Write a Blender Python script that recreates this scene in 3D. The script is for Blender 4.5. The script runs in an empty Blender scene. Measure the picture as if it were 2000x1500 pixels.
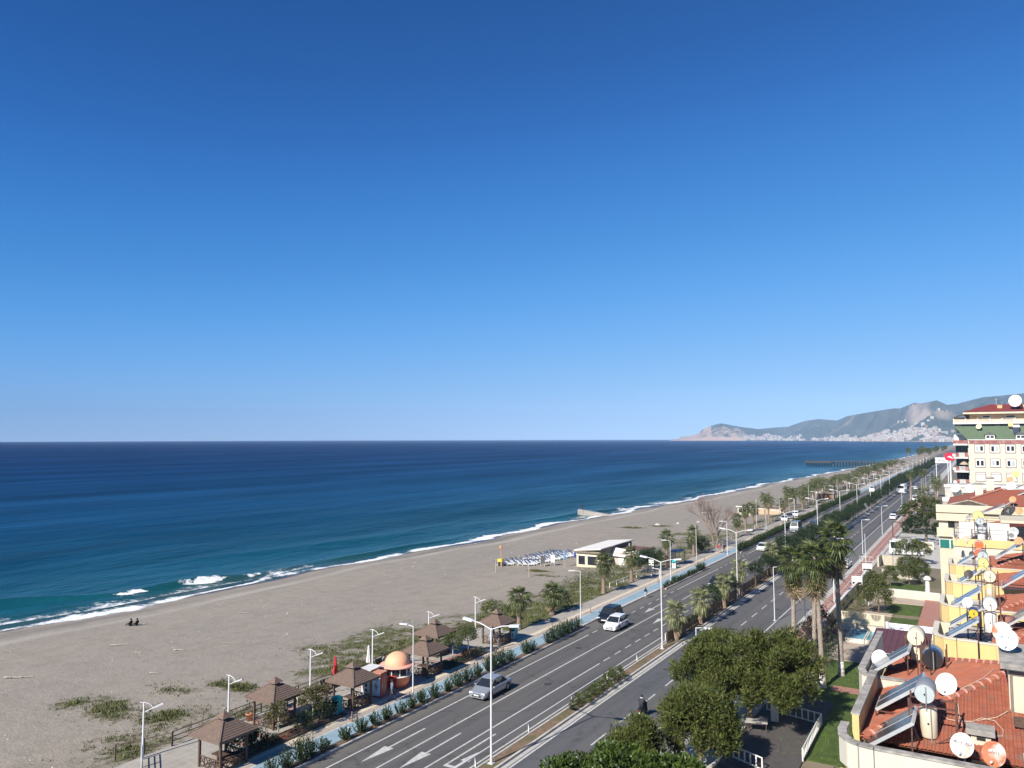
import bpy, math, random
from mathutils import Vector, Matrix, noise
SC = bpy.context.scene
COL = SC.collection
R = math.radians
# ------------------------------------------------------------------ camera
CAM_YAW, CAM_PITCH, CAM_ROLL, CAM_H = 31.086, 4.099, -0.172, 22.0
cd = bpy.data.cameras.new('camera'); cam = bpy.data.objects.new('camera', cd); COL.objects.link(cam)
cd.sensor_width = 36.0; cd.lens = 27.0; cd.clip_start = 0.5; cd.clip_end = 60000
_y, _p, _r = R(CAM_YAW), R(CAM_PITCH), R(CAM_ROLL)
_rt = Vector((math.cos(_y), math.sin(_y), 0)); _fh = Vector((-math.sin(_y), math.cos(_y), 0))
_fw = _fh*math.cos(_p) + Vector((0, 0, math.sin(_p))); _up = -_fh*math.sin(_p) + Vector((0, 0, math.cos(_p)))
_r2 = _rt*math.cos(_r) + _up*math.sin(_r); _u2 = _up*math.cos(_r) - _rt*math.sin(_r)
cam.matrix_world = Matrix(((_r2.x, _u2.x, -_fw.x, 0), (_r2.y, _u2.y, -_fw.y, 0), (_r2.z, _u2.z, -_fw.z, CAM_H), (0, 0, 0, 1)))
SC.camera = cam
# ------------------------------------------------------------------ light
SUN_EL, SUN_AZ = R(37.0), R(190.0)          # azimuth clockwise from +Y: behind the camera, a little towards the sea
W = bpy.data.worlds.new('World'); SC.world = W; W.use_nodes = True
nt = W.node_tree; bg = nt.nodes['Background']
sky = nt.nodes.new('ShaderNodeTexSky'); sky.sky_type = 'NISHITA'; sky.sun_disc = False
sky.sun_elevation = SUN_EL; sky.sun_rotation = SUN_AZ
sky.air_density = 0.3; sky.dust_density = 0.0; sky.ozone_density = 6.0; sky.altitude = 0
scl = nt.nodes.new('ShaderNodeVectorMath'); scl.operation = 'SCALE'; scl.inputs['Scale'].default_value = 0.085; nt.links.new(sky.outputs[0], scl.inputs[0])
crv = nt.nodes.new('ShaderNodeRGBCurve'); nt.links.new(scl.outputs[0], crv.inputs[1])      # the camera's contrasty, saturated response to a clear sky
for i, pts in enumerate((((.02, .009), (.04, .038), (.076, .115), (.13, .22), (.323, .46), (.5, .55), (1, .75)),
                         ((.042, .084), (.084, .225), (.159, .385), (.266, .49), (.552, .66), (1, .85)),
                         ((.109, .33), (.209, .64), (.376, .84), (.565, .86), (.847, .90), (1, .97)))):
    c = crv.mapping.curves[i]; c.points[0].location = (0, 0); c.points[1].location = pts[-1]
    for p in pts[:-1]: c.points.new(*p)
crv.mapping.update()
s10 = nt.nodes.new('ShaderNodeVectorMath'); s10.operation = 'SCALE'; s10.inputs['Scale'].default_value = 7.3; nt.links.new(crv.outputs[0], s10.inputs[0])
nt.links.new(s10.outputs[0], bg.inputs[0]); bg.inputs[1].default_value = 0.1
sd = bpy.data.lights.new('sun', 'SUN'); sd.energy = 5.0; sd.angle = R(0.53); sd.color = (1.0, 0.95, 0.87)
so = bpy.data.objects.new('sun', sd); COL.objects.link(so)
sdir = Vector((math.sin(SUN_AZ)*math.cos(SUN_EL), math.cos(SUN_AZ)*math.cos(SUN_EL), math.sin(SUN_EL)))
so.rotation_euler = sdir.to_track_quat('Z', 'Y').to_euler()
vs = SC.view_settings; vs.view_transform = 'Standard'; vs.look = 'None'; vs.exposure = 0.5; vs.gamma = 1.0; vs.use_curve_mapping = False
SC.cycles.max_bounces = 6; SC.cycles.volume_bounces = 0; SC.cycles.transparent_max_bounces = 12

# ------------------------------------------------------------------ helpers
rnd = random.Random(11)
U = rnd.uniform
KIDS = {}
def ob(name, me, parent=None, loc=(0, 0, 0), rz=0.0, rot=None, sc=None, label=None, cat=None, group=None, kind=None):
    o = bpy.data.objects.new(name, me); COL.objects.link(o)
    o.location = loc; o.rotation_euler = rot if rot else (0, 0, rz)
    if sc is not None: o.scale = sc if isinstance(sc, (tuple, list)) else (sc, sc, sc)
    if parent is not None: o.parent = parent; KIDS.setdefault(parent, []).append(o)
    if label: o['label'] = label
    if cat: o['category'] = cat
    if group: o['group'] = group
    if kind: o['kind'] = kind
    return o
def thing(name, label, cat, loc=(0, 0, 0), rz=0.0, group=None, sc=None):
    return ob(name, None, None, loc, rz, None, sc, label, cat, group)
def dup(root, loc=None, rz=None, sc=None, label=None, group=None, rot=None):
    r = root.copy(); COL.objects.link(r)
    if loc is not None: r.location = loc
    if rz is not None: r.rotation_euler = (0, 0, rz)
    if rot is not None: r.rotation_euler = rot
    if sc is not None: r.scale = sc if isinstance(sc, (tuple, list)) else (sc, sc, sc)
    if label: r['label'] = label
    if group: r['group'] = group
    for k in KIDS.get(root, []):
        c = k.copy(); COL.objects.link(c); c.parent = r; KIDS.setdefault(r, []).append(c)
        for q in KIDS.get(k, []):
            d = q.copy(); COL.objects.link(d); d.parent = c; KIDS.setdefault(c, []).append(d)
    return r
class MB:
    def __init__(s): s.v = []; s.f = []; s.m = []
    def add(s, vs, fs, mi=0):
        n = len(s.v); s.v += [tuple(v) for v in vs]; s.f += [tuple(i+n for i in f) for f in fs]; s.m += [mi]*len(fs); return s
    def box(s, x0, y0, z0, x1, y1, z1, mi=0):
        return s.add([(x0,y0,z0),(x1,y0,z0),(x1,y1,z0),(x0,y1,z0),(x0,y0,z1),(x1,y0,z1),(x1,y1,z1),(x0,y1,z1)],
                     [(0,3,2,1),(4,5,6,7),(0,1,5,4),(1,2,6,5),(2,3,7,6),(3,0,4,7)], mi)
    def cbox(s, x, y, z, w, d, h, mi=0): return s.box(x-w/2, y-d/2, z, x+w/2, y+d/2, z+h, mi)
    def obox(s, c, a, b, e, mi=0):      # oriented box from centre and three half axes
        c, a, b, e = map(Vector, (c, a, b, e))
        return s.add([c-a-b-e,c+a-b-e,c+a+b-e,c-a+b-e,c-a-b+e,c+a-b+e,c+a+b+e,c-a+b+e],
                     [(0,3,2,1),(4,5,6,7),(0,1,5,4),(1,2,6,5),(2,3,7,6),(3,0,4,7)], mi)
    def tube(s, pts, r, n=6, mi=0, r1=None, cap=True):
        pts = [Vector(p) for p in pts]; N = len(pts); base = len(s.v); vs = []
        for i, p in enumerate(pts):
            t = (pts[min(i+1, N-1)]-pts[max(i-1, 0)]).normalized()
            a = t.cross(Vector((0, 0, 1)) if abs(t.z) < 0.9 else Vector((1, 0, 0))).normalized(); b = t.cross(a)
            rr = r if r1 is None else r+(r1-r)*i/(N-1)
            vs += [p+(a*math.cos(2*math.pi*k/n)+b*math.sin(2*math.pi*k/n))*rr for k in range(n)]
        fs = [(i*n+k, i*n+(k+1) % n, (i+1)*n+(k+1) % n, (i+1)*n+k) for i in range(N-1) for k in range(n)]
        if cap:
            k = len(vs); vs += vs[:n]+vs[(N-1)*n:N*n]; fs += [tuple(range(k, k+n)), tuple(range(k+n, k+2*n))]
        return s.add(vs, fs, mi)
    def bar(s, p, q, w, h=None, mi=0):  # rectangular bar
        p, q = Vector(p), Vector(q); t = q-p; L = t.length; t.normalize(); h = h or w
        a = t.cross(Vector((0, 0, 1)) if abs(t.z) < 0.95 else Vector((1, 0, 0))).normalized(); b = t.cross(a)
        return s.obox((p+q)/2, t*L/2, a*w/2, b*h/2, mi)
    def lathe(s, prof, n=16, c=(0, 0, 0), ax='Z', mi=0):
        vs = []
        for (r, h) in prof:
            for k in range(n):
                x, y = r*math.cos(2*math.pi*k/n), r*math.sin(2*math.pi*k/n)
                v = (x, y, h) if ax == 'Z' else ((h, x, y) if ax == 'X' else (x, h, y))
                vs.append((v[0]+c[0], v[1]+c[1], v[2]+c[2]))
        N = len(prof)
        fs = [(i*n+k, i*n+(k+1) % n, (i+1)*n+(k+1) % n, (i+1)*n+k) for i in range(N-1) for k in range(n)]
        return s.add(vs, fs, mi)
    def quad(s, a, b, c, d, mi=0): return s.add([a, b, c, d], [(0, 1, 2, 3)], mi)
    def prism(s, poly, z0, z1, mi=0):   # extruded polygon
        n = len(poly); vs = [(x, y, z0) for x, y in poly]+[(x, y, z1) for x, y in poly]
        return s.add(vs, [tuple(range(n-1, -1, -1)), tuple(range(n, 2*n))]+[(i, (i+1) % n, n+(i+1) % n, n+i) for i in range(n)], mi)
    def xf(s, m):
        s.v = [tuple(m @ Vector(v)) for v in s.v]; return s
    def mesh(s, mats, smooth=False, name='m'):
        me = bpy.data.meshes.new(name); me.from_pydata(s.v, [], s.f)
        for m in (mats if isinstance(mats, (list, tuple)) else [mats]): me.materials.append(m)
        if any(s.m): me.polygons.foreach_set('material_index', s.m)
        if smooth: me.polygons.foreach_set('use_smooth', [True]*len(s.f))
        me.update(); return me
def bx(x0, y0, z0, x1, y1, z1): return MB().box(x0, y0, z0, x1, y1, z1)

# ------------------------------------------------------------------ materials
MATS = {}
def M(name, col, rough=0.7, var=0.12, scale=3.0, bump=0.0, bscale=30.0, metal=0.0, spec=0.4, dirt=None, dscale=0.6, damt=0.5, island=0.0, trans=0.0, detail=4, island_col=None):
    if name in MATS: return MATS[name]
    m = bpy.data.materials.new(name); m.use_nodes = True; n = m.node_tree; L = n.links.new
    b = n.nodes['Principled BSDF']; b.inputs['Roughness'].default_value = rough; b.inputs['Metallic'].default_value = metal
    b.inputs['Specular IOR Level'].default_value = spec
    g = n.nodes.new('ShaderNodeNewGeometry')
    def noi(sc, dt=4):
        t = n.nodes.new('ShaderNodeTexNoise'); t.inputs['Scale'].default_value = sc; t.inputs['Detail'].default_value = dt
        L(g.outputs['Position'], t.inputs['Vector']); return t
    rgb = n.nodes.new('ShaderNodeRGB'); rgb.outputs[0].default_value = (*col, 1); out = rgb.outputs[0]
    if var > 0:
        t = noi(scale, detail); mr = n.nodes.new('ShaderNodeMapRange'); mr.inputs[1].default_value = 0.3; mr.inputs[2].default_value = 0.7
        mr.inputs[3].default_value = 1-var; mr.inputs[4].default_value = 1+var; L(t.outputs[0], mr.inputs[0])
        h = n.nodes.new('ShaderNodeVectorMath'); h.operation = 'SCALE'; L(out, h.inputs[0]); L(mr.outputs[0], h.inputs['Scale']); out = h.outputs[0]
    if dirt:
        t = noi(dscale, 6); mr = n.nodes.new('ShaderNodeMapRange'); mr.inputs[1].default_value = 0.48; mr.inputs[2].default_value = 0.68
        mr.inputs[4].default_value = damt; L(t.outputs[0], mr.inputs[0])
        mx = n.nodes.new('ShaderNodeMix'); mx.data_type = 'RGBA'; L(mr.outputs[0], mx.inputs[0]); L(out, mx.inputs[6]); mx.inputs[7].default_value = (*dirt, 1); out = mx.outputs[2]
    if island > 0:
        mr = n.nodes.new('ShaderNodeMapRange'); mr.inputs[3].default_value = 1-island; mr.inputs[4].default_value = 1+island; L(g.outputs['Random Per Island'], mr.inputs[0])
        h = n.nodes.new('ShaderNodeVectorMath'); h.operation = 'SCALE'; L(out, h.inputs[0]); L(mr.outputs[0], h.inputs['Scale']); out = h.outputs[0]
        if island_col:
            ml = n.nodes.new('ShaderNodeMath'); ml.operation = 'MULTIPLY'; ml.inputs[1].default_value = 7.31; L(g.outputs['Random Per Island'], ml.inputs[0])
            fr = n.nodes.new('ShaderNodeMath'); fr.operation = 'FRACT'; L(ml.outputs[0], fr.inputs[0])
            m2 = n.nodes.new('ShaderNodeMapRange'); m2.inputs[1].default_value = 0.55; m2.inputs[2].default_value = 1.0; m2.inputs[4].default_value = 0.9; L(fr.outputs[0], m2.inputs[0])
            mx = n.nodes.new('ShaderNodeMix'); mx.data_type = 'RGBA'; L(m2.outputs[0], mx.inputs[0]); L(out, mx.inputs[6]); mx.inputs[7].default_value = (*island_col, 1); out = mx.outputs[2]
    L(out, b.inputs['Base Color'])
    if bump > 0:
        t = noi(bscale, 5); bp = n.nodes.new('ShaderNodeBump'); bp.inputs['Strength'].default_value = bump; bp.inputs['Distance'].default_value = 0.05
        L(t.outputs[0], bp.inputs['Height']); L(bp.outputs[0], b.inputs['Normal'])
    if trans > 0:
        tr = n.nodes.new('ShaderNodeBsdfTranslucent'); L(out, tr.inputs[0]); ms = n.nodes.new('ShaderNodeMixShader'); ms.inputs[0].default_value = trans
        L(b.outputs[0], ms.inputs[1]); L(tr.outputs[0], ms.inputs[2]); L(ms.outputs[0], n.nodes['Material Output'].inputs[0])
    MATS[name] = m; return m
white_paint = M('white_paint', (0.68, 0.665, 0.62), 0.5, 0.06, 2, dirt=(0.5, 0.48, 0.44), dscale=1.2, damt=0.25)
lamp_white = M('lamp_white', (0.66, 0.66, 0.65), 0.4, 0.04, 2)
lamp_grey = M('lamp_grey', (0.55, 0.56, 0.56), 0.4, 0.05, 2)
cream = M('cream_plaster', (0.60, 0.53, 0.39), 0.85, 0.06, 1.5, 0.15, 40, dirt=(0.5, 0.45, 0.37), dscale=0.9, damt=0.3)
yellow_pl = M('yellow_plaster', (0.66, 0.49, 0.21), 0.85, 0.06, 1.2, 0.12, 40, dirt=(0.6, 0.48, 0.27), dscale=0.7, damt=0.35)
white_pl = M('white_plaster', (0.60, 0.545, 0.44), 0.85, 0.05, 1.2, 0.12, 40, dirt=(0.5, 0.47, 0.42), dscale=0.8, damt=0.35)
conc = M('old_concrete', (0.36, 0.33, 0.29), 0.9, 0.25, 5, 0.4, 20, dirt=(0.17, 0.16, 0.14), dscale=2.2, damt=0.7)
conc_light = M('light_concrete', (0.46, 0.44, 0.40), 0.9, 0.14, 3, 0.2, 25, dirt=(0.3, 0.28, 0.25), dscale=1.0, damt=0.5)
brown_wood = M('brown_wood', (0.10, 0.062, 0.042), 0.65, 0.3, 9, 0.3, 40)
plank_wood = M('roof_plank_wood', (0.165, 0.115, 0.088), 0.75, 0.2, 6, 0.35, 40, dirt=(0.16, 0.11, 0.08), dscale=1.5, damt=0.6, island=0.2)
steel_brown = M('brown_painted_steel', (0.11, 0.05, 0.04), 0.55, 0.25, 6, dirt=(0.2, 0.09, 0.05), dscale=4, damt=0.6)
black_m = M('black_rubber', (0.02, 0.02, 0.022), 0.6, 0.1, 4)
dark_glass = M('dark_glass', (0.02, 0.025, 0.03), 0.08, 0, 1, spec=0.6)
glass_blue = M('collector_glass', (0.05, 0.075, 0.11), 0.12, 0.2, 4, spec=0.8)
glass_dark = M('dusty_collector_glass', (0.055, 0.06, 0.062), 0.2, 0.35, 3, spec=0.6)
alu = M('aluminium', (0.62, 0.62, 0.6), 0.4, 0.08, 4, metal=0.4)
steel = M('stainless_steel', (0.5, 0.5, 0.52), 0.22, 0.06, 4, metal=0.95)
trunk_m = M('bark', (0.16, 0.12, 0.085), 0.9, 0.35, 6, 0.6, 18)
palm_trunk_m = M('palm_bark', (0.25, 0.18, 0.13), 0.9, 0.4, 9, 0.6, 22)
soil = M('planting_soil', (0.16, 0.11, 0.075), 0.95, 0.35, 4, 0.5, 15, dirt=(0.09, 0.07, 0.04), dscale=1.0, damt=0.6)
plaza_m = None
# ------------------------------------------------------------------ setting: beach, sea, roads
def lerp_tab(x, xsx, ys):
    if x <= xsx[0]: return ys[0]
    for i in range(1, len(xsx)):
        if x <= xsx[i]:
            t = (x-xsx[i-1])/(xsx[i]-xsx[i-1]); return ys[i-1]+(ys[i]-ys[i-1])*t
    return ys[-1]
def xs(y):
    return lerp_tab(y, [-60, 90, 150, 225, 283, 437, 631, 839, 1500, 3000], [-110, -110.5, -108, -106.5, -102.5, -99, -90, -82, -75, -75]) + 0.9*math.sin(y*0.083+1)+0.5*math.sin(y*0.21)
def zt(x, y):
    s = xs(y)
    return lerp_tab(x, [s-20, s-4, s, s+12, (s-52)/2, -52, -49, -46, -44], [-6, -3.4, -3.0, -2.2, -1.3, -0.5, -0.12, -0.08, -0.08])
def nz(x, y, s, seed=0): return noise.fractal(Vector((x*s+seed*17.3, y*s-seed*5.1, seed*3.7)), 1.0, 2.0, 4)
PATCH = [(-65, 39.5, 4.5, 2.2, .75), (-57.5, 40.5, 3.5, 2.5, .55), (-59, 49, 3.2, 1.2, .8), (-53, 43.5, 4, 3, .55), (-53, 49.5, 1.3, .9, 1.3), (-54, 36, 4, 4, .5), (-63, 46, 3.5, 1.5, .5),
         (-59, 63, 5, 3.5, .8), (-55, 58, 3.5, 5, .8), (-56, 70, 6, 6, 1.1), (-52, 64, 3, 6, 1.2), (-52, 76, 6, 9, 1.4), (-50, 84, 5, 10, 1.3), (-50, 98, 4.5, 12, 1.35), (-50.5, 110, 5, 9, 1.2), (-56, 96, 2.5, 3, .5),
         (-53, 124, 7, 8, .7), (-50, 135, 5, 8, .9), (-50, 150, 5, 12, .8), (-52, 170, 6, 14, .7), (-51, 195, 5, 14, .6), (-78, 190, 3.5, 1.5, 1.1), (-72, 196, 3, 1.6, .8), (-62, 114, 2, 1, .7), (-66, 118, 2, .8, .6), (-60, 180, 6, 3, .7),
         (-49, 230, 4, 25, .7), (-49, 290, 4, 40, .7), (-49, 380, 5, 50, .8), (-48, 480, 5, 60, .9), (-58, 150, 4, 5, .5), (-61, 76, 3, 3, .35), (-75, 128, 3, .8, .4)]
def grass_amt(x, y):
    g = 0
    for (px, py, rx, ry, a) in PATCH:
        d = ((x-px)/rx)**2+((y-py)/ry)**2
        if d < 4: g = max(g, a*math.exp(-d*0.8))
    if g <= 0.02: return 0.0
    return max(0.0, min(1.0, g*(0.75+0.9*nz(x, y, 0.35, 1)+0.6*nz(x, y, 1.1, 2))))
YR = []; y = 10.0
while y < 1400: YR.append(y); y += 0.55 if y < 130 else (1.4 if y < 240 else y*0.012)
YR += [1500, 2000, 3000]
m = MB(); gat = []; wat = []
NX = 110
for y in YR:
    s = xs(y); x0 = s-20
    for i in range(NX):
        t = i/(NX-1); x = x0+(-43.0-x0)*t
        z = zt(x, y)
        if -46 > x > s-2: z += 0.05*nz(x, y, 0.25, 3)+0.025*nz(x, y, 1.2, 4)+0.10*math.exp(-((x-s-7.5)/1.6)**2)*(0.6+0.6*nz(x*.3, y, 0.12, 5))
        m.v.append((x, y, z)); gat.append(grass_amt(x, y) if x > -86 else 0.0)
        d = x-s-1.0*nz(x*.2, y, 0.08, 6)-0.7*math.sin(y*.17); wat.append(max(0, min(1, 1-(d-1.5)/1.6)))
for j in range(len(YR)-1):
    for i in range(NX-1):
        a = j*NX+i; m.f.append((a, a+1, a+NX+1, a+NX)); m.m.append(0)
sand = bpy.data.materials.new('beach_sand'); sand.use_nodes = True
def sand_nodes():
    n = sand.node_tree; L = n.links.new; b = n.nodes['Principled BSDF']
    g = n.nodes.new('ShaderNodeNewGeometry')
    def noi(sc, dt=5, vec=None):
        t = n.nodes.new('ShaderNodeTexNoise'); t.inputs['Scale'].default_value = sc; t.inputs['Detail'].default_value = dt; L(vec or g.outputs['Position'], t.inputs['Vector']); return t.outputs[0]
    def mr(src, a, bb, c, d):
        r = n.nodes.new('ShaderNodeMapRange'); L(src, r.inputs[0])
        for k, v in zip((1, 2, 3, 4), (a, bb, c, d)): r.inputs[k].default_value = v
        return r.outputs[0]
    def mix(f, A, Bc):
        x = n.nodes.new('ShaderNodeMix'); x.data_type = 'RGBA'; L(f, x.inputs[0])
        for s, k in ((A, 6), (Bc, 7)):
            if isinstance(s, tuple): x.inputs[k].default_value = (*s, 1)
            else: L(s, x.inputs[k])
        return x.outputs[2]
    def att(nm):
        a = n.nodes.new('ShaderNodeAttribute'); a.attribute_name = nm; return a.outputs['Fac']
    def mul(a, bb, op='MULTIPLY'):
        x = n.nodes.new('ShaderNodeMath'); x.operation = op
        for s, k in ((a, 0), (bb, 1)):
            if isinstance(s, (int, float)): x.inputs[k].default_value = s
            else: L(s, x.inputs[k])
        return x.outputs[0]
    st = n.nodes.new('ShaderNodeMapping'); L(g.outputs['Position'], st.inputs[0]); st.inputs['Scale'].default_value = (1, 0.22, 1)
    base = mix(mr(noi(0.06, 4, st.outputs[0]), .35, .65, 0, 1), (0.315, 0.268, 0.21), (0.285, 0.25, 0.208))
    base = mix(mr(noi(0.5, 6), .45, .7, 0, .6), base, (0.235, 0.205, 0.16))
    base = mix(mr(noi(5.0, 3), .5, .72, 0, .5), base, (0.19, 0.165, 0.13))
    base = mix(mr(noi(2.2, 2), .66, .74, 0, .4), base, (0.40, 0.35, 0.28))
    tr = n.nodes.new('ShaderNodeMapping'); L(g.outputs['Position'], tr.inputs[0]); tr.inputs['Scale'].default_value = (.9, .045, 1); tr.inputs['Rotation'].default_value = (0, 0, .06)
    base = mix(mr(noi(1.0, 5, tr.outputs[0]), .56, .66, 0, .35), base, (0.22, 0.195, 0.16))
    sep = n.nodes.new('ShaderNodeSeparateXYZ'); L(g.outputs['Position'], sep.inputs[0])
    base = mix(mul(mr(sep.outputs[0], -60, -52, 0, 1), mr(noi(0.25, 5), .4, .65, 0, .75), 'MULTIPLY'), base, (0.20, 0.175, 0.125))
    base = mix(mul(att('berm'), mr(noi(0.3, 4, st.outputs[0]), .3, .6, .3, 1)), base, (0.40, 0.36, 0.30))
    base = mix(mul(mr(att('band'), 0, 1, 0, 1), mr(noi(0.35, 5, st.outputs[0]), .38, .6, .25, .95)), base, (0.16, 0.142, 0.12))
    base = mix(att('wet'), base, (0.045, 0.043, 0.045))
    gf = att('grass')
    thr = mr(mul(gf, mr(noi(1.6, 6), .3, .7, .35, 1.7)), .2, .5, 0, 1)
    gcol = mix(mr(noi(0.9, 4), .35, .65, 0, 1), (0.075, 0.095, 0.022), (0.125, 0.115, 0.045))
    dry = mix(mr(gf, .3, .65, 0, 1), (0.13, 0.115, 0.07), gcol)
    col = mix(thr, base, dry)
    L(col, b.inputs['Base Color']); L(mr(att('wet'), 0, 1, .9, .28), b.inputs['Roughness']); b.inputs['Specular IOR Level'].default_value = .3
    bp = n.nodes.new('ShaderNodeBump'); bp.inputs['Strength'].default_value = 0.9; bp.inputs['Distance'].default_value = 0.09
    L(mul(noi(1.6, 6), mul(noi(6, 3), 0.6), 'ADD'), bp.inputs['Height']); L(bp.outputs[0], b.inputs['Normal'])
sand_nodes()
me = m.mesh(sand, True, 'beach')
for nm, arr in (('grass', gat), ('wet', wat)):
    a = me.attributes.new(nm, 'FLOAT', 'POINT'); a.data.foreach_set('value', arr)
band = []
berm = [math.exp(-((v[0]-xs(v[1])-9.6-1.2*math.sin(v[1]*.04))/1.1)**2) for v in m.v]
a = me.attributes.new('berm', 'FLOAT', 'POINT'); a.data.foreach_set('value', berm)
for v in m.v:
    d = v[0]-xs(v[1]); band.append(max(0, min(1, 1-abs(d-5.6)/2.6))*(0.75+0.5*math.sin(v[1]*0.05)))
a = me.attributes.new('band', 'FLOAT', 'POINT'); a.data.foreach_set('value', band)
beach = ob('beach', me, kind='structure')
# sparse grass growing on the sand, as geometry
gm = MB(); rg = random.Random(3); cnt = 0
while cnt < 8000:
    p = rg.choice(PATCH[:26]); x = rg.gauss(p[0], p[2]*.6); y = rg.gauss(p[1], p[3]*.6)
    if x > -46.6 or x < -85: continue
    a_ = grass_amt(x, y)
    if rg.random() > a_*1.2: continue
    cnt += 1; z = zt(x, y)
    for k in range(4):
        an = rg.uniform(0, 6.28); h = rg.uniform(.10, .3)*(0.6+a_); dx, dy = math.cos(an)*h*.6, math.sin(an)*h*.6
        px, py = -dy*.22/h*.3, dx*.22/h*.3; ox, oy = rg.uniform(-.15, .15), rg.uniform(-.15, .15)
        gm.add([(x+ox-px, y+oy-py, z-.03), (x+ox+px, y+oy+py, z-.03), (x+ox+dx, y+oy+dy, z+h)], [(0, 1, 2)])
ob('beach_grass', gm.mesh(M('beach_grass', (0.085, 0.10, 0.03), 0.8, .3, 1.2, island=.5, island_col=(0.22, 0.19, 0.08)), False), kind='stuff')

# ---- sea
OFF = [-3.0]; u = -3.0
while u < 14500:
    u += 0.45 if u < 30 else max(0.6, (u-30)*0.075+0.5); OFF.append(u)
YS = []; y = 20.0
while y < 15500: YS.append(y); y += 0.8 if y < 130 else y*0.011
m = MB(); off = []; foam = []
CR = ([40, 55, 61.6, 67.3, 75, 80.7, 85.1, 92.8, 100.9, 112, 130], [24, 20, 17.5, 14.8, 10.2, 8.6, 7.8, 6.4, 5.2, 4.5, 4])
def bump1(d, a, b): return math.exp(-(d/a)**2) if d < 0 else math.exp(-(d/b)**2)
def breaker(y):
    if y < 20 or y > 125: return 0
    return max(0, min(1, (y-20)/25))*max(0, min(1, (112-y)/22))*(0.8+0.35*math.sin(y*.23))
def sea_z(u, y):
    z = -3.0
    k = max(0, min(1, (u+1)/10))*max(0.0, 1-u/900)
    z += k*(0.13*math.sin(u*0.33+0.9*math.sin(y*.045)+nz(u, y, .02, 8)*2)+0.09*nz(u*1.2, y*.5, .18, 9)+0.16*math.sin(u*.105+.02*y+nz(u, y, .01, 7)*3))
    c = lerp_tab(y, *CR); z += 0.85*breaker(y)*bump1(c-u, 2.6, 0.9)
    # second swell further along the beach
    z += 0.5*bump1((7+2*math.sin(y*.04))-u, 2.2, 1.0)*max(0, min(1, (y-105)/20))*(0.5+0.5*math.sin(y*.06))
    z += 0.22*bump1(30+6*math.sin(y*.03)-u, 4, 2.4)+0.2*bump1(52+8*math.sin(y*.021)-u, 6, 3.5)
    return z
NS = len(OFF)
for y in YS:
    s = xs(min(y, 3000))
    for u in OFF:
        m.v.append((s-u, y, sea_z(u, y) if (u < 600 and y < 900) else -3.0)); off.append(u)
for j in range(len(YS)-1):
    for i in range(NS-1):
        a = j*NS+i; m.f.append((a, a+NS, a+NS+1, a+1)); m.m.append(0)
sea_m = bpy.data.materials.new('sea_water'); sea_m.use_nodes = True
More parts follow.
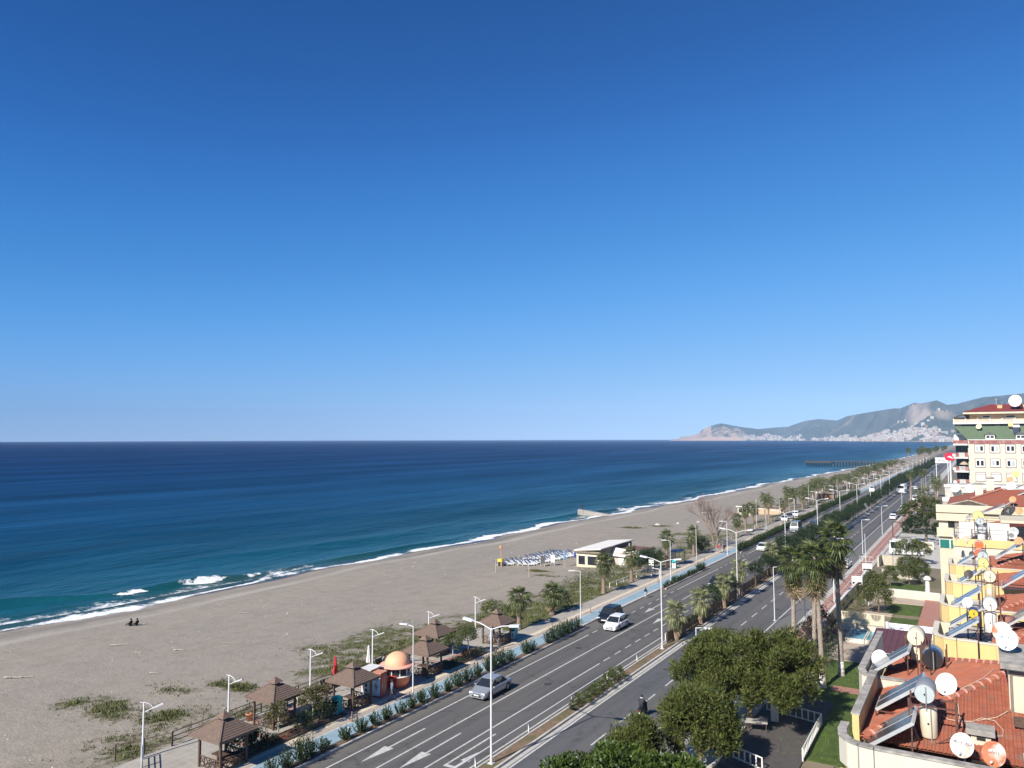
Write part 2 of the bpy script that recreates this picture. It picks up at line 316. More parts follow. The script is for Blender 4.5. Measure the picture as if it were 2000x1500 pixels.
def sea_nodes():
    n = sea_m.node_tree; L = n.links.new; b = n.nodes['Principled BSDF']; g = n.nodes.new('ShaderNodeNewGeometry')
    at = n.nodes.new('ShaderNodeAttribute'); at.attribute_name = 'off'
    def noi(sc, dt, scale):
        mp = n.nodes.new('ShaderNodeMapping'); mp.inputs['Scale'].default_value = scale; L(g.outputs['Position'], mp.inputs[0])
        t = n.nodes.new('ShaderNodeTexNoise'); t.inputs['Scale'].default_value = sc; t.inputs['Detail'].default_value = dt; L(mp.outputs[0], t.inputs['Vector']); return t.outputs[0]
    def mth(op, a, bb):
        x = n.nodes.new('ShaderNodeMath'); x.operation = op
        for s, k in ((a, 0), (bb, 1)):
            if isinstance(s, (int, float)): x.inputs[k].default_value = s
            else: L(s, x.inputs[k])
        return x.outputs[0]
    lg = mth('LOGARITHM', mth('MAXIMUM', mth('ADD', at.outputs['Fac'], mth('MULTIPLY', mth('SUBTRACT', noi(.05, 4, (1, .25, 1)), .5), 30)), 1.0), 10.0)
    f = mth('DIVIDE', lg, 4.0)
    cr = n.nodes.new('ShaderNodeValToRGB'); L(f, cr.inputs[0]); e = cr.color_ramp.elements
    e[0].position = 0.0; e[0].color = (0.024, 0.055, 0.052, 1); e[1].position = 1.0; e[1].color = (0.002, 0.017, 0.070, 1)
    for p, c in ((.22, (0.006, 0.055, 0.064)), (.38, (0.003, 0.052, 0.084)), (.52, (0.002, 0.042, 0.100)), (.68, (0.002, 0.027, 0.090)), (.82, (0.002, 0.020, 0.080))):
        q = e.new(p); q.color = (*c, 1)
    streak = noi(.012, 5, (1.6, .22, 1)); s2 = noi(.12, 4, (1.0, .25, 1))
    val = mth('ADD', mth('MULTIPLY', streak, 0.8), mth('MULTIPLY', s2, 0.5)); mr = n.nodes.new('ShaderNodeMapRange'); L(val, mr.inputs[0])
    mr.inputs[1].default_value = .42; mr.inputs[2].default_value = .9; mr.inputs[3].default_value = .55; mr.inputs[4].default_value = 1.5
    vm = n.nodes.new('ShaderNodeVectorMath'); vm.operation = 'SCALE'; L(cr.outputs[0], vm.inputs[0]); L(mr.outputs[0], vm.inputs['Scale']); L(vm.outputs[0], b.inputs['Base Color'])
    b.inputs['IOR'].default_value = 1.33; b.inputs['Specular IOR Level'].default_value = 0.07
    rr = n.nodes.new('ShaderNodeMapRange'); L(f, rr.inputs[0]); rr.inputs[1].default_value = .25; rr.inputs[2].default_value = .8; rr.inputs[3].default_value = .26; rr.inputs[4].default_value = .62; L(mth('ADD', rr.outputs[0], mth('MULTIPLY', mth('SUBTRACT', .5, streak), .35)), b.inputs['Roughness'])
    hgt = mth('ADD', mth('MULTIPLY', noi(.16, 4, (1, .4, 1)), 1.6), mth('ADD', mth('MULTIPLY', noi(.6, 4, (1, .5, 1)), .5), mth('MULTIPLY', noi(.035, 3, (1, .3, 1)), 3.5)))
    bp = n.nodes.new('ShaderNodeBump'); bp.inputs['Strength'].default_value = .9; bp.inputs['Distance'].default_value = .55; L(hgt, bp.inputs['Height']); L(bp.outputs[0], b.inputs['Normal'])
sea_nodes()
me = m.mesh(sea_m, True, 'sea'); a = me.attributes.new('off', 'FLOAT', 'POINT'); a.data.foreach_set('value', off)
ob('sea', me, kind='structure')
# ---- surf: thin sheets of foam on the water and wash, with thickness noise in alpha
foam_m = bpy.data.materials.new('sea_foam'); foam_m.use_nodes = True
def foam_nodes():
    n = foam_m.node_tree; L = n.links.new; b = n.nodes['Principled BSDF']; b.inputs['Base Color'].default_value = (.8, .81, .8, 1); b.inputs['Roughness'].default_value = .8
    g = n.nodes.new('ShaderNodeNewGeometry'); at = n.nodes.new('ShaderNodeAttribute'); at.attribute_name = 'dens'
    t = n.nodes.new('ShaderNodeTexNoise'); t.inputs['Scale'].default_value = .9; t.inputs['Detail'].default_value = 8; t.inputs['Roughness'].default_value = .74; L(g.outputs['Position'], t.inputs['Vector'])
    ad = n.nodes.new('ShaderNodeMath'); ad.operation = 'ADD'; L(t.outputs[0], ad.inputs[0]); L(at.outputs['Fac'], ad.inputs[1])
    mr = n.nodes.new('ShaderNodeMapRange'); L(ad.outputs[0], mr.inputs[0]); mr.inputs[1].default_value = .80; mr.inputs[2].default_value = 1.02; L(mr.outputs[0], b.inputs['Alpha'])
    bp = n.nodes.new('ShaderNodeBump'); bp.inputs['Strength'].default_value = .6; bp.inputs['Distance'].default_value = .15; L(t.outputs[0], bp.inputs['Height']); L(bp.outputs[0], b.inputs['Normal'])
foam_nodes()
def foam_sheet(name, ys, ufun, nu, zfun, dfun):
    m = MB(); d = []
    for y in ys:
        u0, u1 = ufun(y)
        for i in range(nu):
            t = i/(nu-1); u = u0+(u1-u0)*t; m.v.append((xs(y)-u, y, zfun(u, y))); d.append(dfun(t, y))
    for j in range(len(ys)-1):
        for i in range(nu-1):
            a = j*nu+i; m.f.append((a, a+nu, a+nu+1, a+1)); m.m.append(0)
    me = m.mesh(foam_m, True, name); a = me.attributes.new('dens', 'FLOAT', 'POINT'); a.data.foreach_set('value', d)
    return ob(name, me, kind='stuff')
def yrange(a, b, st):
    r = []; y = a
    while y < b: r.append(y); y += st if y < 150 else max(st, y*.006)
    return r
def swash_u(y):
    inn = 2.9+1.8*math.sin(y*.11+.5)+1.3*nz(0, y, .06, 20); out = 2.4+2.6*nz(3, y, .05, 21)+1.6*math.sin(y*.19+1)+min(2.5, y*.008)
    return (-max(.3, inn), max(-.2, out+0.9))
foam_sheet('surf_foam', yrange(25, 1300, .5), swash_u, 12, lambda u, y: max(sea_z(u, y), zt(xs(y)-u, y))+.035,
           lambda t, y: -.14+.72*math.exp(-((t-.36)/.30)**2)+.34*nz(t*3, y, .22, 22))
def crest_f(y0, y1, back, front, dens, k):
    return foam_sheet('breaking_wave_foam', yrange(y0, y1, .3), lambda y: (lerp_tab(y, *CR)-front*(.8+.25*nz(k, y, .3, k)), lerp_tab(y, *CR)+back), 14,
        lambda u, y: sea_z(u, y)+.05+.12*max(0, nz(u, y, 1.3, 30)),
        lambda t, y: -.2+(.5+dens*.55)*min(1, (y-y0)/2.6, (y1-y)/2.2)*(math.sin(math.pi*t)**.5)+.28*max(0, t-.45)*(1-t)*4+.55*nz(t*5, y, .55, k))
crest_f(72.8, 80.3, .5, 3.6, .55, 31); crest_f(83.6, 93.5, .4, 3.2, .6, 32); crest_f(94, 101, .3, 3, .18, 33); crest_f(44, 59.5, .2, 8.5, .42, 34)
foam_sheet('drifting_foam', yrange(50, 112, .6), lambda y: (2.5, 6.5+1.5*math.sin(y*.12)), 10, lambda u, y: sea_z(u, y)+.03, lambda t, y: .12+.3*(1-t)+.25*nz(t*3, y, .12, 40))
foam_sheet('drifting_foam', yrange(215, 320, .9), lambda y: (2, 8+2*math.sin(y*.07)), 8, lambda u, y: sea_z(u, y)+.03, lambda t, y: .12+.3*(1-t)+.3*nz(t*3, y, .09, 41))

# ---- hard ground
def strip(m, x0, x1, y0, y1, z, mi=0, n=1):
    for k in range(n):
        a, b = y0+(y1-y0)*k/n, y0+(y1-y0)*(k+1)/n; m.quad((x0, a, z), (x1, a, z), (x1, b, z), (x0, b, z), mi)
asphalt = bpy.data.materials.new('asphalt'); asphalt.use_nodes = True
def asphalt_nodes():
    n = asphalt.node_tree; L = n.links.new; b = n.nodes['Principled BSDF']; g = n.nodes.new('ShaderNodeNewGeometry')
    def noi(sc, dt, scale=(1, 1, 1)):
        mp = n.nodes.new('ShaderNodeMapping'); mp.inputs['Scale'].default_value = scale; L(g.outputs['Position'], mp.inputs[0])
        t = n.nodes.new('ShaderNodeTexNoise'); t.inputs['Scale'].default_value = sc; t.inputs['Detail'].default_value = dt; L(mp.outputs[0], t.inputs['Vector']); return t.outputs[0]
    def mr(src, a, bb, c, d):
        r = n.nodes.new('ShaderNodeMapRange'); L(src, r.inputs[0])
        for k, v in zip((1, 2, 3, 4), (a, bb, c, d)): r.inputs[k].default_value = v
        return r.outputs[0]
    def mix(f, A, Bc):
        x = n.nodes.new('ShaderNodeMix'); x.data_type = 'RGBA'; L(f, x.inputs[0])
        for s, k in ((A, 6), (Bc, 7)):
            if isinstance(s, tuple): x.inputs[k].default_value = (*s, 1)
            else: L(s, x.inputs[k])
        return x.outputs[2]
    sep = n.nodes.new('ShaderNodeSeparateXYZ'); L(g.outputs['Position'], sep.inputs[0]); X = sep.outputs[0]
    c = mix(mr(X, -28.2, -28.1, 0, 1), (0.102, 0.097, 0.092), (0.097, 0.099, 0.106))
    c = mix(mr(noi(.35, 5, (1, .06, 1)), .4, .68, 0, .75), c, (0.135, 0.124, 0.108))
    c = mix(mr(noi(1.4, 5, (1, .05, 1)), .5, .75, 0, .6), c, (0.062, 0.06, 0.06))
    c = mix(mr(noi(.08, 6), .5, .7, 0, .55), c, (0.11, 0.10, 0.088))
    vo = n.nodes.new('ShaderNodeTexVoronoi'); vo.feature = 'DISTANCE_TO_EDGE'; vo.inputs['Scale'].default_value = .09; wp = n.nodes.new('ShaderNodeVectorMath'); wp.operation = 'ADD'; L(g.outputs['Position'], wp.inputs[0]); tn = n.nodes.new('ShaderNodeTexNoise'); tn.inputs['Scale'].default_value = .5; tn.inputs['Detail'].default_value = 6; L(g.outputs['Position'], tn.inputs['Vector']); sc_ = n.nodes.new('ShaderNodeVectorMath'); sc_.operation = 'SCALE'; sc_.inputs['Scale'].default_value = 5; L(tn.outputs['Color'], sc_.inputs[0]); L(sc_.outputs[0], wp.inputs[1]); L(wp.outputs[0], vo.inputs['Vector'])
    c = mix(mr(vo.outputs[0], .004, .011, .55, 0), c, (0.035, 0.035, 0.037))
    w_ = n.nodes.new('ShaderNodeTexWave'); w_.wave_type = 'BANDS'; w_.bands_direction = 'X'; w_.inputs['Scale'].default_value = .177; w_.inputs['Distortion'].default_value = .6; w_.inputs['Detail'].default_value = 2; w_.inputs['Detail Scale'].default_value = .3; L(g.outputs['Position'], w_.inputs['Vector'])
    c = mix(mr(w_.outputs['Fac'], .55, .95, 0, .28), c, (0.058, 0.056, 0.056))
    c = mix(mr(noi(.9, 7, (1, .5, 1)), .64, .7, 0, .5), c, (0.04, 0.04, 0.042))
    c = mix(mr(X, -38.3, -39.2, 0, .8), c, (0.15, 0.137, 0.118))
    c = mix(mr(X, -21.0, -21.3, 1, 0), c, (0.15, 0.145, 0.138))
    c = mix(mr(noi(60, 2), .3, .7, 0, .25), c, (0.16, 0.155, 0.15))
    L(c, b.inputs['Base Color']); b.inputs['Roughness'].default_value = .85; b.inputs['Specular IOR Level'].default_value = .3
    bp = n.nodes.new('ShaderNodeBump'); bp.inputs['Strength'].default_value = .25; bp.inputs['Distance'].default_value = .02; L(noi(40, 4), bp.inputs['Height']); L(bp.outputs[0], b.inputs['Normal'])
asphalt_nodes()
YE = 1500
m = MB(); strip(m, -43.5, -18.0, 10, YE, 0.0, 0, 60); ob('road', m.mesh(asphalt), kind='structure')
m = MB(); strip(m, -43.6, 900, -60, 4200, -0.06); ob('ground', m.mesh(M('dry_ground', (0.2, 0.16, 0.11), .95, .3, .4, .3, 6, dirt=(0.10, 0.10, 0.05), dscale=.05, damt=.8)), kind='structure')
pave = M('promenade_paving', (0.36, 0.325, 0.275), .85, .08, 2.5, .15, 30, dirt=(0.28, 0.245, 0.2), dscale=.35, damt=.6)
pave2 = M('walkway_paving', (0.40, 0.35, 0.30), .85, .08, 3, .15, 30, dirt=(0.3, 0.26, 0.22), dscale=.5, damt=.6)
cream_pave = M('cream_paving', (0.62, 0.52, 0.38), .85, .1, 2, .1, 30)
red_pave = M('red_paving', (0.36, 0.17, 0.13), .85, .16, 3, .15, 30, dirt=(0.3, 0.2, 0.16), dscale=.5, damt=.5)
blue_pave = M('cycle_path_blue', (0.24, 0.345, 0.40), .8, .07, .7, .1, 30, dirt=(0.30, 0.40, 0.46), dscale=1.5, damt=.5)
mark = M('road_marking_paint', (0.52, 0.50, 0.46), .7, .15, 4, dirt=(0.3, 0.29, 0.27), dscale=2.5, damt=.45)
kerbm = M('kerb_concrete', (0.5, 0.47, 0.42), .85, .15, 3, .2, 20, dirt=(0.3, 0.27, 0.24), dscale=1, damt=.5)
# promenade slab with a real edge down to the sand, in 0.11 m steps above the road
m = MB(); m.box(-50.4, 12, -1.0, -42.55, 76.5, 0.11); m.box(-45.7, 76.5, -.6, -42.55, 640, 0.11); ob('promenade', m.mesh(pave), kind='structure')
# paving slabs of the plaza: 0.8 m slabs the photograph shows near the railing
slab = bx(-.392, -.392, 0, .392, .392, .018).mesh(M('paving_slab', (0.37, 0.335, 0.285), .85, .07, 2.5, .12, 30, dirt=(0.29, 0.25, 0.21), dscale=.4, damt=.6))
prom = bpy.data.objects['promenade']; k = 0
rs = random.Random(5)
for iy in range(0, 42):
    for ix in range(0, 8):
        y = 31.2+iy*.8; x = -49.7+ix*.8
        if k >= 290 or x > -45.0 and y > 44 or x > -44.2: continue
        k += 1; ob('paving_slab', slab, prom, (x, y, .108+rs.uniform(0, .006)))
m = MB(); strip(m, -43.75, -43.2, 12, 640, .115, 0, 8); ob('tactile_strip', m.mesh(cream_pave), kind='structure')
m = MB(); strip(m, -43.18, -42.62, 12, 640, .115, 0, 8); strip(m, -44.1, -43.78, 76.6, 640, .115, 0, 8); ob('walkway', m.mesh(pave2), kind='structure')
m = MB(); strip(m, -42.54, -42.36, 12, 640, .118, 0, 8); m.box(-42.55, 12, -.3, -40.6, 640, .112, 1); strip(m, -40.86, -40.62, 83, 109, .118); strip(m, -40.86, -40.62, 131.5, 151, .118)
ob('cycle_path', m.mesh([mark, blue_pave]), kind='structure')
m = MB()   # red bands across the plaza
for y in (38.6, 40.4, 45.2, 47.0, 52.6, 60.8, 62.4, 67.6): strip(m, -48.6, -45.0, y, y+.32, .133)
strip(m, -48.9, -48.6, 38.6, 47.3, .133); strip(m, -45.6, -45.25, 57.5, 69, .133); strip(m, -46.2, -45.7, 61.5, 68, .133)
ob('red_paving_bands', m.mesh(red_pave), kind='structure')
# planting strips between cycle path and road, with their kerbs
def planter(y0, y1, nm='planting_strip'):
    m = MB(); m.box(-40.6, y0, -.2, -39.86, y1, .13); ob(nm, m.mesh(soil), kind='structure')
    m = MB(); n = int((y1-y0)/1.0)
    for k in range(n): m.box(-39.86, y0+k*(y1-y0)/n+.01, -.2, -39.68, y0+(k+1)*(y1-y0)/n-.01, .16)
    ob('kerb', m.mesh(kerbm), kind='structure')
planter(14, 83.0); planter(109.2, 131.0); planter(151, 235); planter(240, 300); planter(306, 420); planter(430, 600)
m = MB()
for a, b in ((83.0, 109.2), (131, 151)):
    for k in range(int(b-a)): m.box(-40.58, a+k+.01, -.2, -40.40, a+k+.99, .13)
ob('kerb', m.mesh(kerbm), kind='structure')
# markings (sheets 4 mm and more above the asphalt)
m = MB()
def dashes(x, y0, y1, ln, per, w=.14):
    y = y0
    while y < y1: strip(m, x-w/2, x+w/2, y, y+ln, .005); y += per
strip(m, -38.32, -38.17, 12, 80, .005, 0, 4); dashes(-38.25, 81, 110, 1.3, 2.9); strip(m, -38.32, -38.17, 110, 131, .005); dashes(-38.25, 132, 150, 1.3, 2.9); strip(m, -38.32, -38.17, 151, 900, .005, 0, 8)
strip(m, -35.42, -35.27, 12, 130, .005, 0, 4); dashes(-35.35, 131, 700, 3, 8)
strip(m, -32.62, -32.47, 12, 70.5, .005, 0, 4); dashes(-32.55, 71.4, 128, 1.6, 2.75); dashes(-32.55, 131, 700, 3, 8)
strip(m, -30.02, -29.88, 12, 900, .005, 0, 8)
strip(m, -27.78, -27.6, 12, 1200, .005, 0, 8); strip(m, -21.62, -21.46, 12, 1200, .005, 0, 8)
dashes(-24.62, 31.1, 200, 2.6, 5.15); strip(m, -24.7, -24.54, 205, 330, .005, 0, 2)
def arrow(x, y0, y1, turn=0, z=.005):
    hl = (y1-y0)*.42
    m.quad((x-.08, y0+hl, z), (x+.08, y0+hl, z), (x+.08, y1, z), (x-.08, y1, z)); m.add([(x-.42, y0+hl, z), (x, y0, z), (x+.42, y0+hl, z)], [(0, 1, 2)])
arrow(-36.9, 41.0, 48.2); arrow(-34.0, 41.5, 48.8); arrow(-36.9, 93.5, 100); arrow(-33.9, 88.5, 95.5); arrow(-36.9, 137, 144); arrow(-33.9, 134, 141)
for (x, y) in ((-31.2, 43.8),): # u-turn arrow
    z = .005; strip(m, x-.55, x-.39, y, y+6.2, z); strip(m, x-.55, x+.4, y-.35, y, z); strip(m, x+.2, x+.4, y, y+1.0, z); m.add([(x-.05, y+1.0, z), (x+.65, y+1.0, z), (x+.3, y+2.8, z)], [(0, 1, 2)])
ob('road_markings', m.mesh(mark), kind='structure')
# median
m = MB()
m.box(-29.35, 14, -.2, -28.42, 1300, .11); ob('median_strip', m.mesh(M('median_soil', (0.19, 0.13, 0.08), .95, .3, 3, .5, 12, dirt=(0.085, 0.10, 0.03), dscale=.35, damt=.85)), kind='structure')
m = MB()
for k in range(240):
    y = 20+k*1.0; m.box(-28.42, y+.01, -.2, -28.24, y+.99, .16)
m.box(-28.42, 260, -.2, -28.24, 1300, .16); m.box(-29.5, 14, -.2, -29.35, 1300, .14); ob('kerb', m.mesh(kerbm), kind='structure')
m = MB(); strip(m, -28.24, -27.86, 12, 1300, .006, 0, 8); ob('gutter', m.mesh(conc_light), kind='structure')
# right pavement
m = MB(); m.box(-19.05, 12, -.2, -18.85, 1300, .12, 1); m.box(-18.85, 12, -.2, -15.9, 1300, .115, 0)
ob('sidewalk', m.mesh([conc_light, kerbm]), kind='structure')
m = MB()
y = 84.0
while y < 330: m.quad((-18.3, y, .121), (-17.5, y, .121), (-17.5, y+1.7, .121), (-18.3, y+1.7, .121)); m.quad((-17.38, y, .121), (-16.6, y, .121), (-16.6, y+1.7, .121), (-17.38, y+1.7, .121)); y += 1.86
ob('red_sidewalk_paving', m.mesh(red_pave), kind='structure')

mh = MB().lathe([(0, .012), (.33, .012), (.36, 0)], 18); mhm = mh.mesh(M('manhole_iron', (.05, .048, .046), .6, .2, 8)); rdo = bpy.data.objects['road']
for (x, y, z) in ((-33.9, 62.3, .004), (-36.8, 74.5, .004), (-26.2, 72.0, .004), (-22.9, 104.0, .004), (-17.0, 127.0, .125), (-17.3, 112.0, .125), (-34.2, 101, .004)): ob('manhole_cover', mhm, rdo, (x, y, z))
# ------------------------------------------------------------------ far coast: headland, mountains, town
rock_m = bpy.data.materials.new('mountain_side'); rock_m.use_nodes = True
def rock_nodes(mt, veg, veg2, rock, scale, lo, hi):
    n = mt.node_tree; L = n.links.new; b = n.nodes['Principled BSDF']; g = n.nodes.new('ShaderNodeNewGeometry')
    def noi(sc, dt):
        t = n.nodes.new('ShaderNodeTexNoise'); t.inputs['Scale'].default_value = sc; t.inputs['Detail'].default_value = dt; L(g.outputs['Position'], t.inputs['Vector']); return t.outputs[0]
    at = n.nodes.new('ShaderNodeAttribute'); at.attribute_name = 'bare'
    mx = n.nodes.new('ShaderNodeMix'); mx.data_type = 'RGBA'; mx.inputs[6].default_value = (*veg, 1); mx.inputs[7].default_value = (*veg2, 1); L(noi(scale*2, 6), mx.inputs[0])
    ad = n.nodes.new('ShaderNodeMath'); ad.operation = 'ADD'; L(noi(scale, 8), ad.inputs[0]); L(at.outputs['Fac'], ad.inputs[1])
    mr = n.nodes.new('ShaderNodeMapRange'); L(ad.outputs[0], mr.inputs[0]); mr.inputs[1].default_value = lo; mr.inputs[2].default_value = hi
    m2 = n.nodes.new('ShaderNodeMix'); m2.data_type = 'RGBA'; L(mr.outputs[0], m2.inputs[0]); L(mx.outputs[2], m2.inputs[6]); m2.inputs[7].default_value = (*rock, 1)
    L(m2.outputs[2], b.inputs['Base Color']); b.inputs['Roughness'].default_value = .95; b.inputs['Specular IOR Level'].default_value = .1
rock_nodes(rock_m, (0.035, 0.046, 0.036), (0.10, 0.10, 0.075), (0.30, 0.24, 0.19), .0034, .50, .76)
head_m = bpy.data.materials.new('headland_rock'); head_m.use_nodes = True
rock_nodes(head_m, (0.03, 0.042, 0.025), (0.075, 0.075, 0.04), (0.37, 0.25, 0.175), .014, .74, 1.02)
def polar(az, d): a = R(az); return math.sin(a)*d, math.cos(a)*d
RIDGE = ([-20, -15, -13.03, -11.32, -10.3, -9.31, -8.17, -7.51, -6.08, -4.67, -4.28, -3.45, -3.0, -2.11, -1.54, -.96, .47, 1.57, 2.64, 4.5],
         [.30, .50, .69, .82, 1.20, 1.33, 1.21, 1.52, 1.77, 1.99, 1.98, 2.33, 2.29, 2.47, 2.15, 2.2, 2.59, 2.68, 2.78, 2.6])
SHORE = ([-16, -11.35, -6.14, -3.1, -1.34, 1, 4.5], [9300, 7900, 5600, 4750, 4400, 4300, 4200])
def mt_h(az, t):
    D0 = lerp_tab(az, *SHORE); D1 = D0+4200; d = D0+4200*t; x, y = polar(az, d)
    top = math.tan(R(lerp_tab(az, *RIDGE)))*D1+22
    if t <= 1:
        h = top*(0.10*min(1, t/.12)*t/.12 if t < .12 else .10+.90*((t-.12)/.88)**1.15)
        k = math.sin(math.pi*min(1, max(0, (t-.05)/.95)))
        h += k*(290*noise.ridged_multi_fractal(Vector((x*.0011, y*.0011, 1.3)), 1.0, 2.1, 5, 1.0, 2.0)-260)+k*90*nz(x, y, .0012, 50)
        # stay under the line of sight to the ridge
        lim = 22+(d)*math.tan(R(lerp_tab(az, *RIDGE)))*.985
        h = min(h, lim)
        h += (6*nz(x, y, .004, 52) if t > .9 else 0)
    else: h = top*(1-(t-1)*1.5)
    return x, y, max(h, 1.0 if t > .012 else -4)
NA, NT = 330, 96
m = MB(); bare = []
TT = [0, .004]+[(.012+1.2*(i/(NT-3))**1.0) for i in range(NT-2)]
for i in range(NA+1):
    az = -16+20.5*i/NA
    for t in TT:
        x, y, z = mt_h(az, t); m.v.append((x, y, z))
        b_ = -.05
        for (a0, t0, ra, rt, s) in ((-3.0, .30, .6, .05, .5), (-2.2, .25, .7, .04, .4), (-5.0, .83, .35, .03, .9), (-7.3, .72, .5, .05, .4), (-6.2, .52, .5, .10, .3), (-6.4, .72, .6, .03, .45), (-1.9, .88, .5, .1, .35), (-8, .35, .6, .02, .4)):
            q = ((az-a0)/ra)**2+((t-t0)/rt)**2
            if q < 3: b_ = max(b_, s*math.exp(-q))
        bare.append(b_+(.35 if t < .05 else 0))
for i in range(NA):
    for j in range(len(TT)-1):
        a = i*len(TT)+j; m.f.append((a, a+len(TT), a+len(TT)+1, a+1)); m.m.append(0)
me = m.mesh(rock_m, True, 'mountains'); a = me.attributes.new('bare', 'FLOAT', 'POINT'); a.data.foreach_set('value', bare)
ob('mountains', me, kind='structure')
HEAD = ([-19.5, -19.3, -19.0, -18.72, -18.3, -17.81, -17.5, -17.19, -16.95, -16.72, -16.3, -15.9, -15.4, -14.77, -14.1, -13.55, -13.1, -12.7, -12.2, -11.68, -11.0],
        [-.09, -.04, -.06, .12, .15, .22, .36, .66, .74, .86, .98, 1.07, .98, .85, .76, .69, .55, .42, .28, .13, -.1])
def hd_h(az, t):
    D0 = lerp_tab(az, [-19.5, -16, -11], [9700, 9000, 8300]); d = D0+900*t; x, y = polar(az, d)
    top = math.tan(R(lerp_tab(az, *HEAD)))*(D0+500)+22
    s = t/.55
    if t <= .55: h = top*(min(1, s*1.15)**.62 if az < -14.5 else s**.9)
    else: h = top*(1-((t-.55)/.45)**2)
    h += math.sin(math.pi*min(1, t/.55))*(22*nz(x, y, .006, 60)+16*noise.ridged_multi_fractal(Vector((x*.012, y*.012, 4)), 1, 2, 4, 1, 2)-14)*(1 if az > -18.6 else .3)
    return x, y, (max(min(h, top*1.0+3*nz(x, y, .03, 61)), -4) if t > .01 else -5)
m = MB(); bare = []; NH = 200; NT2 = 44
for i in range(NH+1):
    az = -19.5+8.5*i/NH
    for j in range(NT2+1):
        t = j/NT2; x, y, z = hd_h(az, t); m.v.append((x, y, z))
        s = t/.55; b_ = .5 if (az < -16.6 and s < .97) else (.36 if (az < -14.2 and s < .62) else (-.1 if s > .6 else -.02))
        bare.append(b_ + (.4 if s < .08 else 0))
for i in range(NH):
    for j in range(NT2):
        a = i*(NT2+1)+j; m.f.append((a, a+NT2+1, a+NT2+2, a+1)); m.m.append(0)
me = m.mesh(head_m, True, 'headland'); a = me.attributes.new('bare', 'FLOAT', 'POINT'); a.data.foreach_set('value', bare)
ob('headland', me, kind='structure')
# town: the nearest blocks one by one, the rest as one mass
town_mats = [M('town_wall_white', (0.43, 0.40, 0.37), .9, 0), M('town_wall_cream', (0.36, 0.29, 0.23), .9, 0), M('town_wall_grey', (0.26, 0.25, 0.24), .9, 0), M('town_roof_red', (0.28, 0.14, 0.10), .9, 0), M('town_window', (0.06, 0.07, 0.08), .5, 0)]
def block_mesh(w, d, h, mi, red):
    b = MB(); b.box(-w/2, -d/2, -8, w/2, d/2, h, mi)
    nf = max(2, int(h/3.2))
    for f in range(nf): b.box(-w/2+.8, -d/2-.12, f*h/nf+1.0, w/2-.8, -d/2-.02, f*h/nf+2.2, 4)
    if red: b.add([(-w/2-.5, -d/2-.5, h), (w/2+.5, -d/2-.5, h), (w/2+.5, d/2+.5, h), (-w/2-.5, d/2+.5, h), (0, 0, h+3.4)], [(0, 1, 4), (1, 2, 4), (2, 3, 4), (3, 0, 4)], 3)
    return b
rt = random.Random(21)
protos = [block_mesh(rt.uniform(11, 19), rt.uniform(9, 14), rt.uniform(7, 15), rt.choice((0, 0, 1, 1, 2)), rt.random() < .4) for _ in range(8)]
pm = [p.mesh(town_mats, False, 'town_block') for p in protos]
def town_spot():
    while True:
        if rt.random() < .17:
            az = rt.uniform(-14.6, -11.2); t = rt.uniform(.02, .30) if az > -13 else rt.uniform(.02, .14); x, y, z = hd_h(az, t)
            if rt.random() < (az+15)/3.2: return x, y, z
        else:
            az = rt.triangular(-13, -.6, -3); t = abs(rt.gauss(0, .12))+.012
            if az < -8: t *= .4
            elif az < -6: t *= .6
            if t > .42: continue
            x, y, z = mt_h(az, t)
            if z > (75 if az > -5.5 else 45) and rt.random() > .06: continue
            if nz(x, y, .002, 70) > -.25: return x, y, z
for i in range(220):
    x, y, z = town_spot()
    ob('town_block', pm[i % 8], None, (x, y, z), rt.uniform(-.5, .5), None, rt.uniform(.8, 1.4), 'tiny pale apartment block in the far town at the foot of the mountains', 'apartment block', 'apartment blocks of the far town')
tm = MB()
for i in range(3600):
    x, y, z = town_spot(); p = protos[rt.randrange(8)]; s = rt.uniform(.6, 1.25); a = rt.uniform(-.6, .6); ca, sa = math.cos(a)*s, math.sin(a)*s
    tm.add([(x+v[0]*ca-v[1]*sa, y+v[0]*sa+v[1]*ca, z+v[2]*s) for v in p.v[:8]], p.f[:6], p.m[0] if rt.random() > .12 else 3)
ob('far_town', tm.mesh(town_mats), kind='stuff')
# haze: one closed volume round everything
hz = MB().box(-16500, -120, -8, 1500, 16500, 760)
hm = bpy.data.materials.new('haze_air'); hm.use_nodes = True; hn = hm.node_tree; hn.nodes.remove(hn.nodes['Principled BSDF'])
pv = hn.nodes.new('ShaderNodeVolumePrincipled'); pv.inputs['Color'].default_value = (0.42, 0.66, 1.0, 1); pv.inputs['Density'].default_value = 0.00005; pv.inputs['Anisotropy'].default_value = -0.38
hn.links.new(pv.outputs[0], hn.nodes['Material Output'].inputs['Volume'])
ob('haze', hz.mesh(hm), kind='stuff')
# ------------------------------------------------------------------ vegetation
leaf_ol = M('oleander_leaf', (0.036, 0.056, 0.018), .6, .25, 1.5, island=.5, trans=.15, spec=.12)
leaf_pine = M('pine_needles', (0.075, 0.098, 0.022), .65, .28, .9, island=.55, island_col=(0.14, 0.125, 0.038), trans=.15, spec=.2)
leaf_citrus = M('glossy_broad_leaf', (0.05, 0.085, 0.015), .4, .3, 1.1, island=.6, island_col=(0.11, 0.14, 0.024), trans=.2, spec=.4)
leaf_ball = M('clipped_tree_leaf', (0.062, 0.09, 0.022), .6, .3, 1.5, island=.5, island_col=(0.15, 0.13, 0.04), trans=.18)
leaf_dark = M('dark_leaf', (0.030, 0.050, 0.018), .6, .3, 1.0, island=.5, trans=.15)
leaf_palm = M('palm_frond_green', (0.075, 0.10, 0.028), .5, .25, 1.2, island=.4, island_col=(0.23, 0.22, 0.10), trans=.15)
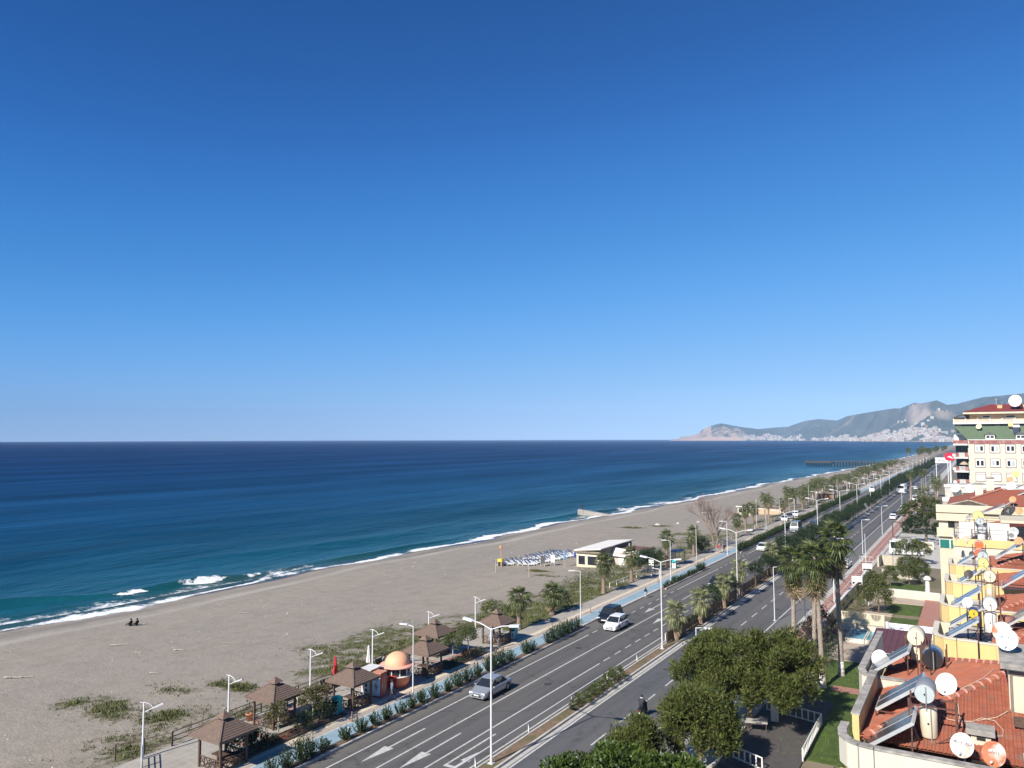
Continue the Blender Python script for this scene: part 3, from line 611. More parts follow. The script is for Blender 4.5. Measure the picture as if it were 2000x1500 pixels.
leaf_palm2 = M('palm_frond_grey_green', (0.21, 0.22, 0.10), .5, .2, 1.2, island=.4, trans=.12)
leaf_dead = M('dead_palm_frond', (0.33, 0.24, 0.145), .8, .25, 2, island=.45)
twig = M('bare_twigs', (0.25, 0.18, 0.14), .9, .2, 3)
flower = M('bougainvillea_flower', (0.045, 0.05, 0.024), .6, .3, 3, island=.5, island_col=(0.11, 0.022, 0.065))
def rdir(r):
    while True:
        v = Vector((r.uniform(-1, 1), r.uniform(-1, 1), r.uniform(-1, 1)))
        if .05 < v.length < 1: return v.normalized()
def leaf(m, p, d, s, w, r, mi=0):
    n = d.cross(rdir(r))
    if n.length < .05: n = d.cross(Vector((.3, .5, .8)))
    n.normalize(); h = s*.5
    m.add([p-d*h, p+n*w*.5, p+d*h, p-n*w*.5], [(0, 1, 2, 3)], mi)
def clumps(m, cs, per, s, w, r, up=.3, mi=0, shell=.55, squash=.8):
    for (c, rad) in cs:
        c = Vector(c)
        for k in range(per):
            v = rdir(r); q = v*(rad*(shell+(1-shell)*r.random())); q.z *= squash
            d = (v+rdir(r)*.8+Vector((0, 0, up))).normalized(); leaf(m, c+q, d, s*r.uniform(.7, 1.3), w*r.uniform(.7, 1.3), r, mi)
def dome_clumps(r, n, rx, ry, rz, cr, zmin=-.35, c=(0, 0, 0), jitter=.12):
    out = []
    while len(out) < n:
        v = rdir(r)
        if v.z < zmin: continue
        k = 1+r.uniform(-jitter, jitter); out.append(((c[0]+v.x*rx*k, c[1]+v.y*ry*k, c[2]+v.z*rz*k), cr*r.uniform(.7, 1.25)))
    return out
# oleander bushes
def oleander(seed, h, wd, stems, per):
    r = random.Random(seed); m = MB()
    for k in range(stems):
        a = r.uniform(0, 6.28); rr = r.random()**.6*wd; tx, ty = math.cos(a)*rr, math.sin(a)*rr; hh = h*(1-.45*(rr/wd)**2)*r.uniform(.72, 1.12)
        b = Vector((tx*.25, ty*.25, 0)); t = Vector((tx, ty, hh))
        for q in range(per):
            f = .15+.85*q/per; p = b+(t-b)*f; d = ((t-b).normalized()*.55+rdir(r)*.7); d.z = abs(d.z)+.2; d.normalize(); leaf(m, p+d*.06, d, r.uniform(.16, .26), .055, r)
    return m.mesh(leaf_ol, False, 'oleander')
OLE = [oleander(1, 1.55, .75, 44, 15), oleander(2, 1.05, .6, 36, 12), oleander(3, .95, .55, 30, 12)]
def bush_ord(k): return ('first second third fourth fifth sixth seventh eighth ninth tenth eleventh twelfth thirteenth fourteenth fifteenth sixteenth seventeenth eighteenth nineteenth twentieth'.split()+['%dth' % i for i in range(21, 200)])[k]
ro = random.Random(8)
spots = [(36.2, 0, .9), (37.4, 0, 1.0), (38.7, 0, 1.2), (39.6, 0, .95), (40.9, 1, 1), (43.1, 1, 1.05), (44.7, 1, 1.15), (46.4, 1, 1.0), (47.6, 1, 1.15), (49.3, 2, 1.1), (50.6, 1, 1.1), (52.2, 1, 1.25), (53.7, 0, .95), (55.6, 1, 1.1), (57.2, 0, 1.05), (58.6, 0, .95), (60.3, 1, 1.2), (62.3, 0, 1.1), (63.4, 0, 1.15), (64.7, 0, 1.05), (66.2, 0, .9), (69.3, 0, 1.0), (70.6, 1, 1.1), (74.0, 0, 1.0), (75.4, 0, 1.1), (76.9, 0, 1.15), (78.4, 0, 1.1), (79.8, 0, 1.0), (81.2, 0, 1.0)]
for i, (y, k, s) in enumerate(spots):
    ob('oleander_bush', OLE[k], None, (-40.22+ro.uniform(-.08, .08), y, .12), ro.uniform(0, 6.28), None, (s, s, s*ro.uniform(.9, 1.1)), '%s oleander bush of the kerbside row counted from the bottom edge' % bush_ord(i), 'bush', 'oleander bushes along the near kerb')
i = 0; y = 110.0
while y < 130.5:
    k = ro.choice((1, 2, 2)) if y < 126 else 0; s = ro.uniform(.8, 1.05)
    ob('oleander_bush', OLE[k], None, (-40.2, y, .12), ro.uniform(0, 6.28), None, s, '%s oleander bush of the strip beyond the walker, from its near end' % bush_ord(i), 'bush', 'oleander bushes in the second strip'); i += 1; y += ro.uniform(1.2, 1.7)
y = 152.0
while y < 330:
    s = ro.uniform(.95, 1.3)
    ob('oleander_bush', OLE[0], None, (-40.2, y, .12), ro.uniform(0, 6.28), None, s*(1 if y < 240 else 1.4), 'dark oleander bush in the far kerbside hedge beyond the white saloon', 'bush', 'oleander hedge far along the road'); y += ro.uniform(1.5, 2.0) if y < 235 else ro.uniform(3, 4.4)
# fan palms
def fan_frond(m, L, fan, droop, nb, r, mi=0, mp=0):
    pts = [Vector((L*t, 0, -droop*L*t*t*.35)) for t in (0, .5, 1)]; m.tube(pts, .03, 4, mp, .018)
    e = pts[-1]; tn = (pts[-1]-pts[-2]).normalized()
    for k in range(nb):
        a = R(-112+224*k/(nb-1)); ln = fan*(.72+.28*math.cos(a*.7))*r.uniform(.9, 1.05)
        d = Vector((math.cos(a)*tn.x, math.sin(a), tn.z*math.cos(a)+.05)).normalized(); s = Vector((-math.sin(a), math.cos(a), .5*(1 if k % 2 else -1))).normalized()
        w = fan*.075; mid = e+d*ln*.55; tip = e+d*ln+Vector((0, 0, -droop*fan*.42-.06*fan))
        m.add([e, mid+s*w, tip, mid-s*w], [(0, 1, 2, 3)], mi)
def palm_fronds(seed, n, L, fan, mat, dead=False):
    r = random.Random(seed); ms = []
    for v in range(4):
        m = MB(); fan_frond(m, L*r.uniform(.85, 1.1), fan*r.uniform(.9, 1.1), (.55+.3*v) if not dead else 1.5, 15, r); ms.append(m.mesh(mat, False, 'frond'))
    return ms
def palm_trunk(h, r0, r1, seed, lean=0):
    r = random.Random(seed); m = MB(); n = 10; pr = []
    k = max(8, int(h/.22))
    for i in range(k+1):
        t = i/k; pr.append((r0+(r1-r0)*t+(.025 if i % 2 else 0)*r.uniform(.5, 1.3)+.10*math.exp(-t*h*2.2), h*t))
    m.lathe(pr, n); m.v = [(x+lean*(z/h)**1.5, y, z) for x, y, z in m.v]; return m
FR_G = palm_fronds(4, 0, .75, .85, leaf_palm); FR_S = palm_fronds(5, 0, .7, .8, leaf_palm2); FR_D = palm_fronds(6, 0, .7, .75, leaf_dead, True)
FR_W = palm_fronds(7, 0, .8, 1.0, M('tall_palm_frond', (0.062, 0.085, 0.02), .5, .3, .9, island=.5, island_col=(0.13, 0.135, 0.04), trans=.15)); FR_WD = palm_fronds(9, 0, .8, .95, M('hanging_dead_frond', (0.30, 0.22, 0.13), .8, .3, 1.5, island=.45, island_col=(0.12, 0.10, 0.05)), True)
def fan_palm(loc, h, r0, nf, fr, label, group, seed, lean=0, ndead=5, tall=False, rz=0, dead=None, fs=1.0):
    r = random.Random(seed); t = thing('fan_palm', label, 'palm tree', loc, rz, group)
    ob('trunk', palm_trunk(h, r0, r0*(.62 if tall else .8), seed, lean).mesh(palm_trunk_m if not tall else M('tall_palm_bark', (0.30, 0.25, 0.20), .9, .3, 5, .5, 20), True), t)
    for k in range(nf):
        f = k/nf; el = 78-(118 if not tall else 158)*f**(.9 if not tall else .8)+r.uniform(-8, 8); az = k*137.5+r.uniform(-14, 14)
        zo = h-.02-.55*f*(1 if not tall else 2.6)
        ob('frond', fr[min(3, int(f*4))], t, (lean, 0, zo), 0, (0, R(-el), R(az)), r.uniform(.85, 1.12)*fs)
    for k in range(ndead):
        ob('dead_frond', (dead or FR_D)[k % 4], t, (lean, 0, h-.5-r.random()*(.5 if not tall else 2.3)), 0, (0, R(r.uniform(52, 80)), R(r.uniform(0, 360))), r.uniform(.8, 1.1)*fs)
    return t
GP = 'fan palms on the grass beside the promenade'
fan_palm((-46.3, 78.2, 0), 3.9, .24, 30, FR_G, 'fan palm on the grass just right of the round olive-green bush', GP, 31)
fan_palm((-46.6, 86.9, 0), 2.9, .30, 28, FR_G, 'short thick-trunked fan palm backed by a dark shrub on the grass', GP, 32, ndead=9)
fan_palm((-46.4, 102.1, 0), 4.6, .27, 30, FR_G, 'fan palm on the grass in front of the beach cafe', GP, 33, ndead=6)
fan_palm((-46.4, 112.5, 0), 4.4, .25, 30, FR_G, 'fan palm on the grass left of the white direction sign', GP, 34)
fan_palm((-46.2, 127.8, 0), 5.3, .26, 28, FR_G, 'fan palm standing beside the teal bin and the dark shelter', GP, 35, ndead=4)
fan_palm((-46.4, 143.0, 0), 4.6, .24, 26, FR_G, 'fan palm in the dark shrubs left of the bare tree', GP, 36, ndead=4)
fan_palm((-46.6, 174.5, 0), 4.3, .25, 26, FR_G, 'nearer of the two fan palms before the second beach bar', GP, 37, ndead=4)
fan_palm((-47.0, 183.5, 0), 5.6, .26, 26, FR_G, 'farther of the two fan palms before the second beach bar', GP, 38, ndead=4)
MPG = 'young palms along the central reservation'
for i, (y, h, lab) in enumerate(((82.5, 3.1, 'pale fan palm at the start of the central reservation, next to a tall double lamp'), (91.2, 3.0, 'pale fan palm between the small ball tree and the leafy trees of the central reservation'), (101.2, 3.3, 'pale fan palm in front of the dark car on the central reservation'), (109.2, 4.0, 'pale fan palm at the tan fence of the central reservation'))):
    fan_palm((-28.95, y, .1), h, .26, 24, FR_S, lab, MPG, 50+i, ndead=3)
fan_palm((-29.0, 128.5, .1), 4.2, .26, 22, FR_S, 'pale fan palm half hidden by the left side of the tall palm group', MPG, 55, ndead=2)
WG = 'tall shaggy palms beside the pavement'
fan_palm((-16.7, 83.0, 0), 9.9, .24, 46, FR_W, 'leftmost tall palm of the shaggy group, rising behind the big pine', WG, 61, .15, 28, True, dead=FR_WD, fs=1.05)
fan_palm((-14.9, 84.0, 0), 10.4, .23, 44, FR_W, 'second tall shaggy palm from the left, its dark trunk close to the first', WG, 62, .3, 26, True, dead=FR_WD, fs=1.0)
fan_palm((-12.5, 73.8, 0), 11.6, .23, 50, FR_W, 'tall shaggy palm with a whitewashed trunk foot standing on the lawn', WG, 63, -.35, 34, True, dead=FR_WD, fs=1.06)
fan_palm((-11.6, 78.4, 0), 12.9, .24, 50, FR_W, 'rightmost and tallest palm of the shaggy group, behind the whitewashed one', WG, 64, -.2, 30, True, dead=FR_WD, fs=1.06)
for (x, y) in ((-12.5, 73.8), (-11.6, 78.4)):
    pass
for (x, y, q) in ((-12.5, 73.8, 'nearer'), (-11.6, 78.4, 'farther')):
    o = [k for k in bpy.data.objects if k.name.startswith('fan_palm') and abs(k.location.x-x) < .01 and abs(k.location.y-y) < .01][0]
    ob('painted_foot', MB().lathe([(.345, 0), (.285, .3), (.262, 1.25), (.24, 1.3)], 12).mesh(M('whitewash', (0.6, 0.56, 0.5), .9, .15, 4), True), o)
# merged palms for the distance
def palm_mesh(h, seed, n=26, tall=False, fr=None):
    r = random.Random(seed); m = MB()
    m.tube([(0, 0, 0), (0, 0, h*.5), (0, 0, h)], .26, 6, 1, .18)
    for k in range(n):
        f = k/n; el = 70-125*f; q = MB(); fan_frond(q, .8, .85, .6+.8*f, 9, r)
        q.xf(Matrix.Translation((0, 0, h)) @ Matrix.Rotation(R(k*137.5), 4, 'Z') @ Matrix.Rotation(R(-el), 4, 'Y') @ Matrix.Scale(1.25, 4)); m.add(q.v, q.f, 0 if (k < n-5) else 2)
    return m.mesh([leaf_palm, palm_trunk_m, leaf_dead], False, 'far_palm')
FP = [palm_mesh(4.6, 71), palm_mesh(5.4, 72), palm_mesh(3.8, 73), palm_mesh(9.5, 74, 34)]
def crown_trunk(name, lab, cat, loc, group, crown, trunk, sc=1, rz=0):
    t = thing(name, lab, cat, loc, rz, group, sc); ob('crown', crown, t); ob('trunk', trunk, t); return t
rp = random.Random(17)
y = 204.0
while y < 640:
    for k in range(1 if y < 260 else 2):
        ob('promenade_palm', FP[rp.choice((0, 1, 1, 2))], None, (-47-rp.uniform(0, 5)-(3*k), y+rp.uniform(-3, 3), -.1), rp.uniform(0, 6), None, rp.uniform(.85, 1.15), 'small palm in the distant row along the promenade beyond the second beach bar', 'palm tree', 'distant promenade palms')
    y += 8 if y < 330 else 12
for (x, y, k, s, lab) in ((-20.0, 300, 3, 1.0, 'tall slender palm standing at the right kerb beyond the coach'), (-17.8, 330, 3, .95, 'thin palm with drooping fronds right of the tall kerb palm'), (-14.3, 262, 2, 1.5, 'squat palm with a brown skirt behind the big round tree'), (-13.6, 330, 1, 1.25, 'yellow-green palm beside the red round sign'), (-12.5, 300, 1, 1.2, 'green palm against the left corner of the apartment block')):
    ob('roadside_palm', FP[k], None, (x, y, 0), 1.0, None, s, lab, 'palm tree', 'palms at the right kerb')
for i in range(14): ob('distant_palm', FP[3], None, (-47+rp.uniform(-3, 22), rp.uniform(560, 980), 0), i, None, rp.uniform(1.0, 1.4), 'tall palm on the skyline of the far promenade', 'palm tree', 'tall palms at the far end of the road')
# round clipped trees and shrubs
def ball_mesh(seed, n, rx, rz, cr, per, s, w, zc, mat=leaf_ball, zmin=-.6): 
    r = random.Random(seed); m = MB(); clumps(m, dome_clumps(r, n, rx, rx, rz, cr, zmin, (0, 0, zc)), per, s, w, r); return m.mesh(mat, False, 'crown')
def stem_mesh(h, r, seed=0, bend=.05): return MB().tube([(0, 0, 0), (bend, 0, h*.5), (0, bend, h)], r, 7, 0, r*.7).mesh(trunk_m, True, 'trunk')
ballc = ball_mesh(81, 46, .72, .58, .3, 42, .13, .06, 1.95)
palet = MB().tube([(0, 0, 0), (.04, 0, .8), (0, 0, 1.6)], .055, 6, 0, .045).mesh(M('pale_bark', (0.42, 0.38, 0.33), .9, .15, 5), True)
crown_trunk('clipped_tree', 'nearer of two round clipped trees in the flower bed, with a pale thin trunk', 'tree', (-44.6, 62.6, .1), 'clipped trees in the promenade bed', ballc, palet, 1.12)
crown_trunk('clipped_tree', 'farther of two round clipped trees in the flower bed before the last pavilion', 'tree', (-45.0, 65.9, .1), 'clipped trees in the promenade bed', ballc, stem_mesh(1.6, .06), 1.1, 2.0)
smallball = ball_mesh(82, 30, .48, .42, .2, 34, .1, .05, 1.25, leaf_dark)
crown_trunk('clipped_tree', 'small dark ball-shaped tree beside the first palm of the central reservation', 'tree', (-28.9, 87.4, .1), None, smallball, stem_mesh(1.0, .04))
medtree = ball_mesh(83, 60, 1.0, 1.05, .42, 46, .16, .075, 2.3, leaf_dark)
for i, (y, s, lab) in enumerate(((95.0, 1.12, 'leafy dark tree between two pale palms on the central reservation'), (104.0, 1.05, 'leafy dark tree hiding the rear of the dark car'), (118, 1.0, 'leafy tree behind the tan fence left of the tall palms'))):
    crown_trunk('median_tree', lab, 'tree', (-28.95, y, .1), 'trees of the central reservation', medtree, stem_mesh(1.8, .07), s, i)
i = 0; y = 126.0
while y < 330:
    s = rp.uniform(1.0, 1.35)
    crown_trunk('median_tree', '%s bushy tree of the central reservation counted from the tall palms' % bush_ord(i), 'tree', (-28.95+rp.uniform(-.2, .2), y, .1), 'trees of the central reservation', medtree, stem_mesh(1.8, .07), s*rp.choice((.75, 1, 1, 1.15)), rp.uniform(0, 6)); y += rp.uniform(2.6, 3.6)*(1 if y < 230 else 1.6); i += 1
while y < 700:
    ob('median_tree', medtree, None, (-28.9+rp.uniform(-.4, .4), y, -.3), rp.uniform(0, 6), None, rp.uniform(1.2, 1.9), 'distant bushy tree at the far end of the central reservation', 'tree', 'far trees of the central reservation'); y += 5.5
hedge = ball_mesh(84, 34, .55, .42, .24, 34, .1, .05, .35, leaf_ball, -.2)
for i, y in enumerate((57.9, 59.3, 60.6, 61.9, 63.3, 64.8, 66.3)):
    ob('clipped_shrub', hedge, None, (-28.92, y, .1), i*1.3, None, (.95 if i else .7, 1.25, (.8, .95, 1.0, .95, 1.0, 1.3, 1.45)[i]), '%s clipped shrub of the central reservation hedge from its near end' % bush_ord(i), 'shrub', 'low hedge on the central reservation')
# shrubs and trees of the flower beds
oldbush = ball_mesh(85, 60, 1.5, 1.1, .5, 44, .2, .07, 1.1, M('olive_bush_leaf', (0.10, 0.125, 0.035), .6, .3, 1.2, island=.5, island_col=(0.19, 0.17, 0.06), trans=.15), -.5)
ob('wild_bush', oldbush, None, (-51.0, 80.5, -.4), 0, None, (1.25, 1.25, 1.2), 'big round olive-green bush on the grass behind the last pavilion', 'bush')
ob('dark_shrub', ball_mesh(86, 40, 1.0, 1.0, .45, 40, .17, .07, 1.0, leaf_dark, -.6), None, (-46.9, 89.6, 0), 0, None, 1.25, 'dark shrub right behind the short thick-trunked palm', 'bush')
bedb = ball_mesh(87, 34, .7, .55, .3, 36, .13, .06, .5, leaf_dark, -.4)
BG = 'shrubs of the promenade flower beds'
def bed(y0, y1, lab, x0=-45.2, x1=-43.9):
    m = MB(); m.box(x0, y0, .05, x1, y1, .16, 1)
    for (a, b, c, d) in ((x0, y0-.08, x1, y0), (x0, y1, x1, y1+.08), (x1, y0-.08, x1+.08, y1+.08), (x0-.08, y0-.08, x0, y1+.08)): m.box(a, b, .05, c, d, .22)
    ob('flower_bed', m.mesh([brown_wood, soil]), kind='structure')
bed(36.2, 47.0, ''); bed(61.0, 67.5, '')
for i, (x, y, s, sz, lab) in enumerate(((-44.5, 37.3, 1.2, 1.3, 'bright green clipped bush between the two nearest pavilions'), (-44.3, 38.5, .95, 1.5, 'dark shrub squeezed behind the bright green bush'), (-44.4, 44.9, 1.1, 1.5, 'dense dark shrub beside the teal and white bin'), (-44.9, 46.0, .9, 1.3, 'shrub nearest the teal and white bin'), (-44.4, 42.9, 1.0, 1.3, 'grey-green shrub in the middle of the near flower bed'), (-44.5, 39.8, .8, .8, 'low shrub with red flowers around it'), (-44.4, 61.8, .8, .7, 'low yellowish shrub at the foot of the nearer clipped tree'), (-44.5, 63.6, .75, .6, 'low shrub in the bed between the two clipped trees'), (-44.5, 65.2, .85, .9, 'dark shrub at the foot of the farther clipped tree'), (-44.5, 67.0, .8, .8, 'dark shrub at the far end of the second flower bed'))):
    ob('bed_shrub', bedb, None, (x, y, .1), i, None, (s, s, s*sz), lab, 'shrub', BG)
bt = ball_mesh(88, 40, .75, .75, .33, 40, .14, .06, 1.75, M('olive_brown_leaf', (0.10, 0.10, 0.032), .6, .3, 1.2, island=.5, island_col=(0.16, 0.12, 0.05), trans=.15))
for (x, y, s, lab) in ((-44.5, 40.6, 1.05, 'olive-brown small tree in front of the second pavilion'), (-44.4, 43.9, 1.15, 'small tree with a pale trunk in the middle of the near flower bed'), (-44.8, 45.3, 1.0, 'tallest of the small trees, left of the teal and white bin')):
    crown_trunk('small_tree', lab, 'tree', (x, y, .1), 'small trees of the near flower bed', bt, palet, s, x)
fl = MB(); rf = random.Random(4)
for k in range(420): leaf(fl, Vector((rf.uniform(-45.1, -44), rf.uniform(38.2, 42.2), .17+rf.random()*.25)), rdir(rf), .09, .07, rf, rf.random() < .6)
ob('red_flowers', fl.mesh([leaf_dark, M('red_flower', (0.35, 0.05, 0.03), .6, .2, 3)]), kind='stuff')
# undergrowth by the cafes
lo = MB(); rl = random.Random(14); cs = []
for k in range(70): cs.append(((rl.uniform(-55.5, -47.2), rl.uniform(104, 128), rl.uniform(-.2, .5)), rl.uniform(.4, .9)))
for k in range(30): cs.append(((rl.uniform(-58, -50), rl.uniform(128, 168), rl.uniform(-.4, .2)), rl.uniform(.4, .9)))
clumps(lo, cs, 44, .24, .1, rl); ob('undergrowth', lo.mesh(M('undergrowth_leaf', (0.085, 0.105, 0.035), .7, .3, .6, island=.5, island_col=(0.20, 0.17, 0.08))), kind='stuff')
dkt = ball_mesh(89, 70, 1.6, 1.4, .6, 44, .22, .09, 2.2, leaf_dark)
for i, (x, y, s, lab) in enumerate(((-47.5, 121.5, 1.05, 'dark rounded tree beside the white direction sign'), (-47.4, 125, 1.0, 'dark tree left of the fan palm and teal bin'), (-47.0, 146.5, .9, 'dark shrub-like tree left of the bare tree'), (-47.3, 150.5, .8, 'dark low tree at the foot of the bare tree'))):
    crown_trunk('dark_tree', lab, 'tree', (x, y, -.2), 'dark trees beside the beach cafe', dkt, stem_mesh(1.6, .12), s, i)
# bare tree
def bare_tree():
    r = random.Random(91); m = MB()
    def br(p, d, L, rad, lv):
        q = p+d*L; m.tube([p, p+d*L*.5+rdir(r)*L*.04, q], rad, 4 if lv > 1 else 6, 0, rad*.65, False)
        if lv >= 6: return
        for k in range(3 if lv < 3 else 3):
            nd = (d+rdir(r)*(.55 if lv else .45)+Vector((0, 0, .12))).normalized(); br(p+d*L*(r.uniform(.6, 1)), nd, L*r.uniform(.62, .82), rad*.6, lv+1)
    for a in (-.12, .1): br(Vector((a, a*.5, 0)), Vector((a*1.3, 0, 1)).normalized(), 2.0, .11, 0)
    return m.mesh(twig, False, 'bare')
ob('bare_tree', bare_tree(), None, (-45.6, 154.2, 0), 0, None, 1.75, 'leafless tree with pale brown twigs beside the couple on the blue path', 'tree')
# ---- big pines and the other garden trees
def pine(seed, lobes, per, s=.34, w=.06):
    r = random.Random(seed); m = MB()
    for (c, rx, ry, rz, n) in lobes:
        clumps(m, dome_clumps(r, n, rx, ry, rz, .72, -.45, c, .12), per, s, w, r, .6, 0, .3, .9)
    return m.mesh(leaf_pine, False, 'crown')
def pine_trunk(h, r, forks):
    m = MB(); m.tube([(0, 0, -.1), (.15, .05, h*.5), (.05, .2, h)], r, 9, 0, r*.7)
    for (x, y, z) in forks: m.tube([(.05, .1, h*.75), (x*.5, y*.5, h+(z-h)*.45), (x, y, z)], r*.45, 6, 0, r*.15)
    return m.mesh(trunk_m, True, 'trunk')
PG = 'umbrella pines in the gardens'
P1 = pine(101, [((0, 0, 4.2), 4.2, 3.6, 2.7, 120), ((-2.6, -1.6, 3.2), 2.6, 2.4, 1.9, 55), ((2.4, 1.8, 4.4), 2.7, 2.4, 2.0, 55), ((2.6, -1.2, 3.4), 2.2, 2.0, 1.5, 40), ((0, 0, 3.9), 2.6, 2.4, 1.7, 40), ((2.3, -2.7, 3.1), 1.6, 1.5, 1.3, 30), ((-.5, -3.0, 3.0), 1.9, 1.6, 1.4, 30)], 130, .34, .085)
crown_trunk('umbrella_pine', 'largest umbrella pine with a broad yellow-green crown between the road and the lawn', 'tree', (-16.1, 62.4, 0), PG, P1, pine_trunk(3.4, .28, [(-2, -2, 3.6), (1.8, 1.5, 4.2), (2, -1.5, 3.2), (-1.5, 1.5, 4.2)]))
P2 = pine(102, [((0, 0, 3.2), 2.15, 2.15, 1.9, 80), ((.2, -.2, 2.2), 1.9, 1.9, 1.2, 40), ((0, 0, 3.0), 1.2, 1.2, 1.1, 20)], 130, .32, .08)
crown_trunk('umbrella_pine', 'lower umbrella pine in front of the largest one, close to the motor scooter', 'tree', (-16.7, 51.6, 0), PG, P2, pine_trunk(2.6, .22, [(-1, .8, 3.0), (1, -.6, 2.9), (.8, 1, 3.1)]))
P3 = pine(103, [((0, 0, 2.9), 1.4, 1.4, 1.35, 46)], 130, .32, .08)
crown_trunk('umbrella_pine', 'small pine peeping out behind the glossy broad-leaved trees at the bottom edge', 'tree', (-18.95, 46.3, 0), PG, P3, pine_trunk(2.3, .16, [(-.8, .6, 2.8), (.8, -.6, 2.8)]))
def citrus(seed, n, rx, rz, zc, per=120, s=.2, w=.1, mat=leaf_citrus): return ball_mesh(seed, n, rx, rz, .55, per, s, w, zc, mat, -.5)
CT = citrus(111, 62, 1.8, 1.45, 2.55, 100, .27, .13)
CG = 'glossy broad-leaved trees at the bottom edge'
for i, (x, y, s, lab) in enumerate(((-20.6, 40.5, .9, 'glossy broad-leaved tree at the bottom edge, leftmost of its row'), (-18.2, 41.9, 1.05, 'glossy broad-leaved tree at the bottom edge in the middle of its row'), (-16.5, 42.6, 1.0, 'glossy broad-leaved tree at the bottom edge under the lower pine'), (-18.6, 38.6, 1.0, 'nearest glossy broad-leaved tree, cut by the bottom edge'), (-14.8, 42.4, 1.0, 'rightmost glossy broad-leaved tree at the bottom edge'))):
    crown_trunk('broad_leaved_tree', lab, 'tree', (x, y, 0), CG, CT, stem_mesh(2.2, .13), s, i*1.1)
OT = citrus(112, 60, 1.35, 1.5, 2.2, 80, .2, .09, M('orange_tree_leaf', (0.065, 0.085, 0.022), .5, .3, 1.2, island=.55, island_col=(0.17, 0.15, 0.05), trans=.15))
crown_trunk('orange_tree', 'round tree behind the cream wall with arched openings', 'tree', (-11.4, 108.0, 0), None, OT, stem_mesh(1.6, .12), 1.05)
for i, (x, y, s, lab) in enumerate(((-11.8, 128.0, .75, 'small tree in the middle garden, in front of the white garden wall'), (-9.5, 131, .8, 'twiggy green tree beside the middle garden wall'), (-10.2, 138, .85, 'green tree on the far lawn left of the shutters'), (-8.4, 135, .9, 'green tree on the far lawn close to the cream block'), (-13.2, 121.0, .8, 'creeper-covered tree behind the pavement wall'))):
    crown_trunk('garden_tree', lab, 'tree', (x, y, 0), 'trees of the gardens beside the pavement', OT, stem_mesh(1.6, .1), s, i)
BIG = citrus(113, 110, 3.6, 2.3, 4.0, 70, .36, .14, M('big_tree_leaf', (0.06, 0.082, 0.02), .6, .3, .5, island=.55, island_col=(0.15, 0.13, 0.045), trans=.15))
crown_trunk('big_round_tree', 'big round tree at the pavement edge left of the cream block', 'tree', (-10.8, 201, 0), None, BIG, stem_mesh(3, .3), 1.25)
crown_trunk('big_round_tree', 'dark spreading tree below the big round tree, with bare pale branches', 'tree', (-9.8, 183, 0), None, citrus(114, 90, 3.4, 1.9, 3.0, 60, .34, .14, leaf_dark), stem_mesh(2.5, .25), 1.15)
crown_trunk('big_round_tree', 'flat-topped tree in front of the white van', 'tree', (-10.4, 152.5, 0), None, citrus(115, 80, 2.6, 1.4, 2.6, 60, .26, .11, M('flat_tree_leaf', (0.08, 0.10, 0.03), .6, .3, .7, island=.5, island_col=(0.14, 0.12, 0.05))), stem_mesh(2.2, .2), 1.0)
bg_ = ball_mesh(116, 40, 1.3, 1.2, .5, 50, .16, .09, 1.2, flower)
ob('bougainvillea', bg_, None, (-15.2, 89.5, 0), 0, None, (1.0, 1.0, 1.5), 'purple flowering bougainvillea beside the white flagpole', 'bush')
ob('bougainvillea', bg_, None, (-15.6, 84.2, 0), 1, None, (1.2, 1.2, 1.2), 'purple flowering bougainvillea between the two pairs of tall palms', 'bush')
dks = MB(); r = random.Random(6); clumps(dks, [((r.uniform(-14.8, -12.6), r.uniform(79, 92), r.uniform(.3, 1.6)), .6) for k in range(34)], 50, .2, .07, r); ob('garden_undergrowth', dks.mesh(leaf_dark), kind='stuff')
g2 = MB(); clumps(g2, [((r.uniform(-15.6, -13.2), r.uniform(104, 124), r.uniform(.2, 1.2)), .5) for k in range(46)]+[((r.uniform(-8.3, -4.6), r.uniform(52, 58), r.uniform(.2, 1.4)), .6) for k in range(26)], 44, .18, .08, r); ob('wall_creeper', g2.mesh(leaf_ball), kind='stuff')
# ------------------------------------------------------------------ street furniture
ORD = bush_ord
# double-armed street lamps of the central reservation
def double_lamp():
    t = thing('street_lamp', '', 'street lamp', (0, 0, 0), 0, 'double street lamps along the central reservation')
    ob('pole', MB().tube([(0, 0, 0), (0, 0, .5), (0, 0, 8.9)], .10, 10, 0, .055).mesh(lamp_white, True), t)
    ob('base_plate', MB().cbox(0, 0, 0, .4, .4, .06).mesh(lamp_grey), t)
    for s in (-1, 1):
        a = ob('arm', MB().tube([(0, 0, 8.9), (s*.9, 0, 9.22), (s*1.55, 0, 9.32)], .045, 6, 0, .035).mesh(lamp_white, True), t)
        h = MB().obox((s*1.9, 0, 9.36), (.38*s, 0, .05), (0, .14, 0), (-.01*s, 0, .075)); h.obox((s*1.55, 0, 9.33), (.1*s, 0, .01), (0, .07, 0), (0, 0, .05))
        hd = ob('lamp_head', h.mesh(lamp_white), t)
        ob('lamp_glass', MB().obox((s*1.95, 0, 9.285), (.27*s, 0, .035), (0, .10, 0), (0, 0, .012)).mesh(M('lamp_glass', (.5, .52, .52), .2, 0, 1)), hd)
    return t
L0 = double_lamp(); ys_l = [45.2, 78.3, 108, 139.5, 171, 202, 233, 264, 295, 326, 357, 388, 420, 452, 484, 516, 548, 580]
for i, y in enumerate(ys_l):
    lab = '%s double-armed white street lamp of the central reservation from the bottom edge' % ORD(i) if i < 8 else 'double-armed white street lamp in the far distance of the central reservation'
    o = L0 if i == 0 else dup(L0, (-28.98, y, .1), label=lab); o.location = (-28.98, y, .1); o['label'] = lab
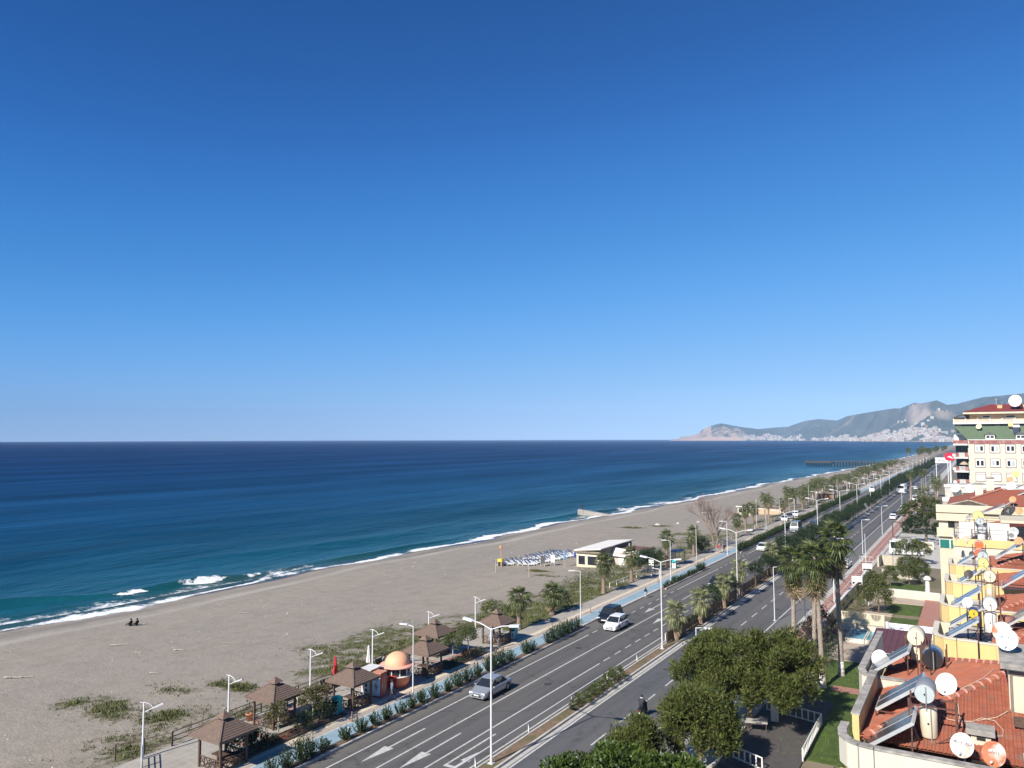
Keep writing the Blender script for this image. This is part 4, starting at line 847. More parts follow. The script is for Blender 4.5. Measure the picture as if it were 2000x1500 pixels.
# single-armed lamps at the cycle path
def single_lamp(name, h, s, sl, rz=0, lab='', grp=''):
    t = thing(name, lab, 'street lamp', (0, 0, 0), rz, grp)
    ob('pole', MB().tube([(0, 0, 0), (0, 0, h)], .062, 9, 0, .042).mesh(lamp_white, True), t)
    ob('base_plate', MB().cbox(0, 0, 0, .3, .3, .05).mesh(lamp_grey), t)
    ob('arm', MB().tube([(0, 0, h-.05), (sl*.35, 0, h+.02), (sl*.6, 0, h+.04)], .035, 6).mesh(lamp_white, True), t)
    ob('lamp_head', MB().obox((sl*1.0, 0, h+.06), (.42*s, 0, .02), (0, .13, 0), (0, 0, .05)).mesh(lamp_grey if s < 1 else lamp_white), t)
    return t
C0 = single_lamp('path_lamp', 6.2, 1, -1)
for i in range(14):
    lab = '%s single-armed white lamp along the edge of the blue cycle path' % ORD(i) if i < 5 else 'single-armed white lamp far along the blue cycle path'
    o = C0 if i == 0 else dup(C0); o.location = (-41.0+(0.25 if i else 0)-.25, 52.2+31.4*i, .1); o.rotation_euler = (0, 0, .5 if i == 1 else 0); o['label'] = lab; o['group'] = 'lamps along the cycle path'
# framed lamp by the grass: two bars and panel
P0 = thing('promenade_lamp', '', 'street lamp', (0, 0, 0), 0, 'short white lamps along the beach railing')
ob('pole', MB().tube([(0, 0, 0), (0, 0, .35), (0, 0, 3.75)], .10, 9, 0, .06).mesh(lamp_white, True), P0)
m = MB(); m.tube([(-.25, 0, 3.78), (.05, 0, 3.78), (.42, 0, 3.62), (.62, 0, 3.35)], .03, 6); m.tube([(.02, 0, 3.1), (.35, 0, 3.25), (.75, 0, 3.42)], .028, 6); ob('bracket', m.mesh(lamp_white, True), P0)
ob('lamp_head', MB().obox((.95, 0, 3.5), (.33, 0, .13), (0, .11, 0), (-.02, 0, .035)).mesh(lamp_grey), P0)
for i in range(6):
    lab = '%s short white lamp along the beach railing counted from the bottom left corner' % ORD(i)
    o = P0 if i == 0 else dup(P0); o.location = (-50.1, (33.6, 40.7, 49.2, 57.2, 66.0, 74.8)[i], 0.1); o.rotation_euler = (0, 0, .75 if i == 0 else .2); o['label'] = lab
R0 = single_lamp('roadside_lamp', 6.4, 1, 1)
for i, y in enumerate((66.0, 97.2, 129, 161, 196, 245, 277, 305, 335, 365, 400, 440)):
    lab = '%s white lamp post of the right-hand kerb counted from the pines' % ORD(i) if i < 8 else 'white lamp post far along the right-hand kerb'
    o = R0 if i == 0 else dup(R0); o.location = ((-21.35, -21.7, -19.6, -19.35, -19.3, -18.8)[min(i, 5)], y, .05 if i else -.65); o['label'] = lab; o['group'] = 'lamps along the right-hand kerb'
for (x, y, z, h, lab) in ((-44.6, 139.0, .1, 6.0, 'plain white pole between the bin and the bare tree'), (-47.5, 196, 0, 7, 'plain white pole behind the second beach bar'), (-46, 215, 0, 6.5, 'plain white pole in front of the far promenade palms'), (-16.2, 86.6, 0, 6.8, 'white flagpole beside the purple bougainvillea'), (-17.6, 150, .1, 5.0, 'thin grey pole on the red pavement by the barrier'), (-46.5, 260, 0, 7, 'white pole to the left of the wooden beach hut'), (-44.5, 305, 0, 7, 'white pole to the right of the wooden beach hut')):
    ob('white_pole', MB().tube([(0, 0, 0), (0, 0, h)], .055, 7, 0, .04).mesh(lamp_white, True), None, (x, y, z), label=lab, cat='pole')
# brown railing along the beach
rail_m = M('railing_brown_metal', (0.12, 0.085, 0.065), .5, .15, 5)
def railing(name, lab, p, q, h, rails, per, mt, rad=.035, grp=None, cat='railing', post=None):
    p, q = Vector(p), Vector(q); t = thing(name, lab, cat, tuple(p), 0, grp); d = q-p; n = max(1, round(d.length/per))
    pm_ = (post or MB().cbox(0, 0, -.05, .09, .09, h+.05)).mesh(mt)
    for i in range(n+1): ob('post', pm_, t, tuple(d*i/n))
    sec = d/n
    for z in rails:
        rm = MB().tube([Vector((0, 0, z)), sec+Vector((0, 0, z))], rad, 6).mesh(mt, True)
        for i in range(n): ob('rail', rm, t, tuple(d*i/n))
    return t
railing('beach_railing', 'long brown metal railing between the plaza and the beach', (-50.25, 36.0, .1), (-50.25, 76, .1), 1.05, (.35, .68, 1.02), 4.0, rail_m)
railing('corner_railing', 'brown railing end with a sagging rail at the bottom left corner', (-52.6, 33.2, -.35), (-50.25, 36.0, .05), 1.05, (.35, 1.0), 1.8, rail_m)
railing('ramp_railing', 'short pale railing at the foot of the first railing lamp', (-49.9, 33.4, .1), (-47.6, 31.9, .1), 1.0, (.4, .7, .98), 1.4, M('galvanised', (.5, .5, .49), .4, .1, 4, metal=.3))
railing('white_railing', 'white railing behind the last pavilion', (-48.4, 71.0, .1), (-47.0, 75.6, .1), .95, (.3, .6, .92), 1.6, white_paint)
railing('white_railing', 'low white railing on the grass in front of the beach cafe', (-47.4, 106.5, 0), (-47.2, 116.5, 0), .7, (.62,), 2.5, white_paint, .05)
railing('white_railing', 'pale stepped ramp railing beside the second beach bar', (-47.0, 192, 0), (-46.4, 214, .3), 1.0, (.45, .95), 3.2, M('pale_yellow_paint', (.62, .55, .36), .6, .1, 2), .05)
railing('white_railing', 'white railing behind the bare tree', (-47.8, 156, -.2), (-47.2, 172, -.1), .8, (.7,), 3, white_paint, .07)
railing('guard_rail', 'low white guard rail beside the central reservation', (-29.72, 30, 0), (-29.72, 80.4, 0), .78, (.74,), 7.3, white_paint, .06)
railing('guard_rail', 'farther white guard rail beside the tan fence of the central reservation', (-29.95, 82, 0), (-29.95, 130, 0), .78, (.74,), 7.3, white_paint, .05)
# tan fence panels
t = thing('tan_fence', 'tan mesh fence with dark posts along the central reservation behind the pale palms', 'fence', (-29.25, 80.6, .1))
pnl = MB()
for k in range(22): pnl.box(-.012, .06+k*.108, .12, .012, .06+k*.108+.085, 1.2)
for z in (.2, .65, 1.12): pnl.box(.014, 0, z, .034, 2.42, z+.04)
pnl = pnl.mesh(M('tan_fence_slats', (0.25, 0.17, 0.10), .8, .2, 4, dirt=(.15, .1, .06), dscale=.8)); pst = MB().cbox(0, 0, 0, .09, .09, 1.32).mesh(M('dark_post', (.06, .045, .035), .6))
for k in range(50):
    ob('post', pst, t, (0, k*2.45, 0))
    if k < 49: ob('fence_panel', pnl, t, (0, k*2.45, 0))
# wooden picnic pavilions
def pavilion():
    t = thing('pavilion', '', 'pavilion', (0, 0, 0), 0, 'wooden picnic pavilions along the promenade')
    E, S, zE, zT, ap = 1.58, 1.06, 2.2, 3.0, .34
    pm_ = MB().cbox(0, 0, 0, .14, .14, 2.3).mesh(brown_wood)
    for sx in (-1, 1):
        for sy in (-1, 1): ob('post', pm_, t, (sx*S, sy*S, 0))
    bm = MB()
    for s in (-1, 1): bm.box(-S, s*S-.06, 2.12, S, s*S+.06, 2.26); bm.box(s*S-.055, -S, 2.13, s*S+.055, S, 2.25)
    ob('roof_beam', bm.mesh(brown_wood), t)
    N = 8
    for s in range(4):
        rot = s*math.pi/2
        for k in range(N):     # overlapping roof planks
            f0, f1 = k/N, (k+1)/N+.03; e0, e1 = E+(ap-E)*f0, E+(ap-E)*f1; z0, z1 = zE+(zT-zE)*f0+.035, zE+(zT-zE)*f1
            b = MB().add([(-e0, -e0, z0-.03), (e0, -e0, z0-.03), (e1, -e1, z1-.03), (-e1, -e1, z1-.03), (-e0, -e0, z0), (e0, -e0, z0), (e1, -e1, z1), (-e1, -e1, z1)], [(0, 3, 2, 1), (4, 5, 6, 7), (0, 1, 5, 4), (1, 2, 6, 5), (2, 3, 7, 6), (3, 0, 4, 7)])
            key = 'plank%d' % k
            if key not in PLK: PLK[key] = b.mesh(plank_wood)
            ob('roof_plank', PLK[key], t, (0, 0, 0), rot)
        ob('hip_board', MB().bar((-E, -E, zE+.04), (-ap, -ap, zT+.03), .09, .05).mesh(plank_wood), t, (0, 0, 0), rot)
        ob('fascia_board', MB().box(-E, -E-.012, zE-.14, E, -E+.02, zE).mesh(plank_wood), t, (0, 0, 0), rot)
    cm = MB().cbox(0, 0, zT-.05, .5, .5, .22); ob('cap_post', cm.mesh(brown_wood), t)
    c = MB().add([(-.46, -.46, 3.16), (.46, -.46, 3.16), (.46, .46, 3.16), (-.46, .46, 3.16), (-.06, -.06, 3.52), (.06, -.06, 3.52), (.06, .06, 3.52), (-.06, .06, 3.52)], [(0, 3, 2, 1), (4, 5, 6, 7), (0, 1, 5, 4), (1, 2, 6, 5), (2, 3, 7, 6), (3, 0, 4, 7)]); ob('cap_roof', c.mesh(plank_wood), t)
    ln = MB(); 
    for z in (.12, .72): ln.box(-S, -.03, z, S, .03, z+.06)
    for k in range(4):
        x0, x1 = -S+k*S/2, -S+(k+1)*S/2; ln.bar((x0, 0, .15), (x1, 0, .74), .045); ln.bar((x0, .05, .74), (x1, .05, .15), .045); ln.box(x0-.025, -.028, .12, x0+.025, .028, .76)
    lm = ln.mesh(brown_wood)
    for (x, y, rz) in ((0, -S, 0), (0, S, 0), (S, 0, math.pi/2)): ob('lattice_rail', lm, t, (x, y, 0), rz)
    bn = MB().box(-.9, -.2, .42, .9, .2, .47).box(-.85, -.15, 0, -.75, .15, .42).box(.75, -.15, 0, .85, .15, .42).mesh(brown_wood)
    for (x, y, rz) in ((0, S-.3, 0), (S-.3, 0, math.pi/2)): ob('bench', bn, t, (x, y, 0), rz)
    tb = MB().cbox(-.1, -.1, .7, 1.1, .75, .05).cbox(-.1, -.1, 0, .1, .6, .7).mesh(brown_wood); ob('table', tb, t)
    return t
PLK = {}
G0 = pavilion()
for i, (x, y, z, lab) in enumerate(((-44.5, 35.8, .11, 'nearest wooden pavilion, cut by the bottom edge of the photo'), (-47.35, 42.8, .11, 'wooden pavilion next to the beach railing, second from the bottom edge'), (-44.95, 48.9, .11, 'wooden pavilion next to the orange kiosk and the teal and white bin'), (-45.1, 58.9, .11, 'wooden pavilion half hidden right behind the orange kiosk'), (-48.3, 64.6, .11, 'wooden pavilion on the beach side, left of the two clipped trees'), (-45.2, 71.6, .11, 'farthest wooden pavilion, where two people stand in its shade'))):
    o = G0 if i == 0 else dup(G0); o.location = (x, y, z); o['label'] = lab
# orange kiosk
orange = M('kiosk_orange', (0.75, 0.24, 0.12), .5, .08, 1.5, dirt=(.5, .2, .12), dscale=1.2, damt=.3); peach = M('kiosk_dome_peach', (0.80, 0.42, 0.24), .55, .06, 1.2); pinko = M('kiosk_brim_pink', (0.78, 0.36, 0.26), .55, .06, 1.2)
t = thing('orange_kiosk', 'round orange juice kiosk with a peach dome and a wide brim', 'kiosk', (-45.0, 54.7, .11))
ob('dome', MB().lathe([(1.12-.0, 1.98)]+[(1.12*math.cos(a*.1571), 2.02+.98*math.sin(a*.1571)) for a in range(0, 10)]+[(.02, 3.0)], 32).mesh(peach, True), t)
ob('brim', MB().lathe([(1.0, 1.86), (1.5, 1.82), (1.58, 1.88), (1.52, 1.96), (1.0, 2.02)], 36).mesh(pinko, True), t)
bow = MB(); NB = 36
prof = [(.62, 0), (.85, .12), (1.06, .45), (1.14, .85), (1.16, 1.02)]
bow.lathe(prof, NB); ob('bowl', bow.mesh(orange, True), t)
ob('window_ring', MB().lathe([(1.02, 1.02), (1.0, 1.88)], NB).mesh(dark_glass, True), t)
for k in range(9): ob('window_post', MB().box(-.04, -1.07, 1.02, .04, -.98, 1.86).mesh(white_paint), t, (0, 0, 0), k*math.pi*2/9+.2)
ob('counter', MB().lathe([(1.0, 1.03), (1.3, 1.03), (1.3, 1.08), (1.0, 1.08)], NB).mesh(white_paint, True), t)
ob('door_panel', MB().box(-.45, -1.2, .05, .25, -1.0, 1.35).mesh(orange), t, (0, 0, 0), -.55)
m = MB().box(-.35, -1.3, .25, .35, -1.22, 1.25); ob('menu_board', m.mesh(M('red_board', (.5, .05, .04), .5, .1, 2)), t, (0, 0, 0), .35)
red_b = M('vending_red', (0.45, 0.06, 0.035), .45, .1, 2)
t = thing('vending_booth', 'red and white drinks booth beside the orange kiosk', 'booth', (-44.75, 51.9, .11), .1)
ob('body', MB().cbox(0, 0, 0, 1.05, .95, 1.95).mesh(red_b), t); ob('roof', MB().cbox(0, 0, 1.96, 1.12, 1.02, .06).mesh(M('booth_roof', (.55, .25, .15), .6, .1, 2)), t)
ob('poster', MB().box(-.5, -.492, .12, .5, -.478, 1.8).mesh([M('poster_blue_white', (.62, .72, .78), .5, .25, 1.6, dirt=(.03, .05, .07), dscale=1.3, damt=1)]), t); ob('door', MB().box(.53, -.35, .1, .545, .35, 1.8).mesh(M('booth_door', (.6, .16, .1), .4, .1, 2)), t); ob('handle', MB().box(.546, -.25, .8, .58, -.2, 1.1).mesh(alu), t)
t = thing('white_booth', 'white booth with a flat white roof between the pavilion and the red booth', 'booth', (-45.9, 52.1, .11), .1)
ob('body', MB().cbox(0, 0, 0, .95, 1.1, 2.1).mesh(white_paint), t); ob('roof', MB().cbox(.05, 0, 2.11, 1.25, 1.7, .07).mesh(white_paint), t); ob('side_panel', MB().box(-.4, -.562, .1, .4, -.55, 1.0).mesh(M('panel_grey', (.45, .47, .5), .5)), t)
for (z0, z1) in ((.25, .5), (.65, .9)): ob('vent', MB().box(-.12, -.575, z0, .12, -.563, z1).mesh(black_m), t)
# closed parasols
def parasol(name, lab, loc, col, h, mt):
    t = thing(name, lab, 'parasol', loc)
    m = MB(); n = 16; pr = [(.02, h), (.09, h-.12), (.13, h-.5), (.2, h-1.1), (.26, h-1.55), (.2, h-1.6)]
    for (r_, z) in pr: m.v += [((r_*(1 if k % 2 else .72))*math.cos(k*2*math.pi/n), (r_*(1 if k % 2 else .72))*math.sin(k*2*math.pi/n), z) for k in range(n)]
    for i in range(len(pr)-1):
        for k in range(n): m.f.append((i*n+k, i*n+(k+1) % n, (i+1)*n+(k+1) % n, (i+1)*n+k)); m.m.append(0)
    ob('canopy', m.mesh(mt), t); ob('pole', MB().tube([(0, 0, 0), (0, 0, h-.1)], .025, 7).mesh(alu), t); ob('foot', MB().lathe([(.0, .12), (.22, .1), (.26, 0)], 12).mesh(conc), t)
parasol('closed_parasol', 'closed red parasol standing behind the third pavilion', (-49.8, 51.9, .11), 0, 2.6, M('parasol_red', (.55, .03, .04), .7, .15, 4))
parasol('closed_parasol', 'closed white parasol against the railing lamp behind the kiosk', (-49.7, 56.2, .11), 0, 2.6, M('parasol_white', (.7, .68, .63), .7, .08, 4))
parasol('closed_parasol', 'closed light blue parasol beside the beach cafe', (-63.9, 124.0, -.85), 0, 3.0, M('parasol_blue', (.16, .34, .55), .7, .15, 4))
parasol('closed_parasol', 'closed dark blue parasol beside the beach cafe wall', (-63.4, 127.2, -.85), 0, 2.9, M('parasol_navy', (.06, .07, .28), .7, .15, 4))
# bins, pots, bollards
teal = M('bin_teal', (.02, .38, .38), .5, .08, 3)
B0 = thing('litter_bin', '', 'litter bin', (0, 0, 0), 0, 'teal and white litter bins')
ob('body', MB().cbox(0, 0, .05, .62, .55, 1.0).mesh(M('bin_white', (.68, .7, .68), .5, .08, 3)), B0); ob('lid', MB().lathe([(.44, 1.05), (.46, 1.12), (.44, 1.3), (.3, 1.38), (.0, 1.4)], 4).mesh(teal), B0, (0, 0, 0), math.pi/4); ob('opening', MB().box(-.24, -.29, .86, .24, -.276, 1.02).mesh(black_m), B0); ob('side_panel', MB().box(.312, -.27, .06, .325, .27, 1.04).mesh(teal), B0)
ob('emblem', MB().box(-.06, -.29, .3, .1, -.28, .62).mesh(M('bin_emblem', (.2, .26, .24), .5)), B0)
for i, (x, y, lab) in enumerate(((-44.75, 46.9, 'teal and white litter bin at the corner of the third pavilion'), (-44.4, 73.9, 'teal and white litter bin behind the farthest pavilion'), (-44.6, 127.0, 'teal and white litter bin under the fan palm by the dark shelter'))):
    o = B0 if i == 0 else dup(B0); o.location = (x, y, .11); o['label'] = lab
tc = M('terracotta', (.5, .22, .12), .8, .12, 4)
for (x, y, lab) in ((-49.5, 42.2, 'terracotta pot with a scraggly plant by the second railing lamp'), (-48.9, 49.9, 'terracotta pot with a red plant near the third railing lamp')):
    t = thing('plant_pot', lab, 'plant pot', (x, y, .11)); ob('pot', MB().lathe([(0, .0), (.2, 0), (.27, .5), (.3, .5), (.3, .58), (.22, .58), (.2, .45), (0, .45)], 14).mesh(tc, True), t)
    m = MB(); r = random.Random(int(y)); 
    for k in range(7): d = (rdir(r)+Vector((0, 0, 1.2))).normalized(); m.tube([(0, 0, .45), Vector((0, 0, .45))+d*r.uniform(.5, 1.1)], .02, 4); [leaf(m, Vector((0, 0, .45))+d*r.uniform(.5, 1.1), rdir(r), .25, .08, r, 1) for _ in range(4)]
    ob('plant', m.mesh([trunk_m, leaf_dark]), t)
bol = MB().tube([(0, 0, 0), (0, 0, .75)], .05, 8).lathe([(.16, 0), (.14, .05), (0, .06)], 10).mesh(M('bollard_rust', (.3, .14, .09), .6, .2, 6))
for i, y in enumerate((46.2, 67.2, 89.5, 113.5, 137.0)):
    ob('bollard', bol, None, (-42.5, y, .115), label='%s thin rusty marker post beside the blue path from the bottom edge' % ORD(i), cat='bollard', group='marker posts beside the cycle path')
wm = MB().tube([(0, 0, 0), (0, 0, .62)], .06, 8).mesh(white_paint)
for i, y in enumerate((60.9, 61.8, 43.9, 48.4, 57.0)): ob('white_marker', wm, None, (-40.7, y, .11), label='%s small white marker between the oleander bushes' % ORD(i), cat='marker post', group='white markers between the oleanders')
# benches along the railing
BN = thing('bench', '', 'bench', (0, 0, 0), 0, 'dark benches along the beach railing')
ob('seat', MB().box(-.75, -.22, .4, .75, .22, .45).mesh(brown_wood), BN); ob('backrest', MB().obox((0, .25, .7), (.75, 0, 0), (0, .02, .0), (0, .05, .22)).mesh(brown_wood), BN)
for s in (-1, 1): ob('leg', MB().box(s*.6-.04, -.2, 0, s*.6+.04, .22, .4).mesh(rail_m), BN)
for i, (x, y, lab) in enumerate(((-49.6, 46.6, 'bench by the railing where two people sit'), (-49.6, 50.9, 'empty dark bench right of the third railing lamp'), (-49.6, 52.6, 'dark bench left of the red parasol'), (-49.7, 58.2, 'dark bench behind the dome of the orange kiosk'), (-49.7, 60.2, 'dark bench farther along the railing behind the kiosk'))):
    o = BN if i == 0 else dup(BN); o.location = (x, y, .11); o.rotation_euler = (0, 0, math.pi/2); o['label'] = lab
# direction sign, road signs
t = thing('direction_sign', 'white cross-shaped sign frame beside the walkway', 'sign', (-45.0, 117.4, .1))
ob('post', MB().box(-.1, -.05, 0, .1, .05, 2.6).mesh(white_paint), t); 
for z in (.9, 1.35, 1.8, 2.2, 2.5): ob('sign_board', MB().box(-.42, -.08, z, .42, -.055, z+.22).mesh(white_paint), t)
m = MB()
for s in (-1, 1): m.box(s*1.3-.05, -.04, 0, s*1.3+.05, .04, 1.35)
m.box(-1.35, -.05, 1.3, 1.35, .05, 1.4); ob('frame', m.mesh(white_paint), t)
for i, y in enumerate((188.5, 247, 252)):
    t = thing('warning_sign', '%s triangular road sign on the right edge of the central reservation' % ORD(i), 'road sign', (-28.6, y, .1), 0, 'triangular road signs'); ob('post', MB().tube([(0, 0, 0), (0, 0, 2.6)], .04, 6).mesh(lamp_grey), t)
    ob('sign_plate', MB().add([(-.55, 0, 2.1), (.55, 0, 2.1), (0, 0, 3.05), (-.55, .03, 2.1), (.55, .03, 2.1), (0, .03, 3.05)], [(0, 1, 2), (3, 5, 4), (0, 3, 4, 1), (1, 4, 5, 2), (2, 5, 3, 0)]).mesh(white_paint), t)
# hotel sign
def text(name, s, parent, loc, size, mt, rot=(R(90), 0, 0), ext=.008, align='CENTER', sx=1):
    c = bpy.data.curves.new(name, 'FONT'); c.body = s; c.size = size; c.extrude = ext; c.align_x = align; c.align_y = 'CENTER'; c.materials.append(mt); c.resolution_u = 3
    tmp = bpy.data.objects.new('tmp', c); COL.objects.link(tmp); me = bpy.data.meshes.new_from_object(tmp.evaluated_get(bpy.context.evaluated_depsgraph_get())); bpy.data.objects.remove(tmp)
    return ob(name, me, parent, loc, 0, rot, (sx, 1, 1))
red_l = M('sign_red', (.80, .05, .03), .5, 0, 1); blk = M('sign_black', (.02, .02, .022), .5, 0, 1); wht = M('sign_white', (.8, .8, .8), .5, 0, 1)
t = thing('hotel_sign', 'black and red hotel sign with the word OTEL on a white post', 'sign', (-17.1, 111.5, .1), .25)
ob('post', MB().tube([(0, .05, 0), (0, .05, 3.2)], .07, 8).mesh(lamp_white), t); ob('sign_board', MB().box(-.95, -.05, 3.2, .95, .05, 4.75).mesh(blk), t); ob('top_band', MB().box(-.92, -.062, 4.3, .92, -.052, 4.72).mesh(red_l), t)
text('lettering', 'OTEL', t, (0, -.065, 3.74), .98, red_l, sx=.72); text('lettering', 'APART & OTEL', t, (0, -.07, 4.5), .25, wht)
# barriers and frames on the right pavement
t = thing('barrier', 'white metal barrier across the red pavement', 'barrier', (-17.4, 149, .12)); ob('frame', MB().tube([(-1.1, 0, 0), (-1.1, 0, 1.1), (1.1, 0, 1.1), (1.1, 0, 0)], .035, 6).mesh(lamp_white), t); ob('rail', MB().tube([(-1.1, 0, .3), (1.1, 0, .3)], .025, 6).mesh(lamp_white), t)
for x in (-.6, 0, .6): ob('bar', MB().tube([(x, 0, .3), (x, 0, 1.1)], .018, 5).mesh(lamp_white), t)
t = thing('frame_gate', 'dark empty sign frame on the pavement before the trees', 'sign frame', (-15.2, 190, .1)); ob('post', MB().box(-1.5, -.1, 0, -1.3, .1, 3.3).mesh(brown_wood), t); ob('beam', MB().box(-1.5, -.1, 3.3, 2.2, .1, 3.5).mesh(brown_wood), t); ob('foot_beam', MB().box(-1.3, -.1, .1, 2.2, .1, .25).mesh(brown_wood), t)
for i, (x, y) in enumerate(((-15.6, 134.5), (-15.5, 121.5))):
    t = thing('standing_sign', ('white notice box with a dark stripe at the bend of the pavement wall', 'white and dark notice stand near the tan pavement wall')[i], 'sign', (x, y, .1), .2, 'notice boxes on the pavement'); ob('board', MB().box(-.7, -.15, .9, .7, .15, 2.1).mesh(white_paint), t); ob('stripe', MB().box(-.6, -.16, 1.0, .6, -.152, 1.3).mesh(black_m), t); ob('post', MB().box(-.1, -.1, 0, .1, .1, .9).mesh(black_m), t)
# far signs beside the apartment block
t = thing('round_red_sign', 'red rounded sign with a white swoosh beside the apartment block', 'sign', (-7.9, 300, 0)); ob('post', MB().tube([(0, .2, 0), (0, .2, 15.4)], .28, 8).mesh(lamp_white), t)
m = MB(); pts = []
for k in range(24):
    a = k*2*math.pi/24; c_, s_ = math.cos(a), math.sin(a); pts.append((1.55*math.copysign(abs(c_)**.55, c_), 1.3*math.copysign(abs(s_)**.55, s_)))
m.prism(pts, -.15, .15); m.xf(Matrix.Translation((0, 0, 15.6)) @ Matrix.Rotation(R(90), 4, 'X')); ob('sign_plate', m.mesh(M('sign_crimson', (.62, .01, .05), .5, 0, 1)), t)
sw = MB().prism([(-.9, -.1), (-.3, .35), (.1, .35), (.45, 0), (1.0, -.6), (.2, -.35), (-.3, -.05)], -.02, .02); sw.xf(Matrix.Translation((0, -.2, 15.5)) @ Matrix.Rotation(R(90), 4, 'X')); ob('emblem', sw.mesh(wht), t)
t = thing('far_white_sign', 'white roadside sign with dark letters left of the red sign', 'sign', (-11.4, 330, 0)); ob('sign_board', MB().box(-2.2, -.1, 12.6, 2.2, .1, 14.6).mesh(wht), t)
text('lettering', 'CAN O', t, (0, -.12, 13.5), 1.45, blk); 
for s in (-1, 1): ob('post', MB().tube([(s*1.9, .15, 0), (s*1.9, .15, 13)], .15, 7).mesh(lamp_white), t)
# volleyball posts, boards, guard chair, sunbeds
vbm = M('weathered_post', (.42, .36, .28), .8, .15, 4)
t = thing('volleyball_net', 'two wooden posts with a slack volleyball net line on the sand', 'volleyball net', (-72.3, 114.3, -1.1)); 
for (dx, dy) in ((0, 0), (7.8, -2)): ob('post', MB().tube([(dx, dy, 0), (dx, dy, 2.3)], .08, 7).mesh(vbm), t)
ob('net_line', MB().tube([(0, 0, 2.2), (3.9, -1, 2.05), (7.8, -2, 2.2)], .025, 5).mesh(vbm), t)
for i, (x, y) in enumerate(((-67.8, 123.0), (-66.6, 124.6))):
    t = thing('notice_board', ('dark notice board on two legs on the sand', 'white notice board on two legs on the sand')[i], 'notice board', (x, y, -1.0)); ob('panel', MB().box(-.42, -.03, .7, .42, .03, 2.0).mesh((M('chalk_dark', (.08, .08, .08), .7), white_paint)[i]), t)
    for s in (-1, 1): ob('leg', MB().box(s*.38-.04, -.04, 0, s*.38+.04, .04, .7).mesh(vbm), t)
t = thing('lifeguard_chair', 'yellow beach marker with an orange-topped mast at the near end of the sunbeds', 'lifeguard chair', (-75.2, 120.6, -1.2)); ob('seat', MB().cbox(0, 0, .9, .9, .9, .5).mesh(M('guard_yellow', (.7, .55, .05), .5, .1, 3)), t); ob('mast', MB().tube([(0, 0, 0), (0, 0, 3.6)], .05, 7).mesh(M('mast_orange', (.65, .3, .15), .5)), t); ob('buoy', MB().lathe([(0, 3.2), (.28, 3.3), (.28, 3.7), (0, 3.8)], 8).mesh(M('mast_orange', (.65, .3, .15), .5)), t)
for s in (-1, 1): ob('leg', MB().box(s*.4-.04, -.4, 0, s*.4+.04, .4, .9).mesh(vbm), t)
SB = thing('sunbed', '', 'sunbed', (0, 0, 0), 0, 'white sunbeds stacked and parked on the sand by the cafe')
ob('frame', MB().box(-.35, -.95, .28, .35, .35, .36).box(-.33, -.9, 0, -.27, -.84, .28).box(.27, -.9, 0, .33, -.84, .28).box(-.33, .25, 0, -.27, .31, .28).box(.27, .25, 0, .33, .31, .28).mesh(M('sunbed_white', (.75, .75, .74), .5, .05, 3)), SB)
ob('backrest', MB().obox((0, .62, .62), (.35, 0, 0), (0, .28, .3), (0, -.03, .03)).mesh(M('sunbed_blue', (.12, .16, .24), .6, .2, 3)), SB)
rsb = random.Random(77); first = True; ni = 0
for row in range(7):
    for k in range(17):
        x = -76.3+row*.95+k*.17+rsb.uniform(-.15, .15); y = 121.5+k*1.12+row*.25+rsb.uniform(-.2, .2)
        if k in (5, 6) and row < 5 or rsb.random() < .06: continue
        lab = 'white sunbed with a dark blue back in the crowded sunbed park on the sand'
        o = SB if first else dup(SB); first = False; o.location = (x, y, zt(x, y)); o.rotation_euler = (0, 0, rsb.uniform(-.4, .4)+2.2); o['label'] = lab
for i in range(6):
    o = dup(SB); o.location = (-73.4+i*.55, 235.5+i*.55, zt(-73+i*.55, 235)); o.rotation_euler = (0, 0, 2.2); o['label'] = 'blue and white sunbed of the small group left of the second beach bar'; o['group'] = 'sunbeds by the second beach bar'
# driftwood, stones and litter on the sand
dw = M('driftwood', (.42, .36, .29), .9, .2, 6); rk = M('pale_stone', (.5, .47, .42), .9, .2, 4)
rdw = random.Random(12)
def drift(L, seed):
    r = random.Random(seed); m = MB(); p = Vector((-L/2, 0, .08)); pts = [p]
    for k in range(5): p = p+Vector((L/5, r.uniform(-.12, .12)*L*.4, r.uniform(-.03, .05))); pts.append(p)
    m.tube(pts, .09, 6, 0, .04)
    for k in range(2): q = pts[r.randrange(1, 5)]; m.tube([q, q+Vector((r.uniform(-.3, .5), r.uniform(-.5, .5), .15))*L*.4], .05, 5, 0, .02)
    return m.mesh(dw, True)
DW = [drift(1.8, s) for s in range(4)]
for i, (x, y, s, lab) in enumerate(((-82, 40.8, 1.6, 'pile of driftwood at the left edge of the photo'), (-81, 41.6, 1.2, 'second branch of the driftwood pile at the left edge'), (-85.0, 53.5, 1.5, 'pale driftwood branch in the middle of the near beach'), (-84.4, 54.3, .8, 'short stick beside the pale driftwood branch'), (-79.3, 52.3, 1.0, 'thin driftwood stick right of the sitting couple'), (-76, 55, 1.2, 'forked driftwood in the middle of the beach'), (-70.4, 48.1, .9, 'short whitish driftwood above the nearest lamp'), (-74, 59.5, .9, 'slim driftwood stick near the upper beach'), (-52.8, 41.3, .8, 'small white driftwood heap beside the railing'), (-86.5, 72.3, 1.0, 'driftwood stick near the wash line'), (-70.2, 65.1, .8, 'small driftwood stick in the middle distance of the beach'))):
    ob('driftwood', DW[i % 4], None, (x, y, zt(x, y)+.03), rdw.uniform(-.6, .6)+.5, None, s*.62, lab, 'driftwood', 'driftwood on the beach')
st = MB(); r = random.Random(44)
